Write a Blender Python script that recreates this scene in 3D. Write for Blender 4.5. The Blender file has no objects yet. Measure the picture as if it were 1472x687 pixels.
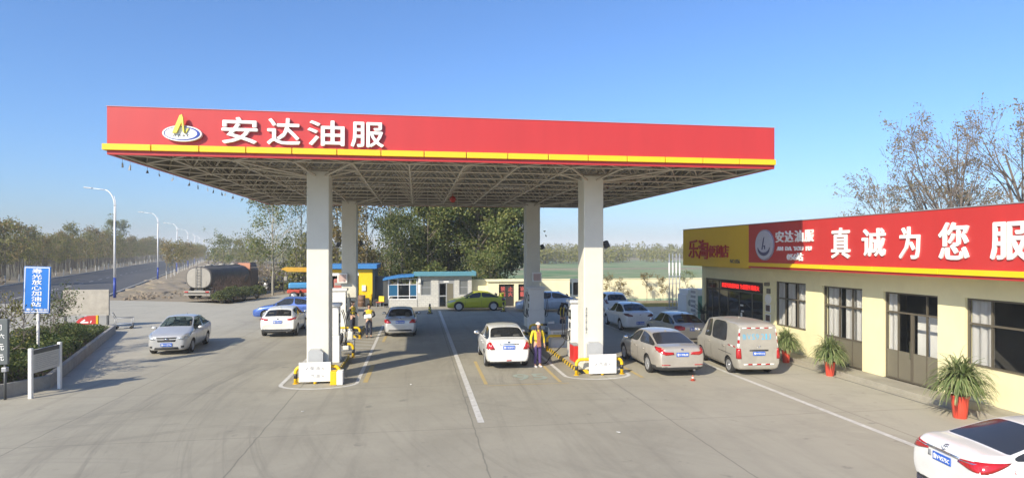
import bpy, bmesh, math, random
from mathutils import Vector, Matrix
from mathutils.bvhtree import BVHTree
R = math.radians
PI = math.pi
sc = bpy.context.scene
col = sc.collection
rng = random.Random(7)

# ------------------------------------------------------------------ camera
CAM_H = 4.4
cd = bpy.data.cameras.new('camera')
cam = bpy.data.objects.new('camera', cd)
col.objects.link(cam)
cam.location = (0, 0, CAM_H)
cam.rotation_euler = (R(90), 0, R(-8.71))
cd.sensor_width = 36.0
cd.lens = 36.0 * 890 / 1472
cd.shift_y = 17.4 / 1472
cd.clip_start = 0.1
cd.clip_end = 6000
sc.camera = cam

# ------------------------------------------------------------------ world and sun
SUN_AZ, SUN_EL = 45.0, 32.0        # direction the light travels towards (from +Y to +X), elevation
w = bpy.data.worlds.new('World')
sc.world = w
w.use_nodes = True
nt = w.node_tree
bg = nt.nodes['Background']
sky = nt.nodes.new('ShaderNodeTexSky')
sky.sky_type = 'NISHITA'
sky.sun_disc = False
sky.sun_elevation = R(SUN_EL)
sky.sun_rotation = R(SUN_AZ + 180)
sky.altitude = 0
sky.air_density = 1.0
sky.dust_density = 1.5
sky.ozone_density = 10.0
nt.links.new(sky.outputs[0], bg.inputs[0])
bg.inputs[1].default_value = 0.148
sd = bpy.data.lights.new('sun', 'SUN')
sd.energy = 4.7
sd.angle = R(0.5)
sd.color = (1.0, 0.90, 0.72)
so = bpy.data.objects.new('sun', sd)
col.objects.link(so)
so.location = (-30, -30, 40)
dv = Vector((math.sin(R(SUN_AZ)) * math.cos(R(SUN_EL)), math.cos(R(SUN_AZ)) * math.cos(R(SUN_EL)), -math.sin(R(SUN_EL))))
so.rotation_euler = dv.to_track_quat('-Z', 'Y').to_euler()
vs = sc.view_settings
vs.view_transform = 'Standard'
vs.look = 'None'
vs.gamma = 1.0
vs.use_curve_mapping = False
vs.exposure = 0.56
sc.cycles.max_bounces = 8
sc.cycles.transparent_max_bounces = 12

# ------------------------------------------------------------------ materials
def nd(nt, t, **kw):
    n = nt.nodes.new(t)
    for k, v in kw.items():
        setattr(n, k, v)
    return n

def c4(c):
    return (c[0], c[1], c[2], 1.0)

def mat(name, c, rough=0.6, metal=0.0, var=0.12, scale=3.0, bump=0.0, coat=0.0, c2=None, spec=0.5, stretch=None):
    """Principled material whose colour wanders between c and c2 with noise in object space."""
    m = bpy.data.materials.new(name)
    m.use_nodes = True
    nt = m.node_tree
    b = nt.nodes['Principled BSDF']
    b.inputs['Roughness'].default_value = rough
    b.inputs['Metallic'].default_value = metal
    b.inputs['Coat Weight'].default_value = coat
    b.inputs['Coat Roughness'].default_value = 0.06
    b.inputs['Specular IOR Level'].default_value = spec
    if c2 is None:
        c2 = [min(1, x * (1 - var)) for x in c]
    tc = nd(nt, 'ShaderNodeTexCoord')
    n1 = nd(nt, 'ShaderNodeTexNoise')
    n1.inputs['Scale'].default_value = scale
    n1.inputs['Detail'].default_value = 6
    n1.inputs['Roughness'].default_value = 0.65
    if stretch:
        mp = nd(nt, 'ShaderNodeMapping')
        mp.inputs['Scale'].default_value = stretch
        nt.links.new(tc.outputs['Object'], mp.inputs[0])
        nt.links.new(mp.outputs[0], n1.inputs[0])
    else:
        nt.links.new(tc.outputs['Object'], n1.inputs[0])
    mx = nd(nt, 'ShaderNodeMix', data_type='RGBA')
    rp = nd(nt, 'ShaderNodeMapRange')
    rp.inputs[1].default_value = 0.3
    rp.inputs[2].default_value = 0.7
    nt.links.new(n1.outputs[0], rp.inputs[0])
    nt.links.new(rp.outputs[0], mx.inputs[0])
    mx.inputs[6].default_value = c4(c)
    mx.inputs[7].default_value = c4(c2)
    nt.links.new(mx.outputs[2], b.inputs['Base Color'])
    if bump:
        bp = nd(nt, 'ShaderNodeBump')
        bp.inputs['Strength'].default_value = bump
        bp.inputs['Distance'].default_value = 0.02
        nt.links.new(n1.outputs[0], bp.inputs['Height'])
        nt.links.new(bp.outputs[0], b.inputs['Normal'])
    return m

def emis(name, c, s):
    m = mat(name, c, 0.4)
    b = m.node_tree.nodes['Principled BSDF']
    b.inputs['Emission Color'].default_value = c4(c)
    b.inputs['Emission Strength'].default_value = s
    return m

def leafmat(name, cols, trans=0.35, rough=0.6):
    """Leaves: colour picked at random per leaf, some light shining through."""
    m = bpy.data.materials.new(name)
    m.use_nodes = True
    nt = m.node_tree
    b = nt.nodes['Principled BSDF']
    out = nt.nodes['Material Output']
    g = nd(nt, 'ShaderNodeNewGeometry')
    cr = nd(nt, 'ShaderNodeValToRGB')
    cr.color_ramp.interpolation = 'LINEAR'
    els = cr.color_ramp.elements
    while len(els) < len(cols):
        els.new(0.5)
    for i, c in enumerate(cols):
        els[i].position = i / (len(cols) - 1)
        els[i].color = c4(c)
    nt.links.new(g.outputs['Random Per Island'], cr.inputs[0])
    nt.links.new(cr.outputs[0], b.inputs['Base Color'])
    b.inputs['Roughness'].default_value = rough
    tr = nd(nt, 'ShaderNodeBsdfTranslucent')
    nt.links.new(cr.outputs[0], tr.inputs[0])
    mx = nd(nt, 'ShaderNodeMixShader')
    mx.inputs[0].default_value = trans
    nt.links.new(b.outputs[0], mx.inputs[1])
    nt.links.new(tr.outputs[0], mx.inputs[2])
    nt.links.new(mx.outputs[0], out.inputs[0])
    return m

def glassmat(name, c, clear=0.3, rough=0.03, tint=(0.5, 0.55, 0.55)):
    """Pane: partly see-through, glossy."""
    m = bpy.data.materials.new(name)
    m.use_nodes = True
    nt = m.node_tree
    b = nt.nodes['Principled BSDF']
    b.inputs['Base Color'].default_value = c4(c)
    b.inputs['Roughness'].default_value = rough
    b.inputs['Specular IOR Level'].default_value = 0.6
    out = nt.nodes['Material Output']
    tr = nd(nt, 'ShaderNodeBsdfTransparent')
    tr.inputs[0].default_value = c4(tint)
    mx = nd(nt, 'ShaderNodeMixShader')
    mx.inputs[0].default_value = clear
    nt.links.new(b.outputs[0], mx.inputs[1])
    nt.links.new(tr.outputs[0], mx.inputs[2])
    nt.links.new(mx.outputs[0], out.inputs[0])
    return m

def noise(nt, vec, scale, detail=5, rough=0.6, dist=0.0):
    n = nd(nt, 'ShaderNodeTexNoise')
    n.inputs['Scale'].default_value = scale
    n.inputs['Detail'].default_value = detail
    n.inputs['Roughness'].default_value = rough
    n.inputs['Distortion'].default_value = dist
    nt.links.new(vec, n.inputs[0])
    return n.outputs[0]

def ramp(nt, fac, lo, hi, a=0.0, b=1.0):
    r = nd(nt, 'ShaderNodeMapRange')
    r.inputs[1].default_value = lo
    r.inputs[2].default_value = hi
    r.inputs[3].default_value = a
    r.inputs[4].default_value = b
    nt.links.new(fac, r.inputs[0])
    return r.outputs[0]

def mixc(nt, fac, a, b, mode='MIX'):
    m = nd(nt, 'ShaderNodeMix', data_type='RGBA', blend_type=mode)
    for i, v in ((6, a), (7, b)):
        if isinstance(v, tuple):
            m.inputs[i].default_value = c4(v)
        else:
            nt.links.new(v, m.inputs[i])
    if isinstance(fac, float):
        m.inputs[0].default_value = fac
    else:
        nt.links.new(fac, m.inputs[0])
    return m.outputs[2]

def math_(nt, op, a, b=None):
    m = nd(nt, 'ShaderNodeMath', operation=op)
    for i, v in ((0, a), (1, b)):
        if v is None:
            continue
        if isinstance(v, (int, float)):
            m.inputs[i].default_value = v
        else:
            nt.links.new(v, m.inputs[i])
    return m.outputs[0]

def concrete_mat():
    m = bpy.data.materials.new('forecourt_concrete')
    m.use_nodes = True
    nt = m.node_tree
    b = nt.nodes['Principled BSDF']
    tc = nd(nt, 'ShaderNodeTexCoord')
    P = tc.outputs['Object']
    big = ramp(nt, noise(nt, P, 0.09, 4, 0.55, 0.6), 0.35, 0.68)
    mid = ramp(nt, noise(nt, P, 0.55, 7, 0.68, 0.4), 0.3, 0.72)
    fine = noise(nt, P, 14, 4, 0.7)
    c = mixc(nt, big, (0.285, 0.263, 0.202), (0.345, 0.320, 0.252))
    c = mixc(nt, math_(nt, 'MULTIPLY', mid, 0.55), c, (0.185, 0.168, 0.128))
    # swept tyre smears: long soft streaks along the lanes and curving ones in front
    mp = nd(nt, 'ShaderNodeMapping')
    mp.inputs['Scale'].default_value = (1.6, 0.09, 1)
    mp.inputs['Rotation'].default_value = (0, 0, R(-4))
    nt.links.new(P, mp.inputs[0])
    st = ramp(nt, noise(nt, mp.outputs[0], 1.0, 5, 0.6, 0.5), 0.52, 0.75)
    c = mixc(nt, math_(nt, 'MULTIPLY', st, 0.6), c, (0.155, 0.142, 0.115))
    mp2 = nd(nt, 'ShaderNodeMapping')
    mp2.inputs['Location'].default_value = (9.0, -2.0, 0)
    nt.links.new(P, mp2.inputs[0])
    ln = nd(nt, 'ShaderNodeVectorMath', operation='LENGTH')
    nt.links.new(mp2.outputs[0], ln.inputs[0])
    cb = nd(nt, 'ShaderNodeCombineXYZ')
    nt.links.new(math_(nt, 'MULTIPLY', ln.outputs['Value'], 1.5), cb.inputs[0])
    arc = ramp(nt, noise(nt, cb.outputs[0], 1.0, 4, 0.7), 0.55, 0.72)
    arc = math_(nt, 'MULTIPLY', arc, ramp(nt, noise(nt, P, 0.16, 3, 0.5), 0.45, 0.62))
    c = mixc(nt, math_(nt, 'MULTIPLY', arc, 0.7), c, (0.145, 0.133, 0.11))
    # more sweeping tyre arcs, round two other turning centres
    for lx, ly, sc_, th_, am in ((-14.0, -20.0, 2.2, 0.53, 0.75), (-3.0, 6.0, 1.7, 0.56, 0.6), (-30.0, -24.0, 2.6, 0.55, 0.55)):
        mq = nd(nt, 'ShaderNodeMapping')
        mq.inputs['Location'].default_value = (lx, ly, 0)
        nt.links.new(P, mq.inputs[0])
        lq = nd(nt, 'ShaderNodeVectorMath', operation='LENGTH')
        nt.links.new(mq.outputs[0], lq.inputs[0])
        cq = nd(nt, 'ShaderNodeCombineXYZ')
        nt.links.new(math_(nt, 'MULTIPLY', lq.outputs['Value'], sc_), cq.inputs[0])
        nt.links.new(math_(nt, 'MULTIPLY', noise(nt, P, 0.12, 2, 0.5), 2.5), cq.inputs[1])
        aq = ramp(nt, noise(nt, cq.outputs[0], 1.0, 5, 0.75), th_, th_ + 0.16)
        aq = math_(nt, 'MULTIPLY', aq, ramp(nt, noise(nt, mq.outputs[0], 0.11, 3, 0.55), 0.42, 0.60))
        c = mixc(nt, math_(nt, 'MULTIPLY', aq, am), c, (0.135, 0.124, 0.10))
    # dirt of the driven lanes; cleaner, paler concrete towards the shop and the planted bed
    sv = nd(nt, 'ShaderNodeSeparateXYZ')
    nt.links.new(P, sv.inputs[0])
    wv = math_(nt, 'ADD', sv.outputs[0], math_(nt, 'MULTIPLY', noise(nt, P, 0.2, 3, 0.6), 5.0))
    pale = math_(nt, 'MAXIMUM', ramp(nt, wv, 7.5, 14.5), ramp(nt, wv, -4.0, -11.0))
    c = mixc(nt, math_(nt, 'MULTIPLY', pale, 0.55), c, (0.46, 0.43, 0.345))
    blot = ramp(nt, noise(nt, P, 0.33, 8, 0.75, 0.8), 0.50, 0.70)
    c = mixc(nt, math_(nt, 'MULTIPLY', blot, 0.30), c, (0.135, 0.125, 0.105))
    # oil spots
    spot = ramp(nt, noise(nt, P, 1.7, 4, 0.5), 0.665, 0.73)
    c = mixc(nt, math_(nt, 'MULTIPLY', spot, 0.5), c, (0.10, 0.095, 0.085))
    # joints of the cast slabs
    sx = nd(nt, 'ShaderNodeSeparateXYZ')
    nt.links.new(P, sx.inputs[0])
    wob = math_(nt, 'MULTIPLY', math_(nt, 'SUBTRACT', noise(nt, P, 1.4, 4, 0.6), 0.5), 0.10)
    def joint(axis, off, per, wd):
        v = math_(nt, 'ADD', math_(nt, 'SUBTRACT', sx.outputs[axis], off), wob)
        v = math_(nt, 'ABSOLUTE', math_(nt, 'SUBTRACT', math_(nt, 'FRACT', math_(nt, 'DIVIDE', v, per)), 0.5))
        return ramp(nt, v, 0.5 - wd / per, 0.5 - 0.25 * wd / per)
    j = math_(nt, 'MAXIMUM', joint(0, -3.72, 5.12, 0.024), math_(nt, 'MULTIPLY', joint(1, 15.35, 5.0, 0.022), 0.8))
    c = mixc(nt, math_(nt, 'MULTIPLY', j, 0.62), c, (0.07, 0.065, 0.055))
    c = mixc(nt, math_(nt, 'MULTIPLY', fine, 0.25), c, (0.39, 0.365, 0.295))
    nt.links.new(c, b.inputs['Base Color'])
    b.inputs['Roughness'].default_value = 0.75
    bp = nd(nt, 'ShaderNodeBump')
    bp.inputs['Strength'].default_value = 0.15
    bp.inputs['Distance'].default_value = 0.01
    nt.links.new(fine, bp.inputs['Height'])
    nt.links.new(bp.outputs[0], b.inputs['Normal'])
    return m

def blotch_mat(name, cols, scales, rough=0.9, bump=0.4):
    """Earth, grass, asphalt: three colours blended by noise of three sizes."""
    m = bpy.data.materials.new(name)
    m.use_nodes = True
    nt = m.node_tree
    b = nt.nodes['Principled BSDF']
    tc = nd(nt, 'ShaderNodeTexCoord')
    P = tc.outputs['Object']
    c = mixc(nt, ramp(nt, noise(nt, P, scales[0], 5, 0.6), 0.35, 0.65), cols[0], cols[1])
    f2 = noise(nt, P, scales[1], 6, 0.7)
    c = mixc(nt, ramp(nt, f2, 0.45, 0.75), c, cols[2])
    nt.links.new(c, b.inputs['Base Color'])
    b.inputs['Roughness'].default_value = rough
    bp = nd(nt, 'ShaderNodeBump')
    bp.inputs['Strength'].default_value = bump
    bp.inputs['Distance'].default_value = 0.05
    nt.links.new(f2, bp.inputs['Height'])
    nt.links.new(bp.outputs[0], b.inputs['Normal'])
    return m

def block_mat(name, c1, c2, mortar, bw, bh):
    """Coursed block wall, laid out on the wall's own metre grid (x or y along, z up)."""
    m = bpy.data.materials.new(name)
    m.use_nodes = True
    nt = m.node_tree
    b = nt.nodes['Principled BSDF']
    tc = nd(nt, 'ShaderNodeTexCoord')
    s = nd(nt, 'ShaderNodeSeparateXYZ')
    nt.links.new(tc.outputs['Object'], s.inputs[0])
    cb = nd(nt, 'ShaderNodeCombineXYZ')
    nt.links.new(math_(nt, 'ADD', s.outputs[0], s.outputs[1]), cb.inputs[0])
    nt.links.new(s.outputs[2], cb.inputs[1])
    br = nd(nt, 'ShaderNodeTexBrick')
    br.inputs['Color1'].default_value = c4(c1)
    br.inputs['Color2'].default_value = c4(c2)
    br.inputs['Mortar'].default_value = c4(mortar)
    br.inputs['Scale'].default_value = 1.0
    br.inputs['Mortar Size'].default_value = 0.02
    br.inputs['Brick Width'].default_value = bw
    br.inputs['Row Height'].default_value = bh
    nt.links.new(cb.outputs[0], br.inputs[0])
    c = mixc(nt, math_(nt, 'MULTIPLY', noise(nt, tc.outputs['Object'], 6, 5), 0.35), br.outputs[0], (0.25, 0.25, 0.23))
    nt.links.new(c, b.inputs['Base Color'])
    b.inputs['Roughness'].default_value = 0.85
    return m

def bark_mat(name, c, white=0.0, c2=None):
    """Bark; painted white below the height 'white' as roadside trees are."""
    m = mat(name, c, 0.9, var=0.45, scale=4, bump=0.5, c2=c2, stretch=(6, 6, 1))
    if white:
        nt = m.node_tree
        b = nt.nodes['Principled BSDF']
        src = b.inputs['Base Color'].links[0].from_socket
        tc = nd(nt, 'ShaderNodeTexCoord')
        s = nd(nt, 'ShaderNodeSeparateXYZ')
        nt.links.new(tc.outputs['Object'], s.inputs[0])
        f = ramp(nt, s.outputs[2], white, white + 0.06, 1.0, 0.0)
        o = mixc(nt, f, src, (0.50, 0.49, 0.45))
        nt.links.new(o, b.inputs['Base Color'])
    return m

def striped_mat(name, c1, c2, per, slope=0.6, off=0.0):
    """Hazard stripes, slanting round the object."""
    m = mat(name, c1, 0.45)
    nt = m.node_tree
    b = nt.nodes['Principled BSDF']
    src = b.inputs['Base Color'].links[0].from_socket
    tc = nd(nt, 'ShaderNodeTexCoord')
    s = nd(nt, 'ShaderNodeSeparateXYZ')
    nt.links.new(tc.outputs['Object'], s.inputs[0])
    v = math_(nt, 'ADD', s.outputs[2], math_(nt, 'MULTIPLY', math_(nt, 'ADD', s.outputs[0], s.outputs[1]), slope))
    v = math_(nt, 'FRACT', math_(nt, 'DIVIDE', math_(nt, 'ADD', v, off), per))
    f = math_(nt, 'GREATER_THAN', v, 0.5)
    nt.links.new(mixc(nt, f, src, c2), b.inputs['Base Color'])
    return m

M = {}
M['concrete'] = concrete_mat()
M['slab'] = mat('slab_concrete', (0.34, 0.315, 0.25), 0.85, var=0.25, scale=1.5, bump=0.2)
M['dirt'] = blotch_mat('dirt', ((0.23, 0.18, 0.12), (0.30, 0.24, 0.165), (0.13, 0.12, 0.065)), (0.15, 1.2))
M['land'] = blotch_mat('land', ((0.16, 0.13, 0.08), (0.11, 0.11, 0.055), (0.20, 0.17, 0.11)), (0.03, 0.4))
M['field'] = blotch_mat('field', ((0.075, 0.165, 0.05), (0.17, 0.22, 0.09), (0.31, 0.27, 0.16)), (0.03, 0.12), bump=0.2)
M['stubble'] = blotch_mat('stubble', ((0.28, 0.22, 0.13), (0.20, 0.17, 0.10), (0.16, 0.15, 0.08)), (0.05, 0.5))
M['asphalt'] = blotch_mat('asphalt', ((0.05, 0.05, 0.052), (0.065, 0.064, 0.064), (0.085, 0.082, 0.078)), (0.06, 0.7), rough=0.8, bump=0.15)
M['kerb'] = mat('kerb_concrete', (0.36, 0.345, 0.31), 0.85, var=0.3, scale=2.5, bump=0.3)
M['line'] = mat('white_road_paint', (0.62, 0.61, 0.57), 0.7, c2=(0.42, 0.40, 0.36), scale=6)
M['line_y'] = mat('worn_yellow_paint', (0.48, 0.34, 0.10), 0.75, c2=(0.36, 0.30, 0.18), scale=5)
M['line_g'] = mat('worn_green_paint', (0.25, 0.33, 0.28), 0.75, c2=(0.30, 0.31, 0.26), scale=5)
M['red'] = mat('red_cladding', (0.49, 0.034, 0.032), 0.42, var=0.10, scale=1.0, coat=0.1, stretch=(1.6, 1.6, 0.22))
M['red_text'] = mat('red_letter', (0.42, 0.02, 0.015), 0.4)
M['yellow'] = mat('yellow_cladding', (0.80, 0.52, 0.012), 0.35, var=0.06, scale=0.7, coat=0.2)
M['sign_yellow'] = mat('yellow_sign_panel', (0.74, 0.46, 0.012), 0.4, var=0.08, scale=0.8)
M['white'] = mat('white_paint', (0.78, 0.77, 0.73), 0.45, var=0.08, scale=2)
M['letter'] = mat('white_letter', (0.82, 0.81, 0.77), 0.4, var=0.04)
M['column'] = mat('column_cladding', (0.66, 0.645, 0.555), 0.5, var=0.1, scale=1.2)
M['cream'] = mat('cream_wall', (0.79, 0.725, 0.435), 0.8, var=0.1, scale=1.3, bump=0.05)
M['cream_pale'] = mat('pale_cream_wall', (0.80, 0.74, 0.49), 0.8, var=0.12, scale=1.0, bump=0.05)
M['green_band'] = mat('green_wall_base', (0.36, 0.46, 0.32), 0.8)
M['steel'] = mat('truss_paint', (0.54, 0.49, 0.40), 0.5, var=0.15, scale=3)
M['deck'] = mat('roof_sheet', (0.25, 0.235, 0.205), 0.55, var=0.2, scale=1)
M['grey_metal'] = mat('grey_metal', (0.36, 0.37, 0.38), 0.45, metal=0.3)
M['galv'] = mat('galvanised_steel', (0.55, 0.56, 0.56), 0.4, metal=0.7)
M['dark_grey'] = mat('dark_grey_paint', (0.07, 0.075, 0.078), 0.5)
M['black'] = mat('black_rubber', (0.018, 0.018, 0.018), 0.6)
M['frame'] = mat('bronze_window_frame', (0.105, 0.09, 0.065), 0.45)
M['door_panel'] = mat('bronze_door_panel', (0.16, 0.145, 0.105), 0.45)
M['door_dark'] = mat('dark_iron_door', (0.035, 0.032, 0.03), 0.5)
M['curtain'] = mat('white_curtain', (0.84, 0.82, 0.78), 0.8, var=0.12, scale=3, stretch=(1, 9, 0.3))
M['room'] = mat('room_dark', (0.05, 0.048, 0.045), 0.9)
M['pane'] = glassmat('window_pane', (0.03, 0.035, 0.04), clear=0.95, tint=(0.985, 0.99, 0.99))
M['pane_dark'] = glassmat('dark_pane', (0.012, 0.016, 0.02), clear=0.25)
M['pane_blue'] = glassmat('blue_pane', (0.03, 0.13, 0.25), clear=0.15)
M['carglass'] = glassmat('car_glass', (0.022, 0.024, 0.026), clear=0.14, tint=(0.40, 0.45, 0.45), rough=0.08)
M['carglass_dark'] = glassmat('dark_car_glass', (0.03, 0.031, 0.034), clear=0.0, rough=0.10)
M['carglass_clear'] = glassmat('clear_car_glass', (0.02, 0.035, 0.04), clear=0.70, tint=(0.65, 0.75, 0.75))
M['blue_roof'] = mat('blue_roof_sheet', (0.045, 0.20, 0.46), 0.45, var=0.12)
M['teal_roof'] = mat('faded_blue_roof_sheet', (0.10, 0.27, 0.34), 0.5, var=0.15)
M['blue_sign'] = mat('blue_sign', (0.01, 0.16, 0.55), 0.4, var=0.06)
M['lamp_blue'] = mat('lamp_blue_paint', (0.015, 0.05, 0.33), 0.4)
M['lamp_white'] = mat('lamp_white_paint', (0.72, 0.73, 0.74), 0.35)
M['grey_sign'] = mat('grey_sign', (0.10, 0.115, 0.115), 0.5)
M['tank'] = mat('dusty_shaded_tank', (0.055, 0.053, 0.052), 0.65, c2=(0.11, 0.10, 0.09), scale=1.2)  # shade of the side turned from the sun is darkened into this colour
M['tank_end'] = mat('dusty_tank_end', (0.33, 0.31, 0.27), 0.6, var=0.25, scale=1.5)
M['barrier'] = mat('yellow_barrier', (0.78, 0.50, 0.01), 0.4, var=0.08)
M['barrier_k'] = mat('black_band', (0.03, 0.03, 0.03), 0.45)
M['hazard'] = striped_mat('hazard_stripes', (0.72, 0.48, 0.02), (0.03, 0.03, 0.03), 0.36, 1.0)
M['bollard'] = striped_mat('bollard_stripes', (0.70, 0.55, 0.05), (0.03, 0.03, 0.03), 0.22, 1.2)
M['pot'] = mat('red_pot', (0.66, 0.07, 0.04), 0.4, var=0.12)
M['soil'] = mat('soil', (0.06, 0.045, 0.03), 0.9)
M['led'] = emis('red_led', (0.9, 0.02, 0.015), 1.2)
M['tail'] = mat('red_lamp_lens', (0.45, 0.012, 0.015), 0.12, var=0.3, scale=9, coat=0.6)
M['tail_dark'] = mat('dark_lamp_lens', (0.16, 0.05, 0.05), 0.12, var=0.4, scale=12, coat=0.6)
M['head'] = mat('clear_lamp_lens', (0.62, 0.64, 0.64), 0.08, metal=0.4, var=0.5, scale=10, coat=0.8)
M['orange'] = mat('amber_lens', (0.7, 0.22, 0.02), 0.2)
M['chrome'] = mat('chrome', (0.75, 0.75, 0.76), 0.12, metal=1.0, var=0.05)
M['alloy'] = mat('alloy_rim', (0.55, 0.56, 0.57), 0.3, metal=0.7)
M['tyre'] = mat('tyre_rubber', (0.022, 0.021, 0.02), 0.8, var=0.3, scale=8)
M['plastic'] = mat('dark_plastic', (0.035, 0.036, 0.038), 0.55)
M['interior'] = mat('car_interior', (0.06, 0.058, 0.055), 0.85)
M['seat'] = mat('seat_cloth', (0.07, 0.068, 0.06), 0.9)
M['plate'] = mat('blue_number_plate', (0.02, 0.12, 0.55), 0.4)
M['skin'] = mat('skin', (0.50, 0.30, 0.21), 0.55)
M['hair'] = mat('black_hair', (0.018, 0.014, 0.012), 0.5)
M['vest'] = mat('yellow_jacket', (0.72, 0.56, 0.03), 0.7, var=0.15, scale=9)
M['sleeve'] = mat('navy_sleeve', (0.02, 0.022, 0.035), 0.8)
M['purple'] = mat('purple_trousers', (0.075, 0.05, 0.17), 0.8, var=0.25, scale=9)
M['navy'] = mat('navy_trousers', (0.022, 0.025, 0.045), 0.8)
M['pink'] = mat('salmon_cloth', (0.72, 0.30, 0.21), 0.7)
M['cap'] = mat('pale_cap', (0.72, 0.64, 0.55), 0.7)
M['shoe'] = mat('white_shoe', (0.62, 0.60, 0.60), 0.6)
M['shoe_k'] = mat('black_shoe', (0.02, 0.02, 0.02), 0.5)
M['block'] = block_mat('booth_blocks', (0.56, 0.55, 0.50), (0.48, 0.475, 0.44), (0.42, 0.41, 0.38), 0.32, 0.16)
M['bark'] = bark_mat('bark', (0.20, 0.17, 0.125))
M['bark_pale'] = bark_mat('pale_bark', (0.36, 0.33, 0.26))
M['bark_white'] = bark_mat('whitewashed_bark', (0.24, 0.20, 0.14), white=1.15)
M['twig'] = bark_mat('twig_bark', (0.20, 0.165, 0.14))
M['stem_dark'] = bark_mat('dark_stem_bark', (0.10, 0.08, 0.06))
M['leaf_dark'] = leafmat('dark_leaves', ((0.025, 0.048, 0.013), (0.070, 0.104, 0.023), (0.125, 0.151, 0.038), (0.181, 0.183, 0.058)))
M['leaf_mid'] = leafmat('green_leaves', ((0.057, 0.101, 0.022), (0.122, 0.165, 0.042), (0.194, 0.220, 0.060), (0.276, 0.265, 0.082)))
M['leaf_autumn'] = leafmat('autumn_leaves', ((0.134, 0.123, 0.041), (0.224, 0.181, 0.062), (0.314, 0.217, 0.083), (0.194, 0.174, 0.055)))
M['leaf_row'] = leafmat('thin_roadside_leaves', ((0.089, 0.103, 0.018), (0.163, 0.166, 0.029), (0.263, 0.235, 0.050), (0.189, 0.190, 0.033)))
M['leaf_dry'] = leafmat('dry_leaves', ((0.201, 0.143, 0.093), (0.308, 0.234, 0.148), (0.241, 0.195, 0.111), (0.161, 0.156, 0.074)))
M['leaf_hedge'] = leafmat('hedge_leaves', ((0.025, 0.054, 0.012), (0.064, 0.104, 0.021), (0.120, 0.161, 0.040), (0.198, 0.203, 0.058)))
M['leaf_pot'] = leafmat('potted_palm_leaves', ((0.09, 0.13, 0.04), (0.16, 0.22, 0.07), (0.26, 0.31, 0.13), (0.36, 0.38, 0.18)))
M['leaf_cycad'] = leafmat('cycad_leaves', ((0.01, 0.02, 0.01), (0.02, 0.035, 0.015)), trans=0.15)

# ------------------------------------------------------------------ mesh helpers
def fin(bm, name, mats, parent=None, smooth=False, loc=None, angle=40):
    """Turn a bmesh into ONE linked mesh object."""
    bm.normal_update()
    me = bpy.data.meshes.new(name)
    bm.to_mesh(me)
    bm.free()
    return lk(me, name, mats, parent, smooth, loc, angle)

def lk(me, name, mats, parent=None, smooth=False, loc=None, angle=40):
    if not isinstance(mats, (list, tuple)):
        mats = [mats]
    for m in mats:
        me.materials.append(m)
    if smooth:
        me.shade_smooth()
        try:
            me.set_sharp_from_angle(angle=R(angle))
        except Exception:
            pass
    o = bpy.data.objects.new(name, me)
    col.objects.link(o)
    if parent:
        o.parent = parent
    if loc:
        o.location = loc
    return o

def tag(o, label=None, cat=None, group=None, kind=None):
    if label:
        o['label'] = label
    if cat:
        o['category'] = cat
    if group:
        o['group'] = group
    if kind:
        o['kind'] = kind
    return o

def thing(name, label, cat, loc=(0, 0, 0), rz=0.0, group=None):
    o = bpy.data.objects.new(name, None)
    o.empty_display_size = 0.3
    col.objects.link(o)
    o.location = loc
    o.rotation_euler = (0, 0, rz)
    return tag(o, label, cat, group)

def dup(root, loc, rz=0.0, label=None, scale=None):
    """Copy a thing with its parts and sub-parts (mesh data shared)."""
    def cp(o, par):
        c = o.copy()
        col.objects.link(c)
        if par:
            c.parent = par
        for ch in list(o.children):
            cp(ch, c)
        return c
    r = cp(root, None)
    r.location = loc
    r.rotation_euler = (0, 0, rz)
    if scale:
        r.scale = scale
    if label:
        r['label'] = label
    return r

def box(bm, x0, x1, y0, y1, z0, z1, mi=0, mtx=None):
    vs_ = [bm.verts.new(p) for p in ((x0, y0, z0), (x1, y0, z0), (x1, y1, z0), (x0, y1, z0), (x0, y0, z1), (x1, y0, z1), (x1, y1, z1), (x0, y1, z1))]
    fs = []
    for f in ((3, 2, 1, 0), (4, 5, 6, 7), (0, 1, 5, 4), (1, 2, 6, 5), (2, 3, 7, 6), (3, 0, 4, 7)):
        q = bm.faces.new([vs_[i] for i in f])
        q.material_index = mi
        fs.append(q)
    if mtx:
        for v in vs_:
            v.co = mtx @ v.co
    return vs_

def bbox(bm, x0, x1, y0, y1, z0, z1, r=0.02, mi=0, mtx=None, seg=2):
    """Box with rounded edges."""
    t = bmesh.new()
    box(t, x0, x1, y0, y1, z0, z1, mi)
    bmesh.ops.bevel(t, geom=list(t.edges), offset=r, segments=seg, affect='EDGES', profile=0.5)
    add(bm, t, mtx, mi)

def add(bm, t, mtx=None, mi=None):
    m_ = {}
    for v in t.verts:
        m_[v] = bm.verts.new(mtx @ v.co if mtx else v.co)
    for f in t.faces:
        try:
            q = bm.faces.new([m_[v] for v in f.verts])
            q.material_index = f.material_index if mi is None else mi
            q.smooth = f.smooth
        except ValueError:
            pass
    t.free()

def prism(bm, poly, z0, z1, mi=0, mtx=None):
    """Upright prism of a 2-D outline (counter-clockwise)."""
    n = len(poly)
    a = [bm.verts.new((p[0], p[1], z0)) for p in poly]
    b = [bm.verts.new((p[0], p[1], z1)) for p in poly]
    fs = [bm.faces.new(a[::-1]), bm.faces.new(b)]
    for i in range(n):
        fs.append(bm.faces.new((a[i], a[(i + 1) % n], b[(i + 1) % n], b[i])))
    for f in fs:
        f.material_index = mi
    if mtx:
        for v in a + b:
            v.co = mtx @ v.co

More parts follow.
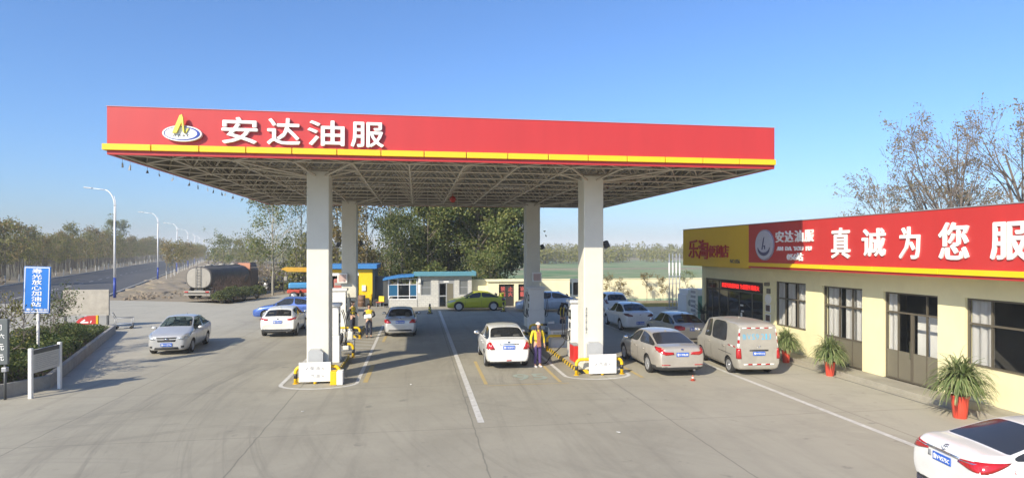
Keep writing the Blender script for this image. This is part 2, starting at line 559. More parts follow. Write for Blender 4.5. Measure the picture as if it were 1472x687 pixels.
def tube(bm, pts, r, seg=8, mi=0, cap=True, smooth=True):
    """Round bar along a polyline; r may be one radius or one per point."""
    pts = [Vector(p) for p in pts]
    n = len(pts)
    rr = r if isinstance(r, (list, tuple)) else [r] * n
    rings = []
    prev = None
    for i, p in enumerate(pts):
        d = (pts[min(i + 1, n - 1)] - pts[max(i - 1, 0)])
        if d.length < 1e-9:
            d = Vector((0, 0, 1))
        d.normalize()
        u = prev if prev is not None else (Vector((1, 0, 0)) if abs(d.x) < 0.9 else Vector((0, 1, 0)))
        u = (u - d * u.dot(d))
        if u.length < 1e-6:
            u = d.orthogonal()
        u.normalize()
        prev = u
        v = d.cross(u)
        rings.append([bm.verts.new(p + (u * math.cos(2 * PI * k / seg) + v * math.sin(2 * PI * k / seg)) * rr[i]) for k in range(seg)])
    for i in range(n - 1):
        for k in range(seg):
            f = bm.faces.new((rings[i][k], rings[i][(k + 1) % seg], rings[i + 1][(k + 1) % seg], rings[i + 1][k]))
            f.material_index = mi
            f.smooth = smooth
    if cap:
        for rg, rev in ((rings[0], True), (rings[-1], False)):
            f = bm.faces.new(rg[::-1] if rev else rg)
            f.material_index = mi

def lathe(bm, prof, seg=24, mi=0, mtx=None, axis='z'):
    """Turned shape; prof = [(radius, height), ...]."""
    rings = []
    for r_, h in prof:
        rg = []
        for k in range(seg):
            a = 2 * PI * k / seg
            if axis == 'z':
                p = Vector((r_ * math.cos(a), r_ * math.sin(a), h))
            elif axis == 'x':
                p = Vector((h, r_ * math.cos(a), r_ * math.sin(a)))
            else:
                p = Vector((r_ * math.sin(a), h, r_ * math.cos(a)))
            rg.append(bm.verts.new(mtx @ p if mtx else p))
        rings.append(rg)
    for i in range(len(rings) - 1):
        for k in range(seg):
            f = bm.faces.new((rings[i][k], rings[i][(k + 1) % seg], rings[i + 1][(k + 1) % seg], rings[i + 1][k]))
            f.material_index = mi
            f.smooth = True
    f = bm.faces.new(rings[0][::-1]); f.material_index = mi
    f = bm.faces.new(rings[-1]); f.material_index = mi

def sheet(bm, poly, z, mi=0):
    f = bm.faces.new([bm.verts.new((p[0], p[1], z)) for p in poly])
    f.material_index = mi
    return f

def one(fn, name, mats, parent=None, smooth=False, **kw):
    bm = bmesh.new()
    fn(bm)
    return fin(bm, name, mats, parent, smooth, **kw)

def boxo(name, m, parent, x0, x1, y0, y1, z0, z1, r=0.0, mtx=None):
    bm = bmesh.new()
    if r:
        bbox(bm, x0, x1, y0, y1, z0, z1, r, mtx=mtx)
    else:
        box(bm, x0, x1, y0, y1, z0, z1, mtx=mtx)
    return fin(bm, name, m, parent)

EXTRA = []
def lift(bm, n, e):
    """Thicken a flat outline by e along n."""
    g = bmesh.ops.extrude_face_region(bm, geom=list(bm.faces))
    for q in g['geom']:
        if isinstance(q, bmesh.types.BMVert):
            q.co = q.co + n * e
    bmesh.ops.recalc_face_normals(bm, faces=bm.faces)

def text(name, s, parent, m, loc, w, h, face='-y', extrude=0.01, bold=0.0, shear=0.0):
    """Raised lettering fitted into a w x h box whose centre is loc; face = the way it is read from."""
    cu = bpy.data.curves.new(name, 'FONT')
    cu.body = s
    cu.size = 1.0
    cu.shear = shear
    cu.resolution_u = 2
    cu.space_line = 1.0
    t = bpy.data.objects.new(name, cu)
    col.objects.link(t)
    dg = bpy.context.evaluated_depsgraph_get()
    me = bpy.data.meshes.new_from_object(t.evaluated_get(dg))
    bpy.data.objects.remove(t)
    bm = bmesh.new()
    bm.from_mesh(me)
    bpy.data.meshes.remove(me)
    if not bm.verts:
        print('EMPTY TEXT', s)
        bm.free()
        return None
    bmesh.ops.remove_doubles(bm, verts=bm.verts, dist=1e-5)
    xs = [v.co.x for v in bm.verts]; ys = [v.co.y for v in bm.verts]
    cx, cy = (min(xs) + max(xs)) / 2, (min(ys) + max(ys)) / 2
    kx = w / max(1e-6, max(xs) - min(xs)); ky = h / max(1e-6, max(ys) - min(ys))
    if face == '-y':
        ax = (Vector((1, 0, 0)), Vector((0, 0, 1)), Vector((0, -1, 0)))
    elif face == '-x':
        ax = (Vector((0, -1, 0)), Vector((0, 0, 1)), Vector((-1, 0, 0)))
    elif face == '+y':
        ax = (Vector((-1, 0, 0)), Vector((0, 0, 1)), Vector((0, 1, 0)))
    elif face == '+x':
        ax = (Vector((0, 1, 0)), Vector((0, 0, 1)), Vector((1, 0, 0)))
    else:
        ax = (Vector((1, 0, 0)), Vector((0, 1, 0)), Vector((0, 0, 1)))
    L = Vector(loc)
    for v in bm.verts:
        v.co = L + ax[0] * ((v.co.x - cx) * kx) + ax[1] * ((v.co.y - cy) * ky)
    if bold:
        # heavier strokes: a few copies side by side, each a hair thicker so that no faces coincide
        src = bm.copy()
        d = bold * 0.55 * h / max(1, s.count('\n') + 1) if len(s) > 1 else bold * 0.55 * min(w, h)
        for q, (sx, sy) in enumerate(((1, 0), (-1, 0), (0, 1), (0, -1), (.7, .7), (-.7, -.7))):
            t2 = src.copy()
            for v in t2.verts:
                v.co += ax[0] * (sx * d) + ax[1] * (sy * d) + ax[2] * (0.0006 * (q + 1))
            if extrude:
                lift(t2, ax[2], extrude)
            add(bm, t2) if not extrude else EXTRA.append(t2)
        src.free()
    if extrude:
        lift(bm, ax[2], extrude)
        for t2 in EXTRA:
            add(bm, t2)
        EXTRA.clear()
    return fin(bm, name, m, parent)

# ------------------------------------------------------------------ ground, roads, fields
RD = Vector((-0.276, 0.961, 0))            # along the road
RN = Vector((-0.961, -0.276, 0))           # across it, away from the station
L0 = Vector((-28.2, 63.4, 0))              # first street lamp

def rp(s, t):
    p = L0 + RD * s + RN * t
    return (p.x, p.y)

def ground_sheet(name, poly, z, m):
    bm = bmesh.new()
    sheet(bm, poly, z)
    bmesh.ops.triangulate(bm, faces=bm.faces)
    return tag(fin(bm, name, m), kind='structure')

ground_sheet('ground', [(-1500, -200), (1500, -200), (1500, 2000), (-1500, 2000)], 0.0, M['land'])
ground_sheet('dirt_verge', [rp(-3, 0.9), (-19, 50), (-2.5, 50.2), (-2.5, 80), rp(260, -22), rp(260, 0.9)], 0.004, M['dirt'])
ground_sheet('far_verge', [rp(-90, 15.9), rp(420, 15.9), rp(420, 23), rp(-90, 23)], 0.004, M['dirt'])
ground_sheet('field', [(-8, 92), (260, 92), (300, 285), (-8, 285)], 0.004, M['field'])
ground_sheet('stubble_strip', [(-8, 140), (290, 146), (290, 163), (-8, 154)], 0.008, M['stubble'])
ground_sheet('stubble_field', [(-8, 285), (300, 285), (330, 420), (-8, 420)], 0.004, M['stubble'])
ground_sheet('road', [rp(-110, 1.0), rp(480, 1.0), rp(480, 15.6), rp(-110, 15.6)], 0.008, M['asphalt'])
ground_sheet('forecourt', [(-26, -30), (46, -30), (46, 49.8), (-2.3, 50.3), (-9.2, 51.2), (-12.6, 70.5), (-14.2, 61), (-15.4, 54.6), (-20, 57.3), (-26.8, 60), (-34.5, 57.3), (-46, 50), (-44, 20)], 0.012, M['concrete'])
bm = bmesh.new()
for t0, t1 in ((15.6, 15.85), (0.8, 1.0)):
    a, b_, c, d = rp(-60 if t0 > 5 else 2, t0), rp(420, t0), rp(420, t1), rp(-60 if t0 > 5 else 2, t1)
    prism(bm, [d, c, b_, a], 0.0, 0.14)
tag(fin(bm, 'road_kerb', M['kerb']), kind='structure')
# lane lines on the road
bm = bmesh.new()
for k in range(60):
    s = 2 + k * 7
    sheet(bm, [rp(s, 8.2), rp(s + 3, 8.2), rp(s + 3, 8.35), rp(s, 8.35)], 0.012)
tag(fin(bm, 'road_marking', M['line']), kind='structure')

# pavement in front of the shop
bm = bmesh.new()
bbox(bm, 14.7, 15.75, -6, 32.4, -0.1, 0.16, 0.02)
tag(fin(bm, 'shop_pavement', M['slab']), kind='structure')
bm = bmesh.new()
box(bm, 14.42, 14.46, -6, 32.4, 0.012, 0.017)
tag(fin(bm, 'pavement_joint', M['dark_grey']), kind='structure')

# painted lines on the forecourt
Z1 = 0.017
bm = bmesh.new()
def strip(bm, pts, wd, z=Z1, close=False):
    """Painted stripe of constant width along a polyline."""
    P = [Vector((p[0], p[1], 0)) for p in pts]
    n = len(P)
    L_, R_ = [], []
    for i, p in enumerate(P):
        a = P[i - 1] if (i > 0 or close) else p
        b = P[(i + 1) % n] if (i < n - 1 or close) else p
        d = (b - a).normalized()
        q = Vector((-d.y, d.x, 0)) * wd / 2
        L_.append(bm.verts.new((p.x + q.x, p.y + q.y, z)))
        R_.append(bm.verts.new((p.x - q.x, p.y - q.y, z)))
    for i in range(n if close else n - 1):
        j = (i + 1) % n
        bm.faces.new((R_[i], R_[j], L_[j], L_[i]))
strip(bm, [(1.62, 15.8), (1.62, 46)], 0.17)
strip(bm, [(11.1, 11.6), (11.12, 46)], 0.16)
def island_outline(cx, hw, y0, y1):
    pts = [(cx - hw, y1), (cx - hw, y0 + hw * 0.62)]
    for k in range(1, 16):
        a = PI + PI * k / 16
        pts.append((cx + hw * math.cos(a), y0 + hw * 0.62 + hw * 0.62 * math.sin(a)))
    pts += [(cx + hw, y0 + hw * 0.62), (cx + hw, y1)]
    return pts
strip(bm, island_outline(-3.2, 1.22, 20.45, 37.5), 0.13)
strip(bm, island_outline(6.3, 1.16, 20.55, 37.5), 0.13)
for k in range(6):
    strip(bm, [(-2.1, 26.6 + k * 1.0), (-3.6, 27.2 + k * 1.0)], 0.1)
strip(bm, [(-27.5, 55.2), (-24, 50), (-21.4, 44), (-21.2, 41.5)], 0.12)
tag(fin(bm, 'white_marking', M['line']), kind='structure')
bm = bmesh.new()
for x in (2.25, 4.75):
    strip(bm, [(x, 20.3), (x + 0.03, 24.6)], 0.12)
strip(bm, [(2.25, 20.1), (5.0, 20.1)], 0.05)
strip(bm, [(-1.72, 21.2), (-1.68, 24.4)], 0.16)
strip(bm, [(-1.62, 30.5), (-1.6, 32.5)], 0.14)
strip(bm, [(7.75, 20.6), (7.72, 23.5)], 0.14)
tag(fin(bm, 'yellow_marking', M['line_y']), kind='structure')
o = text('green_marking', '95', None, M['line_g'], (3.9, 21.3, Z1), 1.15, 1.0, face='up', extrude=0.0, bold=0.03)
tag(o, kind='structure')

# rubble along the verge
rng.seed(3)
bm = bmesh.new()
for k in range(700):
    s = rng.uniform(-4, 42)
    t = -rng.uniform(0.5, 8.5) * (1.0 if s > 5 else 0.7)
    if rng.random() < 0.5:
        t = -rng.uniform(1.0, 3.5)
    p = L0 + RD * s + RN * t
    sz = rng.choice((0.04, 0.06, 0.08, 0.1, 0.13, 0.2))
    tb = bmesh.new()
    bmesh.ops.create_icosphere(tb, subdivisions=1, radius=sz)
    for v in tb.verts:
        v.co *= rng.uniform(0.7, 1.25)
        v.co.z *= 0.75
    add(bm, tb, Matrix.Translation((p.x, p.y, sz * 0.3)))
tag(fin(bm, 'rubble', mat('rubble', (0.27, 0.215, 0.15), 0.9, var=0.5, scale=2)), kind='stuff')
# heap of earth beside the road
bm = bmesh.new()
for s, t, hh, rr in ((9, -2.5, 0.28, 3.2), (15, -3, 0.38, 3.6), (22, -2.4, 0.3, 3.0), (4, -2, 0.18, 2.0), (29, -3, 0.35, 3.4), (37, -3, 0.3, 4)):
    tb = bmesh.new()
    bmesh.ops.create_icosphere(tb, subdivisions=4, radius=1)
    p = L0 + RD * s + RN * t
    for v in tb.verts:
        q = v.co.normalized()
        k = 1 + 0.18 * math.sin(5 * q.x + s) * math.cos(4 * q.y) + 0.10 * math.sin(11 * q.x + 7 * q.y)
        v.co = Vector((q.x * rr * k, q.y * rr * 1.3 * k, q.z * hh * k - 0.06))
    add(bm, tb, Matrix.Translation((p.x, p.y, 0)))
tag(fin(bm, 'earth_bank', M['dirt'], smooth=True, angle=80), kind='structure')

# ------------------------------------------------------------------ petrol canopy
CX0, CX1, CY0, CY1, CZ0, CZ1 = -8.53, 11.56, 18.72, 37.56, 7.08, 8.42
cn = thing('fuel_canopy', 'huge flat red petrol station canopy with yellow stripe on four tall white columns', 'canopy', ((CX0 + CX1) / 2, (CY0 + CY1) / 2, 0))
ox, oy = (CX0 + CX1) / 2, (CY0 + CY1) / 2
def cbox(name, m, x0, x1, y0, y1, z0, z1, r=0.0, par=None):
    return boxo(name, m, par or cn, x0 - ox, x1 - ox, y0 - oy, y1 - oy, z0, z1, r)
T = 0.10
for a in ((CX0, CX1, CY0, CY0 + T), (CX0, CX1, CY1 - T, CY1), (CX0, CX0 + T, CY0 + T + .003, CY1 - T - .003), (CX1 - T, CX1, CY0 + T + .003, CY1 - T - .003)):
    cbox('fascia', M['red'], a[0], a[1], a[2], a[3], CZ0, CZ1, 0.012)
for a in ((CX0 + T + .004, CX1 - T - .004, CY0 + T + .002, CY0 + T + .012), (CX0 + T + .004, CX1 - T - .004, CY1 - T - .012, CY1 - T - .002), (CX0 + T + .002, CX0 + T + .012, CY0 + T + .015, CY1 - T - .015), (CX1 - T - .012, CX1 - T - .002, CY0 + T + .015, CY1 - T - .015)):
    cbox('fascia_lining', M['deck'], a[0], a[1], a[2], a[3], CZ0 + .01, 8.23)
# yellow stripe in short lengths with open joints
bm = bmesh.new()
def seglen(bm, p0, p1, n, out):
    for k in range(n):
        a, b = k / n, (k + 1) / n
        g = 0.012 / (p1 - p0).length
        q0, q1 = p0.lerp(p1, a + (g if k else 0)), p0.lerp(p1, b - (g if k < n - 1 else 0))
        xs = sorted((q0.x, q1.x, q0.x + out.x, q1.x + out.x)); ys = sorted((q0.y, q1.y, q0.y + out.y, q1.y + out.y))
        bbox(bm, xs[0] - ox, xs[-1] - ox, ys[0] - oy, ys[-1] - oy, 7.20, 7.375, 0.012)
e = 0.003
seglen(bm, Vector((CX0 - 0.09, CY0 - e, 0)), Vector((CX1, CY0 - e, 0)), 16, Vector((0, -0.085, 0)))
seglen(bm, Vector((CX0 - e, CY0, 0)), Vector((CX0 - e, CY1, 0)), 15, Vector((-0.085, 0, 0)))
seglen(bm, Vector((CX1 + e, CY0, 0)), Vector((CX1 + e, CY1, 0)), 15, Vector((0.03, 0, 0)))
fin(bm, 'yellow_stripe', M['yellow'], cn)
cbox('top_trim', mat('pale_red_trim', (0.62, 0.30, 0.29), 0.4), CX0 - 0.012, CX1 + 0.012, CY0 - 0.015, CY1 + 0.015, CZ1 + 0.002, CZ1 + 0.014)
# corrugated roof sheet
bm = bmesh.new()
n = 150
for k in range(n):
    x0 = CX0 + T + 0.01 + (CX1 - CX0 - 2 * T - 0.02) * k / n
    x1 = CX0 + T + 0.01 + (CX1 - CX0 - 2 * T - 0.02) * (k + 1) / n
    z = 8.24 + (0.035 if k % 2 else 0.0)
    f = [bm.verts.new((x - ox, y - oy, z)) for x, y in ((x0, CY0 + T), (x1, CY0 + T), (x1, CY1 - T), (x0, CY1 - T))]
    bm.faces.new(f)
    if k % 2 == 0:
        for xx in (x0, x1):
            g = [bm.verts.new((xx - ox, y - oy, z_)) for y, z_ in ((CY0 + T, 8.24), (CY1 - T, 8.24), (CY1 - T, 8.275), (CY0 + T, 8.275))]
            bm.faces.new(g)
fin(bm, 'roof_sheet', M['deck'], cn)
# space frame: square pyramids hung below a square grid
NX, NY = 11, 10
ZT, ZB = 8.10, 7.17
gx = [CX0 + 0.35 + (CX1 - CX0 - 0.7) * i / NX for i in range(NX + 1)]
gy = [CY0 + 0.35 + (CY1 - CY0 - 0.7) * j / NY for j in range(NY + 1)]
bx_ = [(gx[i] + gx[i + 1]) / 2 for i in range(NX)]
by_ = [(gy[j] + gy[j + 1]) / 2 for j in range(NY)]
bm = bmesh.new()
def rod(a, b, r=0.028):
    tube(bm, [(a[0] - ox, a[1] - oy, a[2]), (b[0] - ox, b[1] - oy, b[2])], r, 6, cap=False)
for j in range(NY + 1):
    rod((gx[0], gy[j], ZT), (gx[-1], gy[j], ZT))
for i in range(NX + 1):
    rod((gx[i], gy[0], ZT), (gx[i], gy[-1], ZT))
for j in range(NY):
    rod((bx_[0], by_[j], ZB), (bx_[-1], by_[j], ZB), 0.034)
for i in range(NX):
    rod((bx_[i], by_[0], ZB), (bx_[i], by_[-1], ZB), 0.034)
for i in range(NX):
    for j in range(NY):
        for di in (0, 1):
            for dj in (0, 1):
                rod((bx_[i], by_[j], ZB), (gx[i + di], gy[j + dj], ZT), 0.026)
for i in range(NX + 1):     # bottom angles that carry the fascia
    for y, yy in ((CY0 + 0.14, gy[0]), (CY1 - 0.14, gy[-1])):
        rod((gx[i], yy, ZT), (gx[i], y, CZ0 + 0.06), 0.028)
for j in range(NY + 1):
    for x, xx in ((CX0 + 0.14, gx[0]), (CX1 - 0.14, gx[-1])):
        rod((xx, gy[j], ZT), (x, gy[j], CZ0 + 0.06), 0.028)
for i in range(NX):
    for y in (CY0 + 0.14, CY1 - 0.14):
        rod((gx[i], y, CZ0 + 0.06), ((gx[i] + gx[i + 1]) / 2, by_[0] if y < 25 else by_[-1], ZB), 0.028)
        rod((gx[i + 1], y, CZ0 + 0.06), ((gx[i] + gx[i + 1]) / 2, by_[0] if y < 25 else by_[-1], ZB), 0.028)
        rod((gx[i], y, CZ0 + 0.06), (gx[i + 1], y, CZ0 + 0.06), 0.034)
for j in range(NY):
    for x in (CX0 + 0.14, CX1 - 0.14):
        rod((x, gy[j], CZ0 + 0.06), (bx_[0] if x < 0 else bx_[-1], by_[j], ZB), 0.028)
        rod((x, gy[j + 1], CZ0 + 0.06), (bx_[0] if x < 0 else bx_[-1], by_[j], ZB), 0.028)
        rod((x, gy[j], CZ0 + 0.06), (x, gy[j + 1], CZ0 + 0.06), 0.034)
for i in range(NX):
    for j in range(NY):
        tb = bmesh.new()
        bmesh.ops.create_uvsphere(tb, u_segments=8, v_segments=6, radius=0.07)
        add(bm, tb, Matrix.Translation((bx_[i] - ox, by_[j] - oy, ZB)))
fin(bm, 'truss', M['steel'], cn)
# ceiling lamps: two short rows of white cells
for x0 in (-3.1, 3.5):
    bm = bmesh.new()
    for k in range(6):
        bbox(bm, x0 + k * 0.27 - ox, x0 + k * 0.27 + 0.17 - ox, 28.8 - oy, 29.1 - oy, 7.34, 7.40, 0.01)
    box(bm, x0 - 0.1 - ox, x0 + 1.65 - ox, 28.92 - oy, 28.98 - oy, 7.41, 7.46)
    fin(bm, 'ceiling_lamp', M['white'], cn)
# columns
COLS = [(-3.69, -2.95, 21.70, 22.55), (5.93, 6.66, 21.62, 22.47), (-4.02, -3.24, 34.3, 35.15), (6.05, 6.84, 34.2, 35.05)]
for x0, x1, y0, y1 in COLS:
    c = cbox('column', M['column'], x0, x1, y0, y1, 0.0, 7.12, 0.035)
    xm, ym = (x0 + x1) / 2, (y0 + y1) / 2
    bm = bmesh.new()
    i = min(range(NX), key=lambda q: abs(bx_[q] - xm)); j = min(range(NY), key=lambda q: abs(by_[q] - ym))
    for di in (-1, 0, 1):
        for dj in (-1, 0, 1):
            if di or dj:
                if 0 <= i + di < NX and 0 <= j + dj < NY:
                    rod((xm, ym, 6.9), (bx_[i + di], by_[j + dj], ZB), 0.036)
    fin(bm, 'column_bracket', M['steel'], cn)
# lettering
FY = CY0 - 0.055 - oy
for s, xa, xb, za, zb in (('安', -5.48, -4.53, 7.47, 8.20), ('达', -4.25, -3.36, 7.47, 8.21), ('油', -3.13, -2.11, 7.47, 8.18), ('服', -1.91, -0.98, 7.46, 8.17)):
    text('sign_character', s, cn, M['letter'], ((xa + xb) / 2 - ox, CY0 - 0.004 - oy, (za + zb) / 2), xb - xa, zb - za, '-y', 0.095, bold=0.035)
# emblem
def ellipse(cx, cz, a, b, n=40, t0=0, t1=2 * PI):
    return [(cx + a * math.cos(t0 + (t1 - t0) * k / (n - (0 if abs(t1 - t0 - 2 * PI) < 1e-6 else 1))), cz + b * math.sin(t0 + (t1 - t0) * k / (n - (0 if abs(t1 - t0 - 2 * PI) < 1e-6 else 1)))) for k in range(n)]
MY = Matrix(((1, 0, 0, 0), (0, 0, -1, 0), (0, 1, 0, 0), (0, 0, 0, 1)))     # xy outline -> xz, thickness towards -y
def plate_y(bm, poly, yb, th, mi=0):
    """Outline in x,z with its back at yb, growing th towards -y."""
    prism(bm, poly, 0, th, mi, Matrix.Translation((0, yb, 0)) @ MY)
ecx, ecz = -6.53 - ox, 7.70
yb = CY0 - 0.004 - oy
em = one(lambda b: plate_y(b, ellipse(ecx, ecz, 0.52, 0.225), yb, 0.12), 'emblem', M['white'], cn)
bm = bmesh.new()
ring = ellipse(ecx, ecz, 0.475, 0.19, 48)
ring2 = ellipse(ecx - 0.03, ecz + 0.004, 0.43, 0.172, 48)
for k in range(48):
    q = [ring[k], ring[(k + 1) % 48], ring2[(k + 1) % 48], ring2[k]]
    plate_y(bm, q, yb - 0.122, 0.006)
fin(bm, 'emblem_ring', M['lamp_blue'], em)
bm = bmesh.new()
plate_y(bm, [(ecx - 0.235, ecz + 0.0), (ecx - 0.125, ecz + 0.0), (ecx + 0.03, ecz + 0.35), (ecx - 0.015, ecz + 0.5), (ecx - 0.04, ecz + 0.5)], yb - 0.123, 0.07)
plate_y(bm, [(ecx - 0.013, ecz + 0.5), (ecx + 0.045, ecz + 0.02), (ecx + 0.085, ecz - 0.0), (ecx + 0.045, ecz + 0.44), (ecx + 0.01, ecz + 0.53)], yb - 0.124, 0.07)
plate_y(bm, [(ecx + 0.075, ecz + 0.0), (ecx + 0.12, ecz + 0.01), (ecx + 0.19, ecz + 0.15), (ecx + 0.15, ecz + 0.15)], yb - 0.123, 0.03)
fin(bm, 'emblem_letter', mat('pale_yellow_letter', (0.78, 0.66, 0.10), 0.4), em)
text('emblem_text', 'o p e c', em, M['dark_grey'], (ecx - 0.02, yb - 0.123, ecz - 0.075), 0.42, 0.085, '-y', 0.004, shear=0.2)
# lamp hanging under the middle of the canopy, scraps of old bunting on its edge
bm = bmesh.new()
tube(bm, [(0, 0, 0.24), (0, 0, 0.1)], 0.015, 6)
lathe(bm, [(0.04, 0.12), (0.13, 0.06), (0.16, -0.06), (0.10, -0.16), (0.03, -0.18)], 14)
o = fin(bm, 'alarm_lamp', mat('red_lamp_body', (0.45, 0.04, 0.02), 0.4), None, loc=(1.7, 30, 6.93))
tag(o, 'small dark red lamp hanging under the middle of the canopy truss', 'lamp')
rng.seed(11)
for k, y in enumerate((19.6, 20.1, 21.3, 22.2, 23.4, 25.0, 25.9, 27.0, 27.8, 28.9, 29.4, 30.6, 32.1, 33.5)):
    bm = bmesh.new()
    h = rng.uniform(0.08, 0.2)
    prism(bm, [(-0.012, -0.022), (0.012, -0.022), (0.012, 0.022), (-0.012, 0.022)], -h, 0)
    tube(bm, [(0, 0, 0), (0.0, 0, 0.12)], 0.005, 5)
    for v in bm.verts:
        if v.co.z < -h * 0.5:
            v.co.x += rng.uniform(-0.06, 0.04); v.co.y *= 0.8
    o = fin(bm, 'bunting_scrap', (M['dark_grey'], M['grey_metal'], M['dark_grey'])[k % 3], None, loc=(CX0 + 0.02, y, 6.97))
    tag(o, 'faded scrap of bunting hanging from the left edge of the canopy', 'bunting', 'scraps of bunting along the canopy edge')

# ------------------------------------------------------------------ shop
SX, WX = 14.6, 15.6
SY0, SY1 = 6.0, 32.3
sh = thing('convenience_store', 'long cream convenience store with red and yellow sign band and brown windows', 'store', (WX, 20, 0))
qx, qy = WX, 20.0
def sbox(name, m, x0, x1, y0, y1, z0, z1, r=0.0, par=None):
    return boxo(name, m, par or sh, x0 - qx, x1 - qx, y0 - qy, y1 - qy, z0, z1, r)
# front wall with its openings left open: (y0, y1, z0, z1)
OPEN = [(26.2, 32.0, 0.16, 2.95), (23.05, 25.25, 1.15, 3.08), (19.82, 22.02, 0.16, 3.06), (16.6, 18.82, 0.16, 3.04), (11.0, 15.66, 1.13, 3.06), (7.0, 9.8, 1.13, 3.06)]
bm = bmesh.new()
ys = sorted(set([SY0, SY1] + [o_[0] for o_ in OPEN] + [o_[1] for o_ in OPEN]))
WT = 0.26
for a, b in zip(ys[:-1], ys[1:]):
    hole = [o_ for o_ in OPEN if o_[0] <= a and b <= o_[1]]
    spans = [(0.0, 4.25)] if not hole else [(0.0, hole[0][2]), (hole[0][3], 4.25)]
    for z0, z1 in spans:
        if z1 - z0 > 0.01:
            box(bm, 0, WT, a - qy, b - qy, z0, z1)
box(bm, WT, 8.4, SY1 - WT - qy, SY1 - qy, 0, 4.25)
box(bm, WT, 8.4, SY0 - qy, SY0 + WT - qy, 0, 4.25)
box(bm, 8.14, 8.4, SY0 + WT - qy, SY1 - WT - qy, 0, 4.25)
fin(bm, 'wall', M['cream'], sh)
boxo('door_screen', M['white'], sh, 0.85, 0.88, 16.75 - qy, 18.3 - qy, 0.9, 2.32)
sbox('roof', M['grey_metal'], WX - 0.5, WX + 8.6, SY0 - 0.1, SY1 + 0.1, 4.252, 4.45)
bm = bmesh.new()
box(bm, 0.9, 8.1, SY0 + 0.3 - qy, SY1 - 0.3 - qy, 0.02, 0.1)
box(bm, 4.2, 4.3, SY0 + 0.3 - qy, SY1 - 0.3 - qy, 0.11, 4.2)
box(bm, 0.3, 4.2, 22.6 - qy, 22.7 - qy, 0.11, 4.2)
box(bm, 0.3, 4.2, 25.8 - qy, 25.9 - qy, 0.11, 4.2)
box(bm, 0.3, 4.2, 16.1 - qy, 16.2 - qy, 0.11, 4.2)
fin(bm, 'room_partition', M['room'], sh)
# sign band
sbox('red_fascia', M['red'], SX, SX + 0.12, SY0 - 0.4, 25.68, 3.66, 5.57, 0.01)
sbox('yellow_fascia', M['sign_yellow'], SX - 0.004, SX + 0.12, 25.683, 32.55, 3.62, 5.565, 0.01)
sbox('fascia_return', M['sign_yellow'], SX + 0.122, SX + 3.5, 32.43, 32.55, 3.62, 5.565)
sbox('soffit', M['cream'], SX + 0.123, WX - 0.003, SY0 - 0.3, 32.42, 3.90, 3.95)
sbox('fascia_back', M['grey_metal'], SX + 0.125, SX + 0.2, SY0 - 0.4, 32.42, 3.97, 5.5)
bm = bmesh.new()
for k in range(8):
    a, b = 25.67 - k * 2.55, 25.67 - (k + 1) * 2.55
    bbox(bm, SX - 0.065 - qx, SX - 0.003 - qx, b + 0.008 - qy, a - 0.008 - qy, 3.745, 3.90, 0.012)
fin(bm, 'yellow_stripe', M['yellow'], sh)
sbox('sign_cap', M['grey_metal'], SX - 0.02, SX + 0.2, SY0 - 0.4, 32.56, 5.575, 5.60)
# lettering on the sign (read from -x: +y is to the left)
def stext(name, s, y0, y1, z0, z1, m, ext=0.05, bold=0.03, shear=0.0, x=SX - 0.003):
    return text(name, s, sh, m, (x - qx, (y0 + y1) / 2 - qy, (z0 + z1) / 2), abs(y1 - y0), z1 - z0, '-x', ext, bold, shear)
stext('sign_character', '乐', 31.75, 30.65, 4.05, 4.98, M['red_text'], bold=0.035, x=SX - 0.007)
stext('sign_character', '淘', 30.60, 29.52, 4.0, 4.97, M['red_text'], bold=0.035, x=SX - 0.007)
for k, s in enumerate('便利店'):
    stext('sign_character', s, 29.42 - k * 0.68, 28.80 - k * 0.68, 4.1, 4.68, M['red_text'], bold=0.03, x=SX - 0.007)
stext('shop_number', 'NO.056', 27.3, 26.42, 3.84, 4.02, M['dark_grey'], ext=0.01, bold=0.02, x=SX - 0.007)
for k, s in enumerate('安达油服'):
    stext('sign_character', s, 23.50 - k * 0.64, 22.98 - k * 0.64, 4.76, 5.20, M['letter'], bold=0.03)
stext('sign_text', 'AN  DA  YOU  FU', 23.42, 21.2, 4.42, 4.58, M['letter'], bold=0.04)
stext('sign_text', '056站', 22.72, 21.72, 4.03, 4.33, M['letter'], bold=0.03)
for s, y0, y1, z0, z1 in (('真', 20.03, 19.12, 4.16, 5.20), ('诚', 18.5, 17.5, 4.24, 5.12), ('为', 16.9, 16.15, 4.18, 5.12), ('您', 15.45, 14.52, 4.18, 5.18), ('服', 13.85, 12.9, 4.2, 5.12)):
    stext('sign_character', s, y0, y1, z0, z1, M['letter'], ext=0.05, bold=0.035, shear=0.0)
# round emblem
MXn = Matrix(((0, 0, -1, 0), (-1, 0, 0, 0), (0, 1, 0, 0), (0, 0, 0, 1)))    # outline (right, up) -> facing -x
def plate_x(bm, poly, xb, y, z, th, mi=0):
    prism(bm, poly, 0, th, mi, Matrix.Translation((xb, y, z)) @ MXn)
ey, ez = 24.36 - qy, 4.66
em2 = one(lambda b: plate_x(b, ellipse(0, 0, 0.66, 0.60), SX - 0.003 - qx, ey, ez, 0.06), 'emblem', mat('pale_emblem', (0.50, 0.50, 0.56), 0.45), sh)
bm = bmesh.new()
plate_x(bm, ellipse(0, 0, 0.72, 0.655), SX - 0.002 - qx, ey, ez, 0.03)
fin(bm, 'emblem_rim', mat('emblem_rim', (0.30, 0.28, 0.36), 0.4), em2)
bm = bmesh.new()
arc0, arc1 = ellipse(0, -0.12, 0.46, 0.34, 30, PI * 1.02, PI * 1.98), ellipse(0, -0.06, 0.44, 0.26, 30, PI * 1.04, PI * 1.96)
for k in range(29):
    plate_x(bm, [arc0[k], arc0[k + 1], arc1[k + 1], arc1[k]], SX - 0.064 - qx, ey, ez, 0.012)
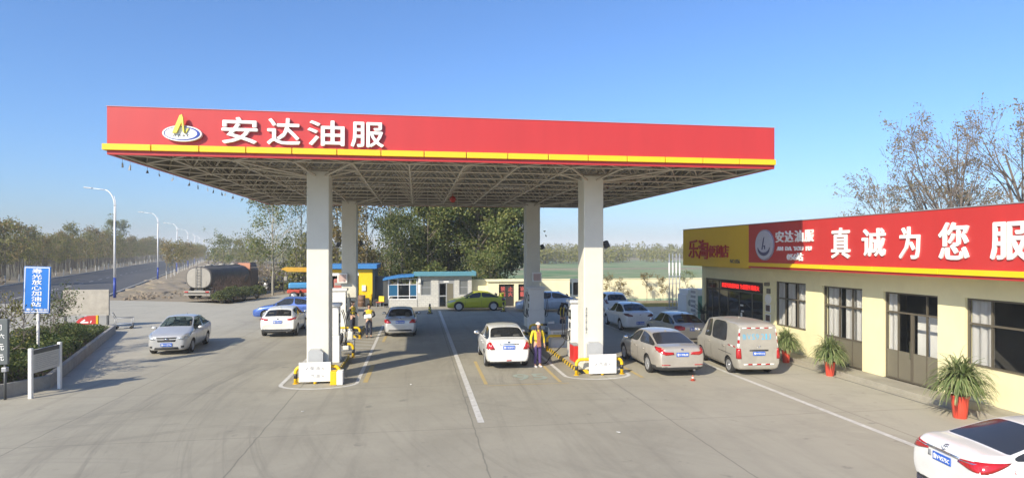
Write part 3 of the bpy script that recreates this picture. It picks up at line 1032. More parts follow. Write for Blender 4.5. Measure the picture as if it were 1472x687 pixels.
plate_x(bm, [(-0.16, -0.2), (-0.08, -0.2), (0.06, 0.35), (-0.02, 0.28)], SX - 0.064 - qx, ey, ez, 0.012)
plate_x(bm, [(0.0, -0.02), (0.12, -0.02), (0.12, -0.18), (0.05, -0.18), (0.05, -0.08), (0.0, -0.08)], SX - 0.064 - qx, ey, ez, 0.012)
fin(bm, 'emblem_mark', mat('emblem_mark', (0.06, 0.06, 0.14), 0.4), em2)

# windows and doors
def glazing(name, y0, y1, z0, z1, mull=(), trans=(), curtain=(), panel=None, pane='pane', fr=0.06):
    """Framed opening facing -x: mullions at y, transoms at z, panel = metal below this height."""
    fx = 0.09
    bm = bmesh.new()
    a, b = y0 - qy, y1 - qy
    box(bm, fx, fx + 0.07, a, a + fr, z0, z1)
    box(bm, fx, fx + 0.07, b - fr, b, z0, z1)
    box(bm, fx, fx + 0.07, a + fr, b - fr, z1 - fr, z1)
    box(bm, fx, fx + 0.07, a + fr, b - fr, z0, z0 + fr)
    for i, m_ in enumerate(mull):
        zz = z1 - fr
        ww = fr * 0.7
        if isinstance(m_, tuple):
            m_, zz, ww = m_[0], m_[1], m_[2] if len(m_) > 2 else ww
        box(bm, fx + 0.004 + i * 0.001, fx + 0.066, m_ - qy - ww / 2, m_ - qy + ww / 2, z0 + fr, zz)
    for i, t_ in enumerate(trans):
        box(bm, fx + 0.002, fx + 0.068, a + fr, b - fr, t_ - fr * 0.45, t_ + fr * 0.45)
    o = fin(bm, name, M['frame'], sh)
    zb = panel if panel else z0 + fr
    boxo('pane', M[pane], o, fx + 0.03, fx + 0.042, a + fr, b - fr, zb, z1 - fr)
    if panel:
        boxo('door_panel', M['door_panel'], o, fx + 0.015, fx + 0.055, a + fr, b - fr, z0 + fr, zb)
    for c0, c1 in curtain:
        bm = bmesh.new()
        nn = 28
        pts = []
        for k in range(nn + 1):
            t_ = k / nn
            pts.append((0.21 + 0.035 * math.sin(t_ * (c1 - c0) * 24 + c0), c0 + (c1 - c0) * t_ - qy))
        lo = [bm.verts.new((p[0], p[1], z0 + 0.05 if not panel else 0.2)) for p in pts]
        hi = [bm.verts.new((p[0], p[1], z1 + 0.05)) for p in pts]
        for k in range(nn):
            bm.faces.new((lo[k], lo[k + 1], hi[k + 1], hi[k]))
        bmesh.ops.solidify(bm, geom=bm.faces[:], thickness=0.01)
        fin(bm, 'curtain', M['curtain'], o, smooth=True)
    return o
glazing('window', 23.05, 25.25, 1.15, 3.08, mull=(23.75, 24.6), trans=(2.35,), curtain=((23.1, 23.82), (24.0, 24.5), (24.72, 25.2)))
glazing('window', 19.82, 22.02, 0.16, 3.06, mull=(20.45, 21.15), trans=(2.33, 1.15), curtain=((19.9, 20.42), (20.48, 20.95), (21.2, 21.95)), panel=1.15)
g = glazing('glass_door', 16.6, 18.82, 0.16, 3.04, mull=(17.12, 18.28, (17.7, 2.36, 0.11)), trans=(2.38,), curtain=((18.32, 18.76),), panel=1.12)
boxo('handle', M['chrome'], g, 0.05, 0.075, 17.72 - qy, 17.745 - qy, 0.95, 1.5)
glazing('window', 11.0, 15.66, 1.13, 3.06, mull=(14.9, 13.2), trans=(2.33,), curtain=((14.95, 15.6), (11.1, 11.8)))
glazing('window', 7.0, 9.8, 1.13, 3.06, mull=(8.4,), trans=(2.33,))
g = glazing('shop_entrance', 26.2, 32.0, 0.16, 2.95, mull=(31.3, 30.55, 29.6, 28.5, 27.3), trans=(2.42,), pane='pane_dark', fr=0.08)
bm = bmesh.new()
bbox(bm, 0.02, 0.085, 26.35 - qy, 30.2 - qy, 2.47, 2.90, 0.01)
led = fin(bm, 'led_screen', M['black'], g)
text('led_text', '欢迎光临便利店 为您服务请熄火', led, M['led'], (0.018, 28.3 - qy, 2.67), 3.55, 0.24, '-x', 0.004, bold=0.015)
bm = bmesh.new()
bbox(bm, 0.05, 0.08, 28.05 - qy, 28.30 - qy, 1.72, 1.80, 0.005)
bbox(bm, 0.05, 0.08, 28.0 - qy, 28.2 - qy, 1.45, 1.52, 0.005)
bbox(bm, 0.05, 0.08, 28.15 - qy, 28.27 - qy, 1.18, 1.40, 0.005)
fin(bm, 'door_sticker', M['white'], g)
# plaques between the entrance and the first window
for nm, y, z0, z1, wd, m_ in (('plaque', 25.72, 2.50, 2.72, 0.3, 'door_panel'), ('poster', 25.75, 1.66, 2.02, 0.42, 'door_dark'), ('poster', 25.75, 1.22, 1.58, 0.42, 'door_dark')):
    p_ = boxo(nm, M['frame'] if nm == 'plaque' else M['white'], sh, -0.03, -0.003, y - wd / 2 - qy, y + wd / 2 - qy, z0, z1, 0.008)
    boxo('picture', M[m_] if nm == 'plaque' else mat('poster_print', (0.14, 0.05, 0.04), 0.4, c2=(0.05, 0.06, 0.05), scale=7), p_, -0.036, -0.031, y - wd / 2 + 0.045 - qy, y + wd / 2 - 0.045 - qy, z0 + 0.045, z1 - 0.045)
bm = bmesh.new()
plate_x(bm, ellipse(0, 0, 0.24, 0.22, 24), -0.003, 25.75 - qy, 2.25, 0.03)
fin(bm, 'notice_disc', M['white'], sh)
bm = bmesh.new()
bbox(bm, -0.2, -0.003, 25.62 - qy, 25.8 - qy, 2.84, 3.0, 0.03)
fin(bm, 'outdoor_speaker', M['door_panel'], sh)
# cistern on the roof
bm = bmesh.new()
lathe(bm, [(0.02, 0), (0.5, 0.0), (0.55, 0.1), (0.55, 0.75), (0.4, 0.95), (0.2, 1.02), (0.02, 1.03)], 20)
o = fin(bm, 'water_tank', M['white'], None, loc=(17.5, 28.7, 4.46))
tag(o, 'white water tank standing on the shop roof just behind the sign', 'tank')

# ------------------------------------------------------------------ back wall, gate block, booth, workshop
bw = thing('boundary_wall', 'long pale cream boundary wall closing the far side of the forecourt', 'wall', (17, 49.95, 0))
boxo('wall_body', M['cream_pale'], bw, -12.7, 18, -0.1, 0.1, 0, 2.06)
boxo('wall_cap', M['cream_pale'], bw, -12.7, 18, -0.14, 0.14, 2.062, 2.12)
boxo('wall_base', M['green_band'], bw, -5, 18, -0.13, -0.103, 0, 0.42)
gb = thing('gate_block', 'cream gate block with flat lintel and two dark doors bearing red characters', 'gate', (7.4, 49.3, 0))
boxo('pier', M['cream_pale'], gb, -1.75, -0.96, -0.35, 0.5, 0, 1.95)
boxo('pier', M['cream_pale'], gb, 0.28, 0.62, -0.35, 0.5, 0, 1.76)
boxo('pier', M['cream_pale'], gb, 1.82, 2.4, -0.35, 0.5, 0, 1.95)
boxo('lintel', M['cream_pale'], gb, -0.958, 1.818, -0.35, 0.5, 1.762, 1.95)
boxo('cornice', M['cream_pale'], gb, -1.9, 2.55, -0.5, 0.52, 1.952, 2.06, 0.02)
RED_P = mat('faded_red_paint', (0.50, 0.10, 0.085), 0.6)
for x0, x1, chars in ((-0.95, 0.27, (('禁', -0.62, 1.38), ('止', 0.0, 1.38), ('烟', -0.62, 0.95), ('火', 0.0, 0.95))), (0.63, 1.81, (('油', 0.93, 1.38), ('重', 0.93, 0.95), ('库', 1.5, 1.38), ('地', 1.5, 0.95)))):
    dd = boxo('iron_door', M['door_dark'], gb, x0, x1, -0.16, -0.10, 0.02, 1.755)
    boxo('door_gap', M['black'], dd, (x0 + x1) / 2 - 0.012, (x0 + x1) / 2 + 0.012, -0.168, -0.162, 0.04, 1.74)
    for s, x, z in chars:
        text('door_character', s, dd, RED_P, (x, -0.163, z), 0.36, 0.34, '-y', 0.006, bold=0.07)
# planting bed along the wall
pb = thing('planting_bed', 'long raised planting bed with yellow kerb below the cream wall', 'planter', (17, 48.3, 0))
boxo('bed_kerb', mat('yellow_kerb', (0.50, 0.36, 0.06), 0.7, c2=(0.30, 0.25, 0.10), scale=2), pb, -4.5, 12, -1.6, -1.35, 0, 0.3, 0.02)
boxo('bed_soil', M['dirt'], pb, -4.5, 12, -1.345, 1.4, 0, 0.24)

bt = thing('guard_booth', 'small grey block booth with faded blue roof and glazed bay on its left', 'booth', (2.1, 49.3, 0))
# front wall with openings
bm = bmesh.new()
op = [(-1.78, -1.0, 0.92, 2.12), (-0.42, 0.82, 0.02, 2.14), (1.22, 1.92, 0.92, 2.12)]
xs = sorted(set([-2.1, 2.2] + [q[0] for q in op] + [q[1] for q in op]))
for a, b in zip(xs[:-1], xs[1:]):
    hole = [q for q in op if q[0] <= a and b <= q[1]]
    for z0, z1 in ([(0, 2.48)] if not hole else [(0, hole[0][2]), (hole[0][3], 2.48)]):
        if z1 - z0 > 0.03:
            box(bm, a, b, 0, 0.22, z0, z1)
box(bm, -2.1, -1.88, 0.222, 3.2, 0, 2.48)
box(bm, 1.98, 2.2, 0.222, 3.2, 0, 2.48)
box(bm, -1.88, 1.98, 2.98, 3.2, 0, 2.48)
fin(bm, 'wall', M['block'], bt)
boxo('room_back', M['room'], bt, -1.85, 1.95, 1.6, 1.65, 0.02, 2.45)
bm = bmesh.new()
bbox(bm, -2.35, 2.5, -0.35, 3.5, 2.5, 2.56, 0.01)
bbox(bm, -2.37, 2.52, -0.40, -0.352, 2.44, 2.80, 0.015)
bbox(bm, 2.502, 2.55, -0.35, 3.5, 2.44, 2.78, 0.01)
fin(bm, 'roof', M['teal_roof'], bt)
for x0, x1 in ((-1.78, -1.0), (1.22, 1.92)):
    bm = bmesh.new()
    for q in ((x0, x0 + 0.05, 0.92, 2.12), (x1 - 0.05, x1, 0.92, 2.12)):
        box(bm, q[0], q[1], 0.06, 0.12, q[2], q[3])
    for z in (0.92, 1.5, 2.07):
        box(bm, x0 + 0.05, x1 - 0.05, 0.06, 0.12, z, z + 0.05)
    wn = fin(bm, 'window', M['grey_metal'], bt)
    boxo('pane', mat('grey_shutter_pane', (0.16, 0.17, 0.17), 0.3), wn, x0 + 0.05, x1 - 0.05, 0.08, 0.1, 0.97, 2.07)
bm = bmesh.new()
for q in ((-0.42, -0.34), (0.15, 0.24), (0.74, 0.82)):
    box(bm, q[0], q[1], 0.05, 0.13, 0.02, 1.83)
box(bm, -0.34, 0.15, 0.055, 0.125, 0.8, 0.9)
box(bm, -0.42, 0.82, 0.05, 0.13, 1.832, 2.14)
dr = fin(bm, 'booth_door', M['grey_metal'], bt)
boxo('pane', M['pane'], dr, -0.34, 0.15, 0.08, 0.095, 0.9, 1.83)
boxo('pane', M['pane_dark'], dr, -0.34, 0.15, 0.08, 0.095, 0.04, 0.8)
boxo('door_leaf', M['door_panel'], dr, 0.24, 0.74, 0.07, 0.1, 0.03, 1.83)
boxo('door_plate', M['white'], dr, -0.02, 0.4, 0.02, 0.048, 1.92, 2.03)
boxo('wall_notice', M['white'], bt, -2.03, -1.85, -0.03, -0.003, 1.1, 1.75)
ac = boxo('wall_unit', M['white'], bt, -2.0, -1.82, -0.14, -0.033, 1.9, 2.42, 0.02)
# glazed bay
boxo('bay_plinth', M['block'], bt, -4.35, -2.103, -0.05, 2.6, 0, 0.62)
bm = bmesh.new()
for x in (-4.35, -3.62, -2.72, -2.16):
    box(bm, x, x + 0.06, -0.03, 0.03, 0.622, 2.25)
for z in (0.622, 0.86, 1.75, 2.2):
    for xa, xb in ((-4.29, -3.62), (-3.56, -2.72), (-2.66, -2.16)):
        box(bm, xa, xb, -0.028, 0.028, z, z + 0.05)
for y in (0.8, 1.6, 2.5):
    box(bm, -4.35, -4.29, y, y + 0.06, 0.622, 2.2)
for z in (0.622, 0.86, 1.75, 2.2):
    box(bm, -4.348, -4.292, 0.03, 2.5, z, z + 0.05)
by = fin(bm, 'bay_window', M['lamp_white'], bt)
boxo('pane', M['pane_blue'], by, -4.29, -3.62, -0.01, 0.004, 0.9, 1.75)
boxo('pane', M['pane_dark'], by, -3.56, -2.72, -0.01, 0.004, 0.9, 1.75)
boxo('pane', M['pane_blue'], by, -2.66, -2.16, -0.01, 0.004, 0.9, 1.75)
boxo('pane', M['pane'], by, -4.29, -2.16, -0.012, 0.002, 1.8, 2.2)
boxo('pane', M['pane'], by, -4.29, -2.16, -0.012, 0.002, 0.67, 0.86)
boxo('pane', M['pane_blue'], by, -4.33, -4.31, 0.04, 2.5, 0.9, 1.75)
bm = bmesh.new()
pr = [(-4.75, 2.12), (-4.72, 2.26), (-3.6, 2.47), (-2.35, 2.55), (-2.35, 2.40), (-3.6, 2.32)]
prism(bm, pr[::-1], -2.8, 0.45, 0, Matrix(((1, 0, 0, 0), (0, 0, -1, 0), (0, 1, 0, 0), (0, 0, 0, 1))))
fin(bm, 'bay_roof', M['blue_roof'], bt)

wk = thing('workshop', 'yellow walled workshop with blue roof and open dark bay left of the booth', 'workshop', (-6.5, 51.2, 0))
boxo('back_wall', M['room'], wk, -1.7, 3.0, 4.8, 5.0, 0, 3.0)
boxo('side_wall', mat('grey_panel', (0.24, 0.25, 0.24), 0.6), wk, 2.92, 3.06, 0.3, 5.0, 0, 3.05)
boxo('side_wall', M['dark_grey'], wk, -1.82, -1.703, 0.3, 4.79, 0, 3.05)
boxo('yellow_panel', M['yellow'], wk, 1.85, 2.92, 0.0, 0.28, 0.62, 2.93)
boxo('panel_foot', M['dark_grey'], wk, 1.9, 2.9, 0.06, 0.24, 0.0, 0.617)
boxo('corner_post', M['barrier'], wk, 2.7, 2.86, -0.2, -0.02, 0, 0.95)
boxo('eaves_band', M['yellow'], wk, -1.82, 1.847, 0.0, 0.2, 2.66, 2.93)
boxo('eaves_band', M['white'], wk, -1.82, 1.847, 0.01, 0.2, 2.42, 2.656)
boxo('electric_box', M['white'], wk, 2.1, 2.4, -0.1, -0.003, 1.2, 1.65)
bm = bmesh.new()
bbox(bm, -1.95, 3.3, -0.4, 5.3, 2.98, 3.32, 0.02)
fin(bm, 'roof', M['blue_roof'], wk)
fg = thing('metal_gate', 'dark sheet metal gate standing between the workshop and the booth', 'gate', (-2.9, 52.0, 0))
boxo('gate_leaf', M['dark_grey'], fg, -0.55, 0.5, 0, 0.06, 0.08, 2.35)
boxo('gate_frame', M['black'], fg, -0.6, -0.553, -0.02, 0.08, 0, 2.4)
boxo('gate_frame', M['black'], fg, 0.503, 0.55, -0.02, 0.08, 0, 2.4)

# ------------------------------------------------------------------ vehicles
RWH = 0.80
def evaluated(me_obj):
    dg = bpy.context.evaluated_depsgraph_get()
    return bpy.data.meshes.new_from_object(me_obj.evaluated_get(dg))

def st_sedan(L, W, H, hood=0.93, deck=1.05, cowl=1.28, rf=1.98, rr=3.25, dk=4.02, belt=0.95, nose=0.60, tailz=0.98, roofw=0.67, lip=0.0):
    """Stations front to back: (distance from the front, bottom, shoulder, top, half width, half width of the top edge)."""
    w = W / 2
    S = [(0.0, .30, nose - .10, nose, .66 * w, .52 * w), (0.05, .22, nose, nose + .07, .80 * w, .64 * w),
         (0.22, .19, nose + .07, nose + .14, .93 * w, (RWH - .04) * w), (0.55, .18, hood - .13, hood - .07, .985 * w, RWH * w),
         (cowl * 0.76, .18, hood - .07, hood, 1.0 * w, RWH * w),
         (cowl, .18, belt - .05, hood + .06, 1.0 * w, (RWH + .02) * w),
         (rf, .18, belt - .02, H - .035, 1.0 * w, roofw * w), ((rf + rr) / 2, .18, belt, H, 1.0 * w, (roofw + .015) * w),
         (rr, .18, belt + .02, H - .06, 1.0 * w, roofw * w), (dk, .18, deck - .07, deck + .01, .99 * w, RWH * w),
         ((dk + L - .09) / 2, .20, deck - .08, deck + lip * .5, .975 * w, RWH * w), (L - .09, .24, deck - .14, deck - .03 + lip, .90 * w, .68 * w),
         (L - .02, .28, tailz - .24, tailz - .10, .86 * w, .66 * w), (L, .34, .58, .66, .80 * w, .62 * w)]
    return S, dict(cowl=5, side=((5, 7), (7, 9)), wind=(5, 6), rear=(8, 9))

def st_hatch(L, W, H, hood=0.98, cowl=1.20, rf=1.95, rr=3.45, belt=1.0, nose=0.66, base=1.06, roofw=0.68):
    w = W / 2
    S = [(0.0, .30, nose - .10, nose, .66 * w, .52 * w), (0.05, .22, nose, nose + .07, .80 * w, .64 * w),
         (0.22, .19, nose + .08, nose + .15, .93 * w, (RWH - .04) * w), (0.55, .18, hood - .13, hood - .06, .985 * w, RWH * w),
         (cowl * 0.76, .18, hood - .07, hood, 1.0 * w, RWH * w),
         (cowl, .18, belt - .05, hood + .07, 1.0 * w, (RWH + .02) * w),
         (rf, .18, belt - .02, H - .04, 1.0 * w, roofw * w), ((rf + rr) / 2, .18, belt, H, 1.0 * w, (roofw + .02) * w),
         (rr, .18, belt + .04, H - .05, 1.0 * w, roofw * w), (rr + .14, .18, belt + .05, H - .11, .995 * w, (roofw - .01) * w),
         (L - .16, .20, base - .06, base + .01, .96 * w, (RWH - .04) * w), (L - .05, .24, base - .20, base - .12, .92 * w, (RWH - .04) * w),
         (L, .30, .60, .72, .86 * w, .66 * w), (L - .02, .34, .44, .52, .82 * w, .62 * w)]
    return S, dict(cowl=5, side=((5, 7), (7, 9)), wind=(5, 6), rear=(9, 10))

def st_van(L, W, H):
    w = W / 2
    S = [(0.0, .32, .72, .80, RWH * w, .58 * w), (0.05, .24, .86, .96, .86 * w, (RWH - .04) * w), (0.16, .20, .98, 1.08, .95 * w, .78 * w),
         (0.34, .19, 1.02, 1.14, .99 * w, .80 * w),
         (0.95, .19, 1.06, H - .13, 1.0 * w, .74 * w), (1.25, .19, 1.07, H - .05, 1.0 * w, (RWH + .02) * w),
         (1.62, .19, 1.07, H - .02, 1.0 * w, .85 * w), (2.45, .19, 1.07, H, 1.0 * w, .87 * w), (2.95, .19, 1.07, H - .01, 1.0 * w, .87 * w),
         (L - .22, .19, 1.07, H - .035, .995 * w, .86 * w), (L - .12, .22, 1.06, H - .12, .98 * w, .84 * w),
         (L - .05, .24, 1.0, 1.16, .965 * w, .88 * w), (L - .02, .26, .74, .84, .94 * w, .84 * w), (L, .34, .46, .52, .90 * w, .80 * w)]
    return S, dict(cowl=3, side=((4, 6), (6, 8)), wind=(3, 4), rear=None, van=True, crease=(0.35, 0.6, 0.45))

def car_cage(L, S):
    bm = bmesh.new()
    bm.edges.layers.float.new('crease_edge')
    bm.verts.layers.float.new('crease_vert')
    rows = []
    N = len(S)
    for i, (d, zb, zs, zt, hw, rw) in enumerate(S):
        y = L / 2 - d
        zd = 0.055 if zt - zs > 0.2 else 0.02
        prof = [(0, zb), (.84 * hw, zb), (.955 * hw, zb + .10), (1.0 * hw, zb + .52 * (zs - zb)), (.99 * hw, zs - .09), (.945 * hw, zs),
                (rw, zt - zd), (rw * .62, zt - .012), (0, zt)]
        R_ = [bm.verts.new((x, y, z)) for x, z in prof]
        L_ = [R_[0]] + [bm.verts.new((-x, y, z)) for x, z in prof[1:-1]] + [R_[-1]]
        rows.append((R_, L_))
    F = {}
    for i in range(N - 1):
        for k in range(8):
            for s in (0, 1):
                A, B = rows[i][s], rows[i + 1][s]
                F[(i, k, s)] = bm.faces.new((A[k], A[k + 1], B[k + 1], B[k]) if s else (A[k + 1], A[k], B[k], B[k + 1]))
    for i in (0, N - 1):
        R_, L_ = rows[i]
        for k in range(8):
            if k == 0:
                vs_ = (R_[0], R_[1], L_[1])
            elif k == 7:
                vs_ = (R_[7], R_[8], L_[7])
            else:
                vs_ = (R_[k], R_[k + 1], L_[k + 1], L_[k])
            F[(i, k, 'cap')] = bm.faces.new(vs_)
    bmesh.ops.recalc_face_normals(bm, faces=bm.faces)
    return bm, F, rows

WHEEL_CACHE = {}
def wheel_meshes(r, wd, style):
    key = (r, wd, style)
    if key in WHEEL_CACHE:
        return WHEEL_CACHE[key]
    bm = bmesh.new()
    h = wd / 2
    ri = r * 0.66
    lathe(bm, [(ri, -h * .9), (r * .90, -h), (r * .985, -h * .75), (r, -h * .4), (r, h * .4), (r * .985, h * .75), (r * .90, h), (ri, h * .9), (ri * .98, h * .4), (ri * .98, -h * .4)], 28, axis='x')
    ty = bpy.data.meshes.new('tyre'); bm.to_mesh(ty); bm.free()
    bm = bmesh.new()
    lathe(bm, [(ri * 1.01, h * .72), (ri * 1.02, h * .93), (ri * .90, h * .93), (ri * .86, h * .45), (0.02, h * .38)], 28, axis='x', mi=0)
    for f in bm.faces:
        if f.calc_center_median().x < h * .5:
            f.material_index = 1
    ns = {'five': 5, 'ten': 10, 'steel': 0, 'seven': 7}[style]
    for k in range(ns):
        a = 2 * PI * k / ns
        wd_ = 0.20 if ns == 5 else 0.13 if ns == 10 else 0.2
        p = [(-ri * wd_ * .5, .0), (ri * wd_ * .5, .0), (ri * wd_ * .62, ri * .93), (-ri * wd_ * .62, ri * .93)]
        m_ = Matrix.Rotation(a, 4, 'X') @ Matrix(((0, 0, 1, h * .55), (1, 0, 0, 0), (0, 1, 0, 0), (0, 0, 0, 1)))
        prism(bm, p, 0, h * .32, 0, m_)
    if style == 'steel':
        lathe(bm, [(ri * .8, h * .5), (ri * .7, h * .8), (ri * .35, h * .62), (0.03, h * .66)], 20, axis='x', mi=0)
    lathe(bm, [(ri * .2, h * .5), (ri * .2, h * .95), (0.01, h * .98)], 14, axis='x', mi=0)
    rm = bpy.data.meshes.new('rim'); bm.to_mesh(rm); bm.free()
    ty.shade_smooth(); 
    ty.materials.append(M['tyre'])
    rm.materials.append(M['alloy']); rm.materials.append(M['plastic'])
    WHEEL_CACHE[key] = (ty, rm)
    return ty, rm

def patch(tree, poly, axis, sgn, off=0.008, cuts=2, th=0.015):
    """Outline laid on the body: axis 'y' looks along the car (poly in x,z), axis 'x' from the side (poly in y,z), axis 'z' from above (x,y)."""
    t = bmesh.new()
    def P(q):
        return Vector((q[0], 0, q[1])) if axis == 'y' else Vector((0, q[0], q[1])) if axis == 'x' else Vector((q[0], q[1], 0))
    f = t.faces.new([t.verts.new(P(q)) for q in poly])
    bmesh.ops.triangulate(t, faces=[f])
    if cuts:
        bmesh.ops.subdivide_edges(t, edges=t.edges[:], cuts=cuts, use_grid_fill=True)
        bmesh.ops.triangulate(t, faces=t.faces[:])
    D = Vector((0, -sgn, 0)) if axis == 'y' else Vector((-sgn, 0, 0)) if axis == 'x' else Vector((0, 0, -1))
    ok = True
    hits = []
    for v in t.verts:
        o = v.co - D * 6
        h, n, _, _ = tree.ray_cast(o, D)
        if h is None:
            h, n, _, _ = tree.find_nearest(v.co - D * 2.2)
        hits.append(h - D * off)
    for v, h in zip(t.verts, hits):
        v.co = h
    for f in t.faces:
        f.smooth = True
    t.normal_update()
    for f in t.faces:
        if f.normal.dot(D) > 0:
            f.normal_flip()
    g = bmesh.ops.extrude_face_region(t, geom=t.faces[:])
    for e in g['geom']:
        if isinstance(e, bmesh.types.BMVert):
            e.co = e.co
    for v in t.verts:
        pass
    # the original faces become the underside
    top = [e for e in g['geom'] if isinstance(e, bmesh.types.BMVert)]
    ts = set(top)
    for v in t.verts:
        if v not in ts:
            v.co = v.co + D * th
    return t

def mirror_poly(p):
    return [(-x, z) for x, z in p][::-1]

def car(name, label, loc, az, L, W, H, paint, stations, wb, fo, wr=0.31, rim='five', group=None,
        tail=(), side_tail=(), tail_mat='tail', head=(), side_head=(), grille=(), front_plate=False, plate=None, plate_z=0.86, plate_at='rear',
        bumper_trim=None, glass='carglass', extras=None, wing=False, cat='car', mirrors=(0.0, 0.0), mirror_paint=True, chrome_bar=None, roofrail=False, side_glass=None, handles=True, interior=True, reflect=(), cladding=False):
    S, G = stations
    root = thing(name, label, cat, loc, -R(az), group)
    bm, F, rows = car_cage(L, S)
    N = len(S)
    cr = bm.edges.layers.float['crease_edge']
    cv = bm.verts.layers.float['crease_vert']
    def inset(fs, th, mi):
        for f in fs:
            pass
        r_ = bmesh.ops.inset_region(bm, faces=fs, thickness=th, depth=0.0, use_even_offset=True)
        for f in fs:
            f.material_index = mi
        inner = set(fs)
        for f in fs:
            for e in f.edges:
                if any(q not in inner for q in e.link_faces):
                    e[cr] = 1.0
        for f in fs:
            for v in f.verts:
                be = [e for e in v.link_edges if e[cr] >= 0.99]
                if len(be) == 2:
                    d1 = (be[0].other_vert(v).co - v.co).normalized(); d2 = (be[1].other_vert(v).co - v.co).normalized()
                    if d1.dot(d2) > -0.88:
                        v[cv] = 0.85
    # crisper shoulder, roof rail and end edges than plain subdivision gives
    ca = G.get('crease', (0.28, 0.5, 0.35))
    def ce(a, b, v):
        e = bm.edges.get((a, b))
        if e is not None:
            e[cr] = max(e[cr], v)
    for i in range(N - 1):
        for s in (0, 1):
            ce(rows[i][s][5], rows[i + 1][s][5], ca[0])
            ce(rows[i][s][6], rows[i + 1][s][6], ca[1] if i >= G['cowl'] else 0.3)
            ce(rows[i][s][1], rows[i + 1][s][1], 0.3)
    for i in (0, 1, N - 2, N - 1) if not G.get('van') else (0, N - 4, N - 3, N - 2, N - 1):
        for s in (0, 1):
            for k in range(1, 8):
                ce(rows[i][s][k], rows[i][s][k + 1], ca[2])
    for i in (G['cowl'], G['cowl'] + 1) + ((G['rear'][0], G['rear'][1]) if G['rear'] else ()):
        for s in (0, 1):
            for k in (6, 7):
                ce(rows[i][s][k], rows[i][s][k + 1], 0.55)
    for (i, k, s), f in F.items():
        if k == 0 and s != 'cap':
            for e in f.edges:
                if all(abs(v.co.z - f.calc_center_median().z) < 0.2 for v in e.verts) and e.calc_length() > 0.01:
                    e[cr] = max(e[cr], 0.3)
    inset([F[(i, k, s)] for i in range(*G['wind']) for k in (6, 7) for s in (0, 1)], 0.03, 1)
    if G['rear']:
        inset([F[(i, k, s)] for i in range(*G['rear']) for k in (6, 7) for s in (0, 1)], 0.03, 2)
    for a, b in (side_glass if side_glass is not None else G['side']):
        for s in (0, 1):
            inset([F[(i, 5, s)] for i in range(a, b)], 0.03, 3 if s == 0 else 4)
    me = bpy.data.meshes.new('body')
    bm.to_mesh(me); bm.free()
    tmp = bpy.data.objects.new('tmp', me)
    col.objects.link(tmp)
    ss = tmp.modifiers.new('s', 'SUBSURF'); ss.levels = 2; ss.render_levels = 2
    for _ in range(7):
        me.materials.append(None)
    # wheel wells cut out of the body
    fa, ra = L / 2 - fo, L / 2 - fo - wb
    cb_ = bmesh.new()
    for y in (fa, ra):
        for sx in (-1, 1):
            a, b = sorted((sx * (W / 2 - .30), sx * (W / 2 + .3)))
            lathe(cb_, [(wr + .055, a), (wr + .055, b)], 32, 6, Matrix.Translation((0, y, wr)), axis='x')
    bmesh.ops.recalc_face_normals(cb_, faces=cb_.faces)
    cm = bpy.data.meshes.new('cut'); cb_.to_mesh(cm); cb_.free()
    for _ in range(7):
        cm.materials.append(None)
    co = bpy.data.objects.new('cut', cm)
    col.objects.link(co)
    bo = tmp.modifiers.new('b', 'BOOLEAN'); bo.operation = 'DIFFERENCE'; bo.object = co; bo.solver = 'EXACT'
    ev = evaluated(tmp)
    bpy.data.objects.remove(tmp); bpy.data.objects.remove(co)
    B = bmesh.new(); B.from_mesh(ev); bpy.data.meshes.remove(ev)
    for f in B.faces:
        if f.material_index == 5:
            f.material_index = 0
    tree = BVHTree.FromBMesh(B)
    # split by material into the parts
    def take(mi):
        t = bmesh.new(); mp = {}
        for f in B.faces:
            if f.material_index == mi:
                vs_ = []
                for v in f.verts:
                    if v not in mp:
                        mp[v] = t.verts.new(v.co)
                    vs_.append(mp[v])
                q = t.faces.new(vs_); q.smooth = True
        return t
    parts = {mi: take(mi) for mi in (1, 2, 3, 4)}
    bmesh.ops.delete(B, geom=[f for f in B.faces if f.material_index in (1, 2, 3, 4)], context='FACES')
    for f in B.faces:
        f.smooth = True
        if f.material_index == 6:
            f.material_index = 1
        elif f.material_index != 0:
            f.material_index = 0
    trim_z = bumper_trim
    if trim_z:
        for f in B.faces:
            c = f.calc_center_median()
            if f.material_index == 0 and c.z < trim_z and (cladding or c.y < ra - wr or c.y > fa + wr or c.z < 0.24):
                f.material_index = 2
    body = fin(B, 'body', [paint, M['plastic'], M['plastic']], root, smooth=True, angle=35)
    gm = M[glass] if isinstance(glass, str) else glass
    for mi, nm in ((1, 'windscreen'), (2, 'rear_window'), (3, 'side_window'), (4, 'side_window')):
        if parts[mi].faces:
            if mi in (3, 4):
                # one pane per door: split by connected pieces
                t = parts[mi]
                seen = set(); comps = []
                for f in t.faces:
                    if f in seen: continue
                    st_ = [f]; cmp_ = []
                    while st_:
                        q = st_.pop()
                        if q in seen: continue
                        seen.add(q); cmp_.append(q)
                        for e in q.edges:
                            st_ += [x for x in e.link_faces if x not in seen]
                    comps.append(cmp_)
                for cmp_ in comps:
                    u = bmesh.new(); mp = {}
                    for f in cmp_:
                        vs_ = []
                        for v in f.verts:
                            if v not in mp: mp[v] = u.verts.new(v.co)
                            vs_.append(mp[v])
                        u.faces.new(vs_).smooth = True
                    fin(u, nm, gm, root)
                t.free()
            else:
                fin(parts[mi], nm, gm, root)
        else:
            parts[mi].free()
    # lamps
    def lamp_set(nm, polys, sides, m_, sg):
        for sx in (1, -1):
            t = bmesh.new()
            for p in polys:
                add(t, patch(tree, p if sx > 0 else mirror_poly(p), 'y', sg, 0.016, 3))
            for p in sides:
                add(t, patch(tree, p if sx > 0 else p[::-1], 'x', sx, 0.016, 3))
            if t.faces:
                fin(t, nm, m_, root)
            else:
                t.free()
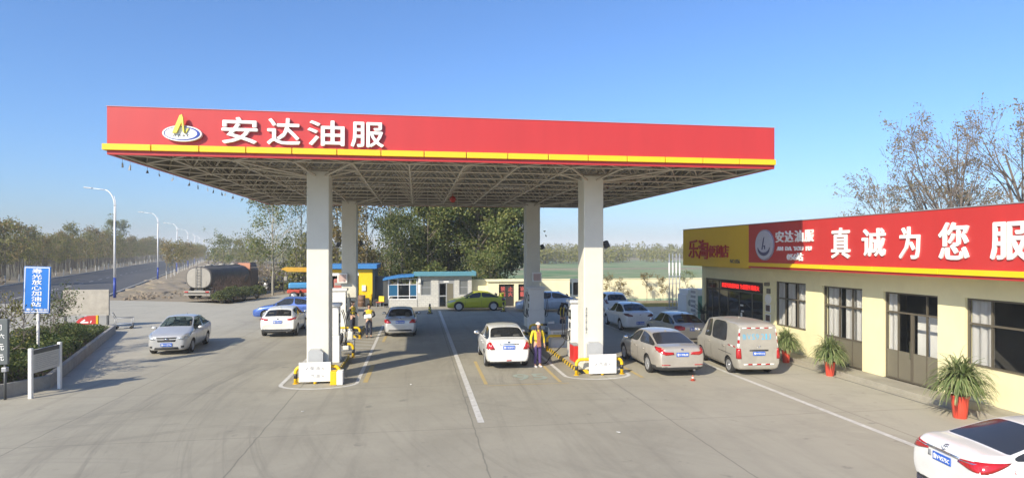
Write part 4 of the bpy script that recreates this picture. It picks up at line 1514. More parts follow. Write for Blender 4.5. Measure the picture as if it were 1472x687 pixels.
    lamp_set('taillight', tail, side_tail, M[tail_mat], -1)
    lamp_set('headlight', head, side_head, M['head'], 1)
    for nm, p, sg, mm in reflect:
        t = bmesh.new()
        add(t, patch(tree, p, 'y', sg, 0.010))
        fin(t, nm, M[mm], root)
    for p in grille:
        t = bmesh.new()
        add(t, patch(tree, p, 'y', 1, 0.006))
        fin(t, 'grille', M['plastic'], root)
    # number plate with its characters
    def plate_at_(s, z, sg):
        h, _, _, _ = tree.ray_cast(Vector((0, sg * 6, z)), Vector((0, -sg, 0)))
        if h is None: return
        y = h.y + sg * 0.014
        pl = boxo('number_plate', M['plate'], root, -.22, .22, min(y, y + sg * .012), max(y, y + sg * .012), z - .07, z + .07, 0.004)
        text('plate_text', s, pl, M['letter'], (0, y + sg * .0125, z), 0.39, 0.092, '-y' if sg < 0 else '+y', 0.002, bold=0.025)
    if plate:
        plate_at_(plate, plate_z, -1 if plate_at == 'rear' else 1)
    if chrome_bar:
        z, hw_ = chrome_bar
        t = bmesh.new()
        add(t, patch(tree, [(-hw_, z - .018), (hw_, z - .018), (hw_, z + .018), (-hw_, z + .018)], 'y', -1, 0.02))
        fin(t, 'boot_strip', M['chrome'], root)
    # mirrors
    cy = L / 2 - S[G['cowl']][0] - 0.32 + mirrors[0]
    mz = S[G['cowl']][2] + 0.10 + mirrors[1]
    for sx in (1, -1):
        bm = bmesh.new()
        tb = bmesh.new(); bmesh.ops.create_uvsphere(tb, u_segments=14, v_segments=10, radius=1)
        add(bm, tb, Matrix.Translation((sx * (W / 2 + .10), cy, mz)) @ Matrix.Diagonal((.12, .065, .075, 1)), 0)
        bbox(bm, min(sx * (W / 2 - .08), sx * (W / 2 + .04)), max(sx * (W / 2 - .08), sx * (W / 2 + .04)), cy - .02, cy + .03, mz - .06, mz - .02, 0.008, 1)
        for f in bm.faces: f.smooth = True
        mo = fin(bm, 'side_mirror', [paint if mirror_paint else M['plastic'], M['plastic']], root)
        bm = bmesh.new()
        tb = bmesh.new(); bmesh.ops.create_uvsphere(tb, u_segments=14, v_segments=8, radius=1)
        add(bm, tb, Matrix.Translation((sx * (W / 2 + .10), cy - .052, mz)) @ Matrix.Diagonal((.10, .02, .06, 1)), 0)
        for f in bm.faces: f.smooth = True
        fin(bm, 'mirror_glass', M['chrome'], mo)
    # door handles and shut lines, laid on the flank
    d0 = L / 2 - S[G['cowl']][0]
    bel = S[G['cowl'] + 1][2]
    fd, bp, rd = fa - wr - .13, L / 2 - S[G['side'][0][1]][0], ra + wr * .55
    for sx in (1, -1):
        t = bmesh.new()
        for yy, z0, z1 in ((fd, .30, bel - .03), (bp - .02, .27, bel - .03), (rd, .62, bel - .05)):
            add(t, patch(tree, [(yy - .006, z0), (yy + .006, z0), (yy + .006, z1), (yy - .006, z1)], 'x', sx, 0.003, 3, 0.004))
        add(t, patch(tree, [(rd + .15, .27), (fd, .27), (fd, .282), (rd + .15, .282)], 'x', sx, 0.003, 4, 0.004))
        fin(t, 'door_seam', M['black'], root)
        if handles:
            for yy in (bp + .10, rd + .10):
                t = bmesh.new()
                add(t, patch(tree, [(yy, bel - .15), (yy + .18, bel - .15), (yy + .18, bel - .115), (yy, bel - .115)], 'x', sx, 0.022, 1, 0.02))
                fin(t, 'door_handle', paint, root)
    # boot lid seams
    # wheels
    ty, rm = wheel_meshes(wr, .20, rim)
    for y in (fa, ra):
        for sx in (1, -1):
            wo = bpy.data.objects.new('wheel', ty)
            col.objects.link(wo); wo.parent = root
            wo.location = (sx * (W / 2 - .125), y, wr)
            wo.rotation_euler = (0, 0, 0 if sx > 0 else PI)
            ro = bpy.data.objects.new('rim', rm)
            col.objects.link(ro); ro.parent = wo
    # cabin
    if interior:
        bm = bmesh.new()
        x = W / 2 - .13
        box(bm, -x, x, L / 2 - S[G['side'][1][1]][0] + .12, d0 - .05, .30, .36)
        box(bm, -x + .02, x - .02, d0 - .42, d0 - .08, .362, bel - .03)
        if G['rear']:
            yb = L / 2 - S[G['rear'][1]][0]
            yr = L / 2 - S[G['rear'][0]][0]
            box(bm, -x + .05, x - .05, yb + .08, yr - .1, bel - .16, bel - .08)
        fin(bm, 'dashboard', M['interior'], root)
        ys = (bp + .05, bp - .95)
        for yy in ys:
            for sx in (-.36, .36):
                bm = bmesh.new()
                bbox(bm, sx - .24, sx + .24, yy - .08, yy + .45, .362, .52, .05)
                m_ = Matrix.Translation((sx, yy - .06, .46)) @ Matrix.Rotation(R(14), 4, 'X')
                bbox(bm, -.23, .23, -.06, .06, 0.02, .60, .05, mtx=m_)
                bbox(bm, -.13, .13, -.045, .045, .62, .80, .04, mtx=m_)
                fin(bm, 'car_seat', M['seat'], root, smooth=True)
    # aerial and exhaust
    if wing:
        yb = -L / 2 + .22
        t = bmesh.new()
        bbox(t, -.62, .62, yb - .16, yb + .10, S[-3][3] + .17, S[-3][3] + .20, .012)
        for sx in (-.56, .56):
            bbox(t, sx - .02, sx + .02, yb - .08, yb + .08, S[-3][3] - .06, S[-3][3] + .168, .012)
        for v in t.verts:
            v.co.z += (yb + .1 - v.co.y) * 0.22 if v.co.z > S[-3][3] + .1 else 0
        fin(t, 'rear_wing', paint, root)
    else:
        t = bmesh.new()
        zr = S[G['side'][0][1] + 1][3]
        prism(t, [(-.02, -.09), (.02, -.09), (.008, .08), (-.008, .08)], 0, .05)
        for v in t.verts:
            if v.co.z > .02: v.co.y -= .03; v.co.x *= .4
        fin(t, 'roof_aerial', paint, root, loc=(0, L / 2 - S[G['side'][1][1] - 1][0] + .12, zr - .01))
    t = bmesh.new()
    tube(t, [(.45, -L / 2 + .35, .27), (.45, -L / 2 + .03, .255)], .03, 8)
    fin(t, 'exhaust', M['chrome'], root)
    root['_t'] = 0
    del root['_t']
    return root, tree, body

def paint(name, c, metal=0.0, rough=0.32, dust=0.12, coat=0.7):
    return mat(name, c, rough, metal=metal, var=dust, scale=2.2, coat=coat)
P_WHITE = paint('white_car_paint', (0.74, 0.735, 0.70))
P_SILVER = paint('silver_car_paint', (0.50, 0.49, 0.46), 0.55, 0.36)
P_SILVER2 = paint('pale_silver_car_paint', (0.58, 0.58, 0.57), 0.4, 0.36)
P_CHAMP = paint('champagne_car_paint', (0.50, 0.465, 0.405), 0.4, 0.40, 0.16)
P_BEIGE = paint('beige_car_paint', (0.50, 0.47, 0.41), 0.4, 0.38)
P_LIME = paint('lime_car_paint', (0.47, 0.48, 0.02), 0.1, 0.34)
P_BLUE = paint('blue_car_paint', (0.06, 0.13, 0.42), 0.25, 0.3)
P_LBLUE = paint('pale_blue_car_paint', (0.40, 0.47, 0.56), 0.4, 0.36)
P_GREY = paint('grey_car_paint', (0.22, 0.22, 0.22), 0.4, 0.4)
P_VAN = paint('dusty_van_paint', (0.43, 0.405, 0.35), 0.25, 0.45, 0.2, 0.3)

def emblem_bar(root, tree, z, sg, kind='oval', y_=None):
    """Maker's badge as it looks in the photo: a small chrome oval, bow tie or ring."""
    t = bmesh.new()
    def pl(poly):
        add(t, patch(tree, poly, 'y', sg, 0.014, 1))
    if kind == 'oval':
        pl([(.055 * math.cos(k * PI / 6), z + .03 * math.sin(k * PI / 6)) for k in range(12)])
    elif kind == 'bow':
        pl([(-.10, z - .022), (.085, z - .022), (.10, z + .022), (-.085, z + .022)])
        pl([(-.04, z - .04), (.03, z - .04), (.04, z + .04), (-.03, z + .04)])
    elif kind == 'vee':
        pl([(-.075, z + .035), (-.05, z + .035), (0, z - .005), (0, z - .035)])
        pl([(.075, z + .035), (0, z - .035), (0, z - .005), (.05, z + .035)])
    elif kind == 'tee':
        import itertools
        for a, b, cz in ((.075, .048, z), (.03, .048, z), (.055, .018, z + .024)):
            o_ = [(a * math.cos(k * PI / 10), cz + b * math.sin(k * PI / 10)) for k in range(20)]
            i_ = [((a - .012) * math.cos(k * PI / 10), cz + (b - .010) * math.sin(k * PI / 10)) for k in range(20)]
            for k in range(20):
                pl([o_[k], o_[(k + 1) % 20], i_[(k + 1) % 20], i_[k]])
    fin(t, 'badge', M['chrome'], root)

SD = 'sedan'
# silver saloon driving towards the camera at left
Ls = 4.25
car1, tr, _ = car('sedan', 'silver sedan with a driver coming towards us past the planted bed', (-10.55, 30.0, 0.012), 176, Ls, 1.69, 1.50, P_SILVER2, st_sedan(Ls, 1.69, 1.52, hood=1.03, deck=1.08, cowl=1.22, rf=1.95, rr=3.05, dk=3.76, nose=.76), 2.465, .82, .30, 'seven',
    head=([(.44, .68), (.60, .66), (.76, .76), (.76, .92), (.62, .88)],), side_head=([(Ls / 2 - .60, .84), (Ls / 2 - .25, .70), (Ls / 2 - .2, .82), (Ls / 2 - .58, .92)],),
    grille=([(-.36, .715), (.36, .715), (.41, .77), (-.41, .77)], [(-.34, .58), (.34, .58), (.36, .665), (-.36, .665)], [(-.48, .25), (.48, .25), (.44, .36), (-.44, .36)]),
    plate='鲁V·1Z796', plate_at='front', plate_z=.46, glass='carglass_clear', reflect=(('fog_lamp', [(.55, .33), (.66, .33), (.66, .41), (.55, .41)], 1, 'plastic'), ('fog_lamp', [(-.66, .33), (-.55, .33), (-.55, .41), (-.66, .41)], 1, 'plastic')))
emblem_bar(car1, tr, .69, 1, 'bow')
# white hatchback seen from behind, left of the near column
Lh = 4.35
car2, tr, _ = car('hatchback', 'white hatchback with dark lower bumper just left of the near left column', (-7.1, 35.1, 0.012), -2, Lh, 1.80, 1.48, P_WHITE, st_hatch(Lh, 1.80, 1.48, base=1.05), 2.65, .88, .31, 'five',
    tail=([(.46, .93), (.70, .96), (.86, 1.03), (.86, .93), (.62, .86), (.48, .87)],), side_tail=([(-Lh / 2 + .14, .93), (-Lh / 2 + .5, 1.03), (-Lh / 2 + .45, .96), (-Lh / 2 + .14, .87)],),
    plate='鲁V·F6218', plate_z=.78, bumper_trim=.42)
emblem_bar(car2, tr, .93, -1)
# blue sedan behind it, side on
car3, _, _ = car('sedan', 'blue sedan standing side on behind the white hatchback', (-8.1, 42.0, 0.012), -86, 4.5, 1.76, 1.46, P_BLUE, st_sedan(4.5, 1.76, 1.46), 2.65, .90, .31, 'ten', head=([(.42, .62), (.60, .62), (.76, .72), (.74, .80), (.56, .72)],), glass='carglass')
# silver sedan beyond the left column
car4, _, _ = car('sedan', 'pale silver sedan side on between the left columns and the workshop', (-6.9, 46.2, 0.012), -90, 4.5, 1.76, 1.46, P_BEIGE, st_sedan(4.5, 1.76, 1.46), 2.65, .92, .31, 'ten', glass='carglass')
car5, _, _ = car('sedan', 'grey sedan parked nose in inside the dark workshop bay', (-6.7, 53.2, 0.012), 8, 4.4, 1.74, 1.46, P_GREY, st_sedan(4.4, 1.74, 1.46), 2.6, .9, .31, 'ten', tail=([(.45, .80), (.80, .80), (.80, .95), (.45, .95)],))
# small silver sedan driving away in the middle
La = 4.25
car6, tr, _ = car('sedan', 'silver sedan driving away in the middle lane with black door mirrors', (-0.85, 34.0, 0.012), 0, La, 1.68, 1.44, P_SILVER2, st_sedan(La, 1.68, 1.44, deck=1.03, rr=3.05, dk=3.76), 2.5, .82, .30, 'ten',
    tail=([(.44, .74), (.78, .74), (.78, .93), (.60, .93), (.46, .80)],), side_tail=([(-La / 2 + .06, .74), (-La / 2 + .3, .80), (-La / 2 + .3, .92), (-La / 2 + .06, .92)],),
    plate='鲁V·D3162', plate_z=.80, mirror_paint=False, reflect=(('lower_intake', [(-.6, .34), (.6, .34), (.56, .42), (-.56, .42)], -1, 'plastic'),))
emblem_bar(car6, tr, .965, -1)
# lime sedan side on at the back
car7, tr, _ = car('sedan', 'lime green sedan with a rear wing parked side on in front of the booth', (4.35, 46.2, 0.012), -90, 4.35, 1.72, 1.44, P_LIME, st_sedan(4.35, 1.72, 1.44, hood=.93, deck=1.02, cowl=1.25, rf=1.95, rr=3.05, dk=3.82), 2.55, .85, .33, 'five',
    tail=([(.46, .74), (.66, .72), (.74, .80), (.72, .92), (.50, .92)],), side_tail=([(-2.1, .76), (-1.86, .74), (-1.84, .92), (-2.05, .94)],), tail_mat='tail_dark', side_head=([(1.55, .74), (1.98, .64), (2.05, .72), (1.6, .80)],), head=([(.42, .62), (.60, .62), (.74, .72), (.72, .78), (.56, .72)],), wing=True, plate='鲁V·K5206', plate_z=.62, bumper_trim=.25)
# white sedan being filled, nearest on the left of the right pumps
Lt = 4.42
car8, tr, _ = car('sedan', 'white sedan with triangular tail lamps being filled beside the woman', (3.38, 24.85, 0.012), 0.5, Lt, 1.70, 1.53, P_WHITE, st_sedan(Lt, 1.70, 1.53, hood=1.0, deck=1.13, cowl=1.25, rf=2.0, rr=3.25, dk=3.92, belt=1.0, nose=.68, tailz=1.10, roofw=.70), 2.6, .88, .31, 'seven',
    tail=([(.52, .76), (.84, .74), (.82, .90), (.70, 1.07), (.66, 1.03)],), side_tail=([(-Lt / 2 + .04, .76), (-Lt / 2 + .26, .78), (-Lt / 2 + .2, .92), (-Lt / 2 + .10, 1.03)],),
    plate='鲁V·E3M71', plate_z=.83, chrome_bar=(.955, .36), bumper_trim=.31, reflect=(('rear_fog_lamp', [(-.09, .33), (.09, .33), (.09, .37), (-.09, .37)], -1, 'tail'),))
emblem_bar(car8, tr, 1.02, -1)
# pale blue sedan
car9, tr, _ = car('sedan', 'pale blue sedan side on behind the right pumps against the cream wall', (9.35, 44.6, 0.012), -82, 4.5, 1.76, 1.47, P_LBLUE, st_sedan(4.5, 1.76, 1.47, deck=1.06), 2.65, .88, .31, 'ten', tail=([(.42, .84), (.80, .84), (.80, 1.0), (.42, .98)],), plate='鲁V·30L59', plate_z=.85)
# white crossover, furthest of the right queue
Lc = 4.05
car10, tr, _ = car('hatchback', 'white tall hatchback furthest away in the queue on the right', (13.2, 41.5, 0.012), 1, Lc, 1.78, 1.62, P_WHITE, st_hatch(Lc, 1.78, 1.62, hood=1.06, belt=1.06, nose=.74, base=1.10, rr=3.3), 2.5, .85, .33, 'ten',
    tail=([(.62, .92), (.80, .90), (.86, 1.12), (.80, 1.22), (.70, 1.04)],), side_tail=([(-Lc / 2 + .05, .96), (-Lc / 2 + .3, 1.12), (-Lc / 2 + .34, 1.25), (-Lc / 2 + .12, 1.1)],), tail_mat='tail_dark', plate='鲁V·Q902E', plate_z=.82)
emblem_bar(car10, tr, 1.0, -1)
# white sport sedan
Ll = 4.55
car11, tr, _ = car('sedan', 'white sedan with dark slanted tail lamps in the shaded part of the right queue', (12.0, 34.4, 0.012), 1, Ll, 1.76, 1.50, P_WHITE, st_sedan(Ll, 1.76, 1.50, deck=1.10, rr=3.2, dk=4.0, tailz=1.06), 2.63, .93, .32, 'five',
    tail=([(.40, .85), (.66, .84), (.84, .92), (.84, 1.0), (.62, .98), (.44, .92)],), side_tail=([(-Ll / 2 + .07, .88), (-Ll / 2 + .3, .95), (-Ll / 2 + .32, 1.0), (-Ll / 2 + .07, 1.0)],), tail_mat='tail_dark', plate='鲁V·7R35N', plate_z=.50)
emblem_bar(car11, tr, .93, -1)
# champagne sedan
Lv = 4.6
car12, tr, _ = car('sedan', 'beige sedan with white tissue boxes behind its rear glass, beside the parked van', (12.55, 28.9, 0.012), 1.5, Lv, 1.765, 1.46, P_BEIGE, st_sedan(Lv, 1.765, 1.46, deck=1.06, rr=3.25, dk=4.08), 2.61, .9, .31, 'ten',
    tail=([(.46, .80), (.70, .78), (.84, .84), (.84, .97), (.60, .99), (.44, .93)],), side_tail=([(-Lv / 2 + .06, .82), (-Lv / 2 + .32, .88), (-Lv / 2 + .34, .97), (-Lv / 2 + .06, .97)],),
    plate='鲁V·83T06', plate_z=.83, reflect=(('lower_intake', [(-.7, .36), (.7, .36), (.66, .43), (-.66, .43)], -1, 'plastic'),))
emblem_bar(car12, tr, .96, -1)
for x in (-.42, .40):
    bm = bmesh.new(); bbox(bm, -.12, .12, -.07, .07, 0, .11, .01)
    t = fin(bm, 'tissue_box', M['white'], car12, loc=(x, -1.12, .93))
# champagne sedan nearest in the right lane
Lg = 4.7
car13, tr, _ = car('sedan', 'dusty champagne sedan nearest the right signboard, seen from behind', (9.15, 22.7, 0.012), 1, Lg, 1.82, 1.475, P_CHAMP, st_sedan(Lg, 1.82, 1.475, deck=1.09, cowl=1.25, rf=2.0, rr=3.2, dk=4.12, tailz=1.07, belt=.97), 2.7, .9, .325, 'five',
    tail=([(.30, .80), (.60, .78), (.88, .90), (.88, 1.04), (.76, 1.0), (.62, .90), (.32, .88)],), side_tail=([(-Lg / 2 + .06, .88), (-Lg / 2 + .34, .96), (-Lg / 2 + .5, 1.04), (-Lg / 2 + .06, 1.02)],),
    plate='鲁V·W8L08', plate_z=.80, bumper_trim=.37, glass='carglass_dark', interior=False, reflect=(('reflector', [(.44, .43), (.74, .43), (.74, .46), (.44, .46)], -1, 'tail'), ('reflector', [(-.74, .43), (-.44, .43), (-.44, .46), (-.74, .46)], -1, 'tail')))
emblem_bar(car13, tr, .97, -1)
# white car cut by the corner of the picture
Ly = 4.88
car14, tr, _ = car('sedan', 'glossy white sedan parked nose to the shop in the near right corner', (11.42, 9.15, 0.012), 98, Ly, 1.84, 1.455, P_WHITE, st_sedan(Ly, 1.84, 1.455, deck=1.07, cowl=1.35, rf=2.1, rr=3.45, dk=4.30, tailz=1.06, belt=.96, roofw=.68, lip=.03), 2.82, .95, .33, 'five',
    tail=([(.36, .87), (.62, .82), (.90, .80), (.88, .97), (.62, .96), (.38, .93)],), side_tail=([(-Ly / 2 + .06, .80), (-Ly / 2 + .2, .84), (-Ly / 2 + .52, 1.0), (-Ly / 2 + .06, .97)],),
    plate='鲁V·V575C', plate_z=.80, glass='carglass_dark', interior=False, chrome_bar=(.925, .40), bumper_trim=.34)
emblem_bar(car14, tr, 1.0, -1, 'tee')
t = bmesh.new(); add(t, patch(tree := tr, [(-.36, .76), (-.28, .76), (-.28, .86), (-.36, .86)], 'y', -1, 0.008)); fin(t, 'square_sticker', M['grey_metal'], car14)
for p in ([(.80, .93), (.40, .905), (.40, .918), (.82, .945)],):
    for pq in (p, mirror_poly(p)):
        t = bmesh.new(); add(t, patch(tr, pq, 'y', -1, 0.024)); fin(t, 'lamp_strip', M['chrome'], car14)
# microvan
Lm = 3.9
vn, tr, _ = car('microvan', 'dusty beige microvan with blue characters on its tailgate parked by the shop', (11.98, 22.1, 0.012), 3.5, Lm, 1.60, 1.90, P_VAN, st_van(Lm, 1.60, 1.90), 2.5, .62, .29, 'steel', cat='van',
    tail=([(.64, .62), (.80, .62), (.80, .98), (.66, .98)],), side_tail=([(-Lm / 2 + .02, .62), (-Lm / 2 + .12, .62), (-Lm / 2 + .12, .98), (-Lm / 2 + .04, .98)],), plate='鲁VS921J', plate_z=.80, mirrors=(.1, .12), glass='carglass_dark', bumper_trim=.22, interior=False,
    head=([(.46, .70), (.70, .70), (.74, .86), (.50, .84)],), grille=([(-.4, .42), (.4, .42), (.4, .52), (-.4, .52)],))
emblem_bar(vn, tr, 1.03, -1, 'vee')
# tailgate writing, reflective strips
def on_back(s, parent, m_, x0, x1, z0, z1, nm):
    o = text(nm, s, None, m_, (0, 0, 0), x1 - x0, z1 - z0, '-y', 0.0)
    me = o.data
    for v in me.vertices:
        x, z = v.co.x + (x0 + x1) / 2, v.co.z + (z0 + z1) / 2
        h, _, _, _ = tr.ray_cast(Vector((x, -6, z)), Vector((0, 1, 0)))
        if h: v.co = (x, h.y - .006, z)
    o.parent = parent
    return o
PL_BLUE = mat('pale_blue_lettering', (0.12, 0.42, 0.62), 0.5)
ks = (('鲁', -.58, -.42), ('V', -.38, -.24), ('S', -.20, -.07), ('9', -.03, .09), ('2', .19, .31), ('1', .36, .43), ('J', .47, .58))
for s, a, b in ks:
    on_back(s, vn, PL_BLUE, a * .9 - .06, b * .9 - .06, 1.28, 1.48, 'tailgate_character')
RW, RR_ = M['white'], M['tail']
def strip_back(nm, pts, m_):
    for p in pts:
        t = bmesh.new(); add(t, patch(tr, p, 'y', -1, .007)); fin(t, nm, m_, vn)
def rect(x0, x1, z0, z1): return [(x0, z0), (x1, z0), (x1, z1), (x0, z1)]
for i in range(7):
    a = -.56 + i * .16
    strip_back('reflective_strip', [rect(a, a + .16, 1.665, 1.70)], RR_ if i % 2 else RW)
    strip_back('reflective_strip', [rect(a, a + .16, .40, .445)], RR_ if i % 2 else RW)
for sx in (-1, 1):
    for i in range(5):
        z = 1.02 + i * .125
        xx = [.75 - .014 * i, .75 - .014 * (i + 1)]
        p = [(xx[0] - .04, z), (xx[0], z), (xx[1], z + .125), (xx[1] - .04, z + .125)]
        strip_back('reflective_strip', [p if sx > 0 else mirror_poly(p)], RR_ if i % 2 else RW)
    for i in range(3):
        y = -Lm / 2 + .22 + i * .2
        t = bmesh.new(); add(t, patch(tr, [(y, .99), (y + .2, 1.0), (y + .2, 1.035), (y, 1.025)], 'x', sx, .007)); fin(t, 'reflective_strip', RW if i % 2 else RR_, vn)
    t = bmesh.new(); add(t, patch(tr, [(-Lm / 2 + .5, .70), (bp_ := -.35, .73), (bp_, .745), (-Lm / 2 + .5, .72)], 'x', sx, .004)); fin(t, 'door_rail', M['plastic'], vn)
t = bmesh.new(); add(t, patch(tr, rect(-.34, .34, .89, .935), 'y', -1, .02)); fin(t, 'tailgate_handle', M['plastic'], vn)

# ------------------------------------------------------------------ pump islands, barriers, pumps
def island(x0, x1, y0, y1, label):
    t = thing('pump_island', label, 'pump island', ((x0 + x1) / 2, (y0 + y1) / 2, 0), 0, 'raised pump islands under the canopy')
    hx, hy = (x1 - x0) / 2, (y1 - y0) / 2
    bm = bmesh.new(); bbox(bm, -hx + .05, hx - .05, -hy + .05, hy - .05, 0.012, .16, .015); fin(bm, 'island_slab', M['slab'], t)
    bm = bmesh.new()
    for a in ((-hx, hx, -hy, -hy + .05), (-hx, hx, hy - .05, hy), (-hx, -hx + .05, -hy + .053, hy - .053), (hx - .05, hx, -hy + .053, hy - .053)):
        box(bm, a[0], a[1], a[2], a[3], .012, .155)
    fin(bm, 'island_edge', M['hazard'], t)
    return t
island(-3.95, -2.75, 21.55, 26.2, 'raised island with hazard striped edge round the near left column')
island(5.72, 7.0, 21.55, 26.6, 'raised island with hazard striped edge round the near right column')
island(-4.55, -2.95, 32.2, 36.2, 'raised island with hazard striped edge beside the two attendants')
island(5.55, 7.2, 32.0, 36.0, 'raised island with hazard striped edge round the far right column')

def barrier(label, x0, x1, y, h=.56, r=.058, z0=.012, stub=False, black=True):
    t = thing('pipe_barrier', label, 'barrier', ((x0 + x1) / 2, y, 0), 0, 'yellow pipe barriers guarding the pumps')
    hw = (x1 - x0) / 2; c = .17
    pts = [(-hw, 0, z0), (-hw, 0, h - c)]
    for k in range(1, 7):
        a = PI - k * PI / 12
        pts.append((-hw + c + c * math.cos(a), 0, h - c + c * math.sin(a)))
    pts += [(hw - c, 0, h)]
    for k in range(1, 7):
        a = PI / 2 - k * PI / 12
        pts.append((hw - c + c * math.cos(a), 0, h - c + c * math.sin(a)))
    pts += [(hw, 0, z0)]
    bm = bmesh.new(); tube(bm, pts, r, 14); fin(bm, 'pipe', M['barrier'], t)
    if black:
        bm = bmesh.new()
        lathe(bm, [(r + .003, h * .34), (r + .003, h * .62)], 14, 0, Matrix.Translation((-hw, 0, 0)))
        fin(bm, 'black_band', M['barrier_k'], t)
        bm = bmesh.new()
        lathe(bm, [(r + .003, h * .34), (r + .003, h * .62)], 14, 0, Matrix.Translation((hw, 0, 0)))
        fin(bm, 'black_band', M['barrier_k'], t)
        bm = bmesh.new()
        lathe(bm, [(r + .003, -.13), (r + .003, .13)], 14, 0, Matrix.Translation((.2 if hw > .5 else .05, 0, h)), axis='x')
        fin(bm, 'black_band', M['barrier_k'], t)
    for x in (-hw, hw):
        bm = bmesh.new(); lathe(bm, [(r * 1.7, z0), (r * 1.7, z0 + .012)], 14, 0, Matrix.Translation((x, 0, 0))); fin(bm, 'base_flange', M['barrier'], t)
    return t
barrier('yellow pipe barrier behind the white diesel and petrol board', -3.98, -2.57, 21.36)
barrier('yellow pipe barrier behind the white board that names petrol only', 5.58, 7.25, 21.34)
barrier('yellow pipe barrier beside the white jugs behind the near left column', -3.45, -2.62, 26.35, z0=.012)
barrier('yellow pipe barrier in front of the white cabinet by the right pump', 5.67, 6.75, 26.75, h=.66)
barrier('yellow pipe barrier at the feet of the two attendants', -4.1, -2.85, 31.95)
barrier('yellow pipe barrier in the shade before the far right pump', 5.8, 7.05, 31.75)

def board(label, cx, y, wd, lines, z0, z1):
    t = thing('direction_board', label, 'sign', (cx, y, 0), 0, 'white fuel direction boards')
    f = boxo('panel', M['white'], t, -wd / 2, wd / 2, -.02, .02, z0, z1, .008)
    g = mat('grey_writing', (0.22, 0.22, 0.23), 0.6)
    hh = (z1 - z0)
    def arrow(x, z, d, s=.045):
        bm = bmesh.new()
        m_ = Matrix.Translation((x, -.0205, z)) @ MY @ Matrix.Rotation(-R(45) if d > 0 else -R(135), 4, 'Z')
        prism(bm, [(-s, -.009), (s * .4, -.009), (s * .4, -.03), (s * 1.2, 0), (s * .4, .03), (s * .4, .009), (-s, .009)], 0, .003, 0, m_)
        fin(bm, 'arrow', g, f)
    for i, (tx, left) in enumerate(lines):
        z = z1 - hh * (i + .75) / (len(lines) + .5)
        text('board_text', tx, f, g, (0.0, -.0205, z), wd * .30, hh * .20, '-y', .003)
        arrow(wd * .24, z - .005, 1)
        if left: arrow(-wd * .24, z - .005, -1)
    for x in (-wd * .3, wd * .3):
        bm = bmesh.new(); tube(bm, [(x, .03, z0 + .1), (x, .11, z0 + .1)], .015, 6); fin(bm, 'bracket', M['grey_metal'], t)
    bm = bmesh.new(); lathe(bm, [(.055, .012), (.055, z0 + .02), (.03, z0 + .05)], 12, 0, Matrix.Translation((.0, .04, 0))); fin(bm, 'short_post', M['barrier'], t)
    return t
board('white board reading diesel and petrol with grey arrows before the near left column', -3.34, 21.22, 1.02, (('柴油', True), ('汽油', False)), .09, .73)
board('white board reading petrol only with two grey arrows before the near right column', 6.5, 21.2, 1.0, (('汽油', True),), .07, .75)

# grey cabinets on the column fronts
for x0, x1, z0, z1, y in ((-3.6, -3.12, .62, 1.1, 21.69), (6.02, 6.56, .62, 1.14, 21.61)):
    t = thing('cable_box', 'grey sheet metal box with chamfered top on the front of the near %s column' % ('left' if x0 < 0 else 'right'), 'box', ((x0 + x1) / 2, y, 0), 0, 'grey cable boxes')
    hw = (x1 - x0) / 2
    bm = bmesh.new()
    prism(bm, [(-hw, z0), (hw, z0), (hw, z1 - .1), (hw - .1, z1), (-hw + .05, z1), (-hw, z1 - .06)], 0.002, .22, 0, MY)
    fin(bm, 'housing', mat('pale_grey_box', (0.42, 0.43, 0.43), 0.45), t)
    boxo('lid_seam', M['dark_grey'], t, -hw + .05, hw - .06, -.224, -.2215, z0 + .05, z0 + .06)

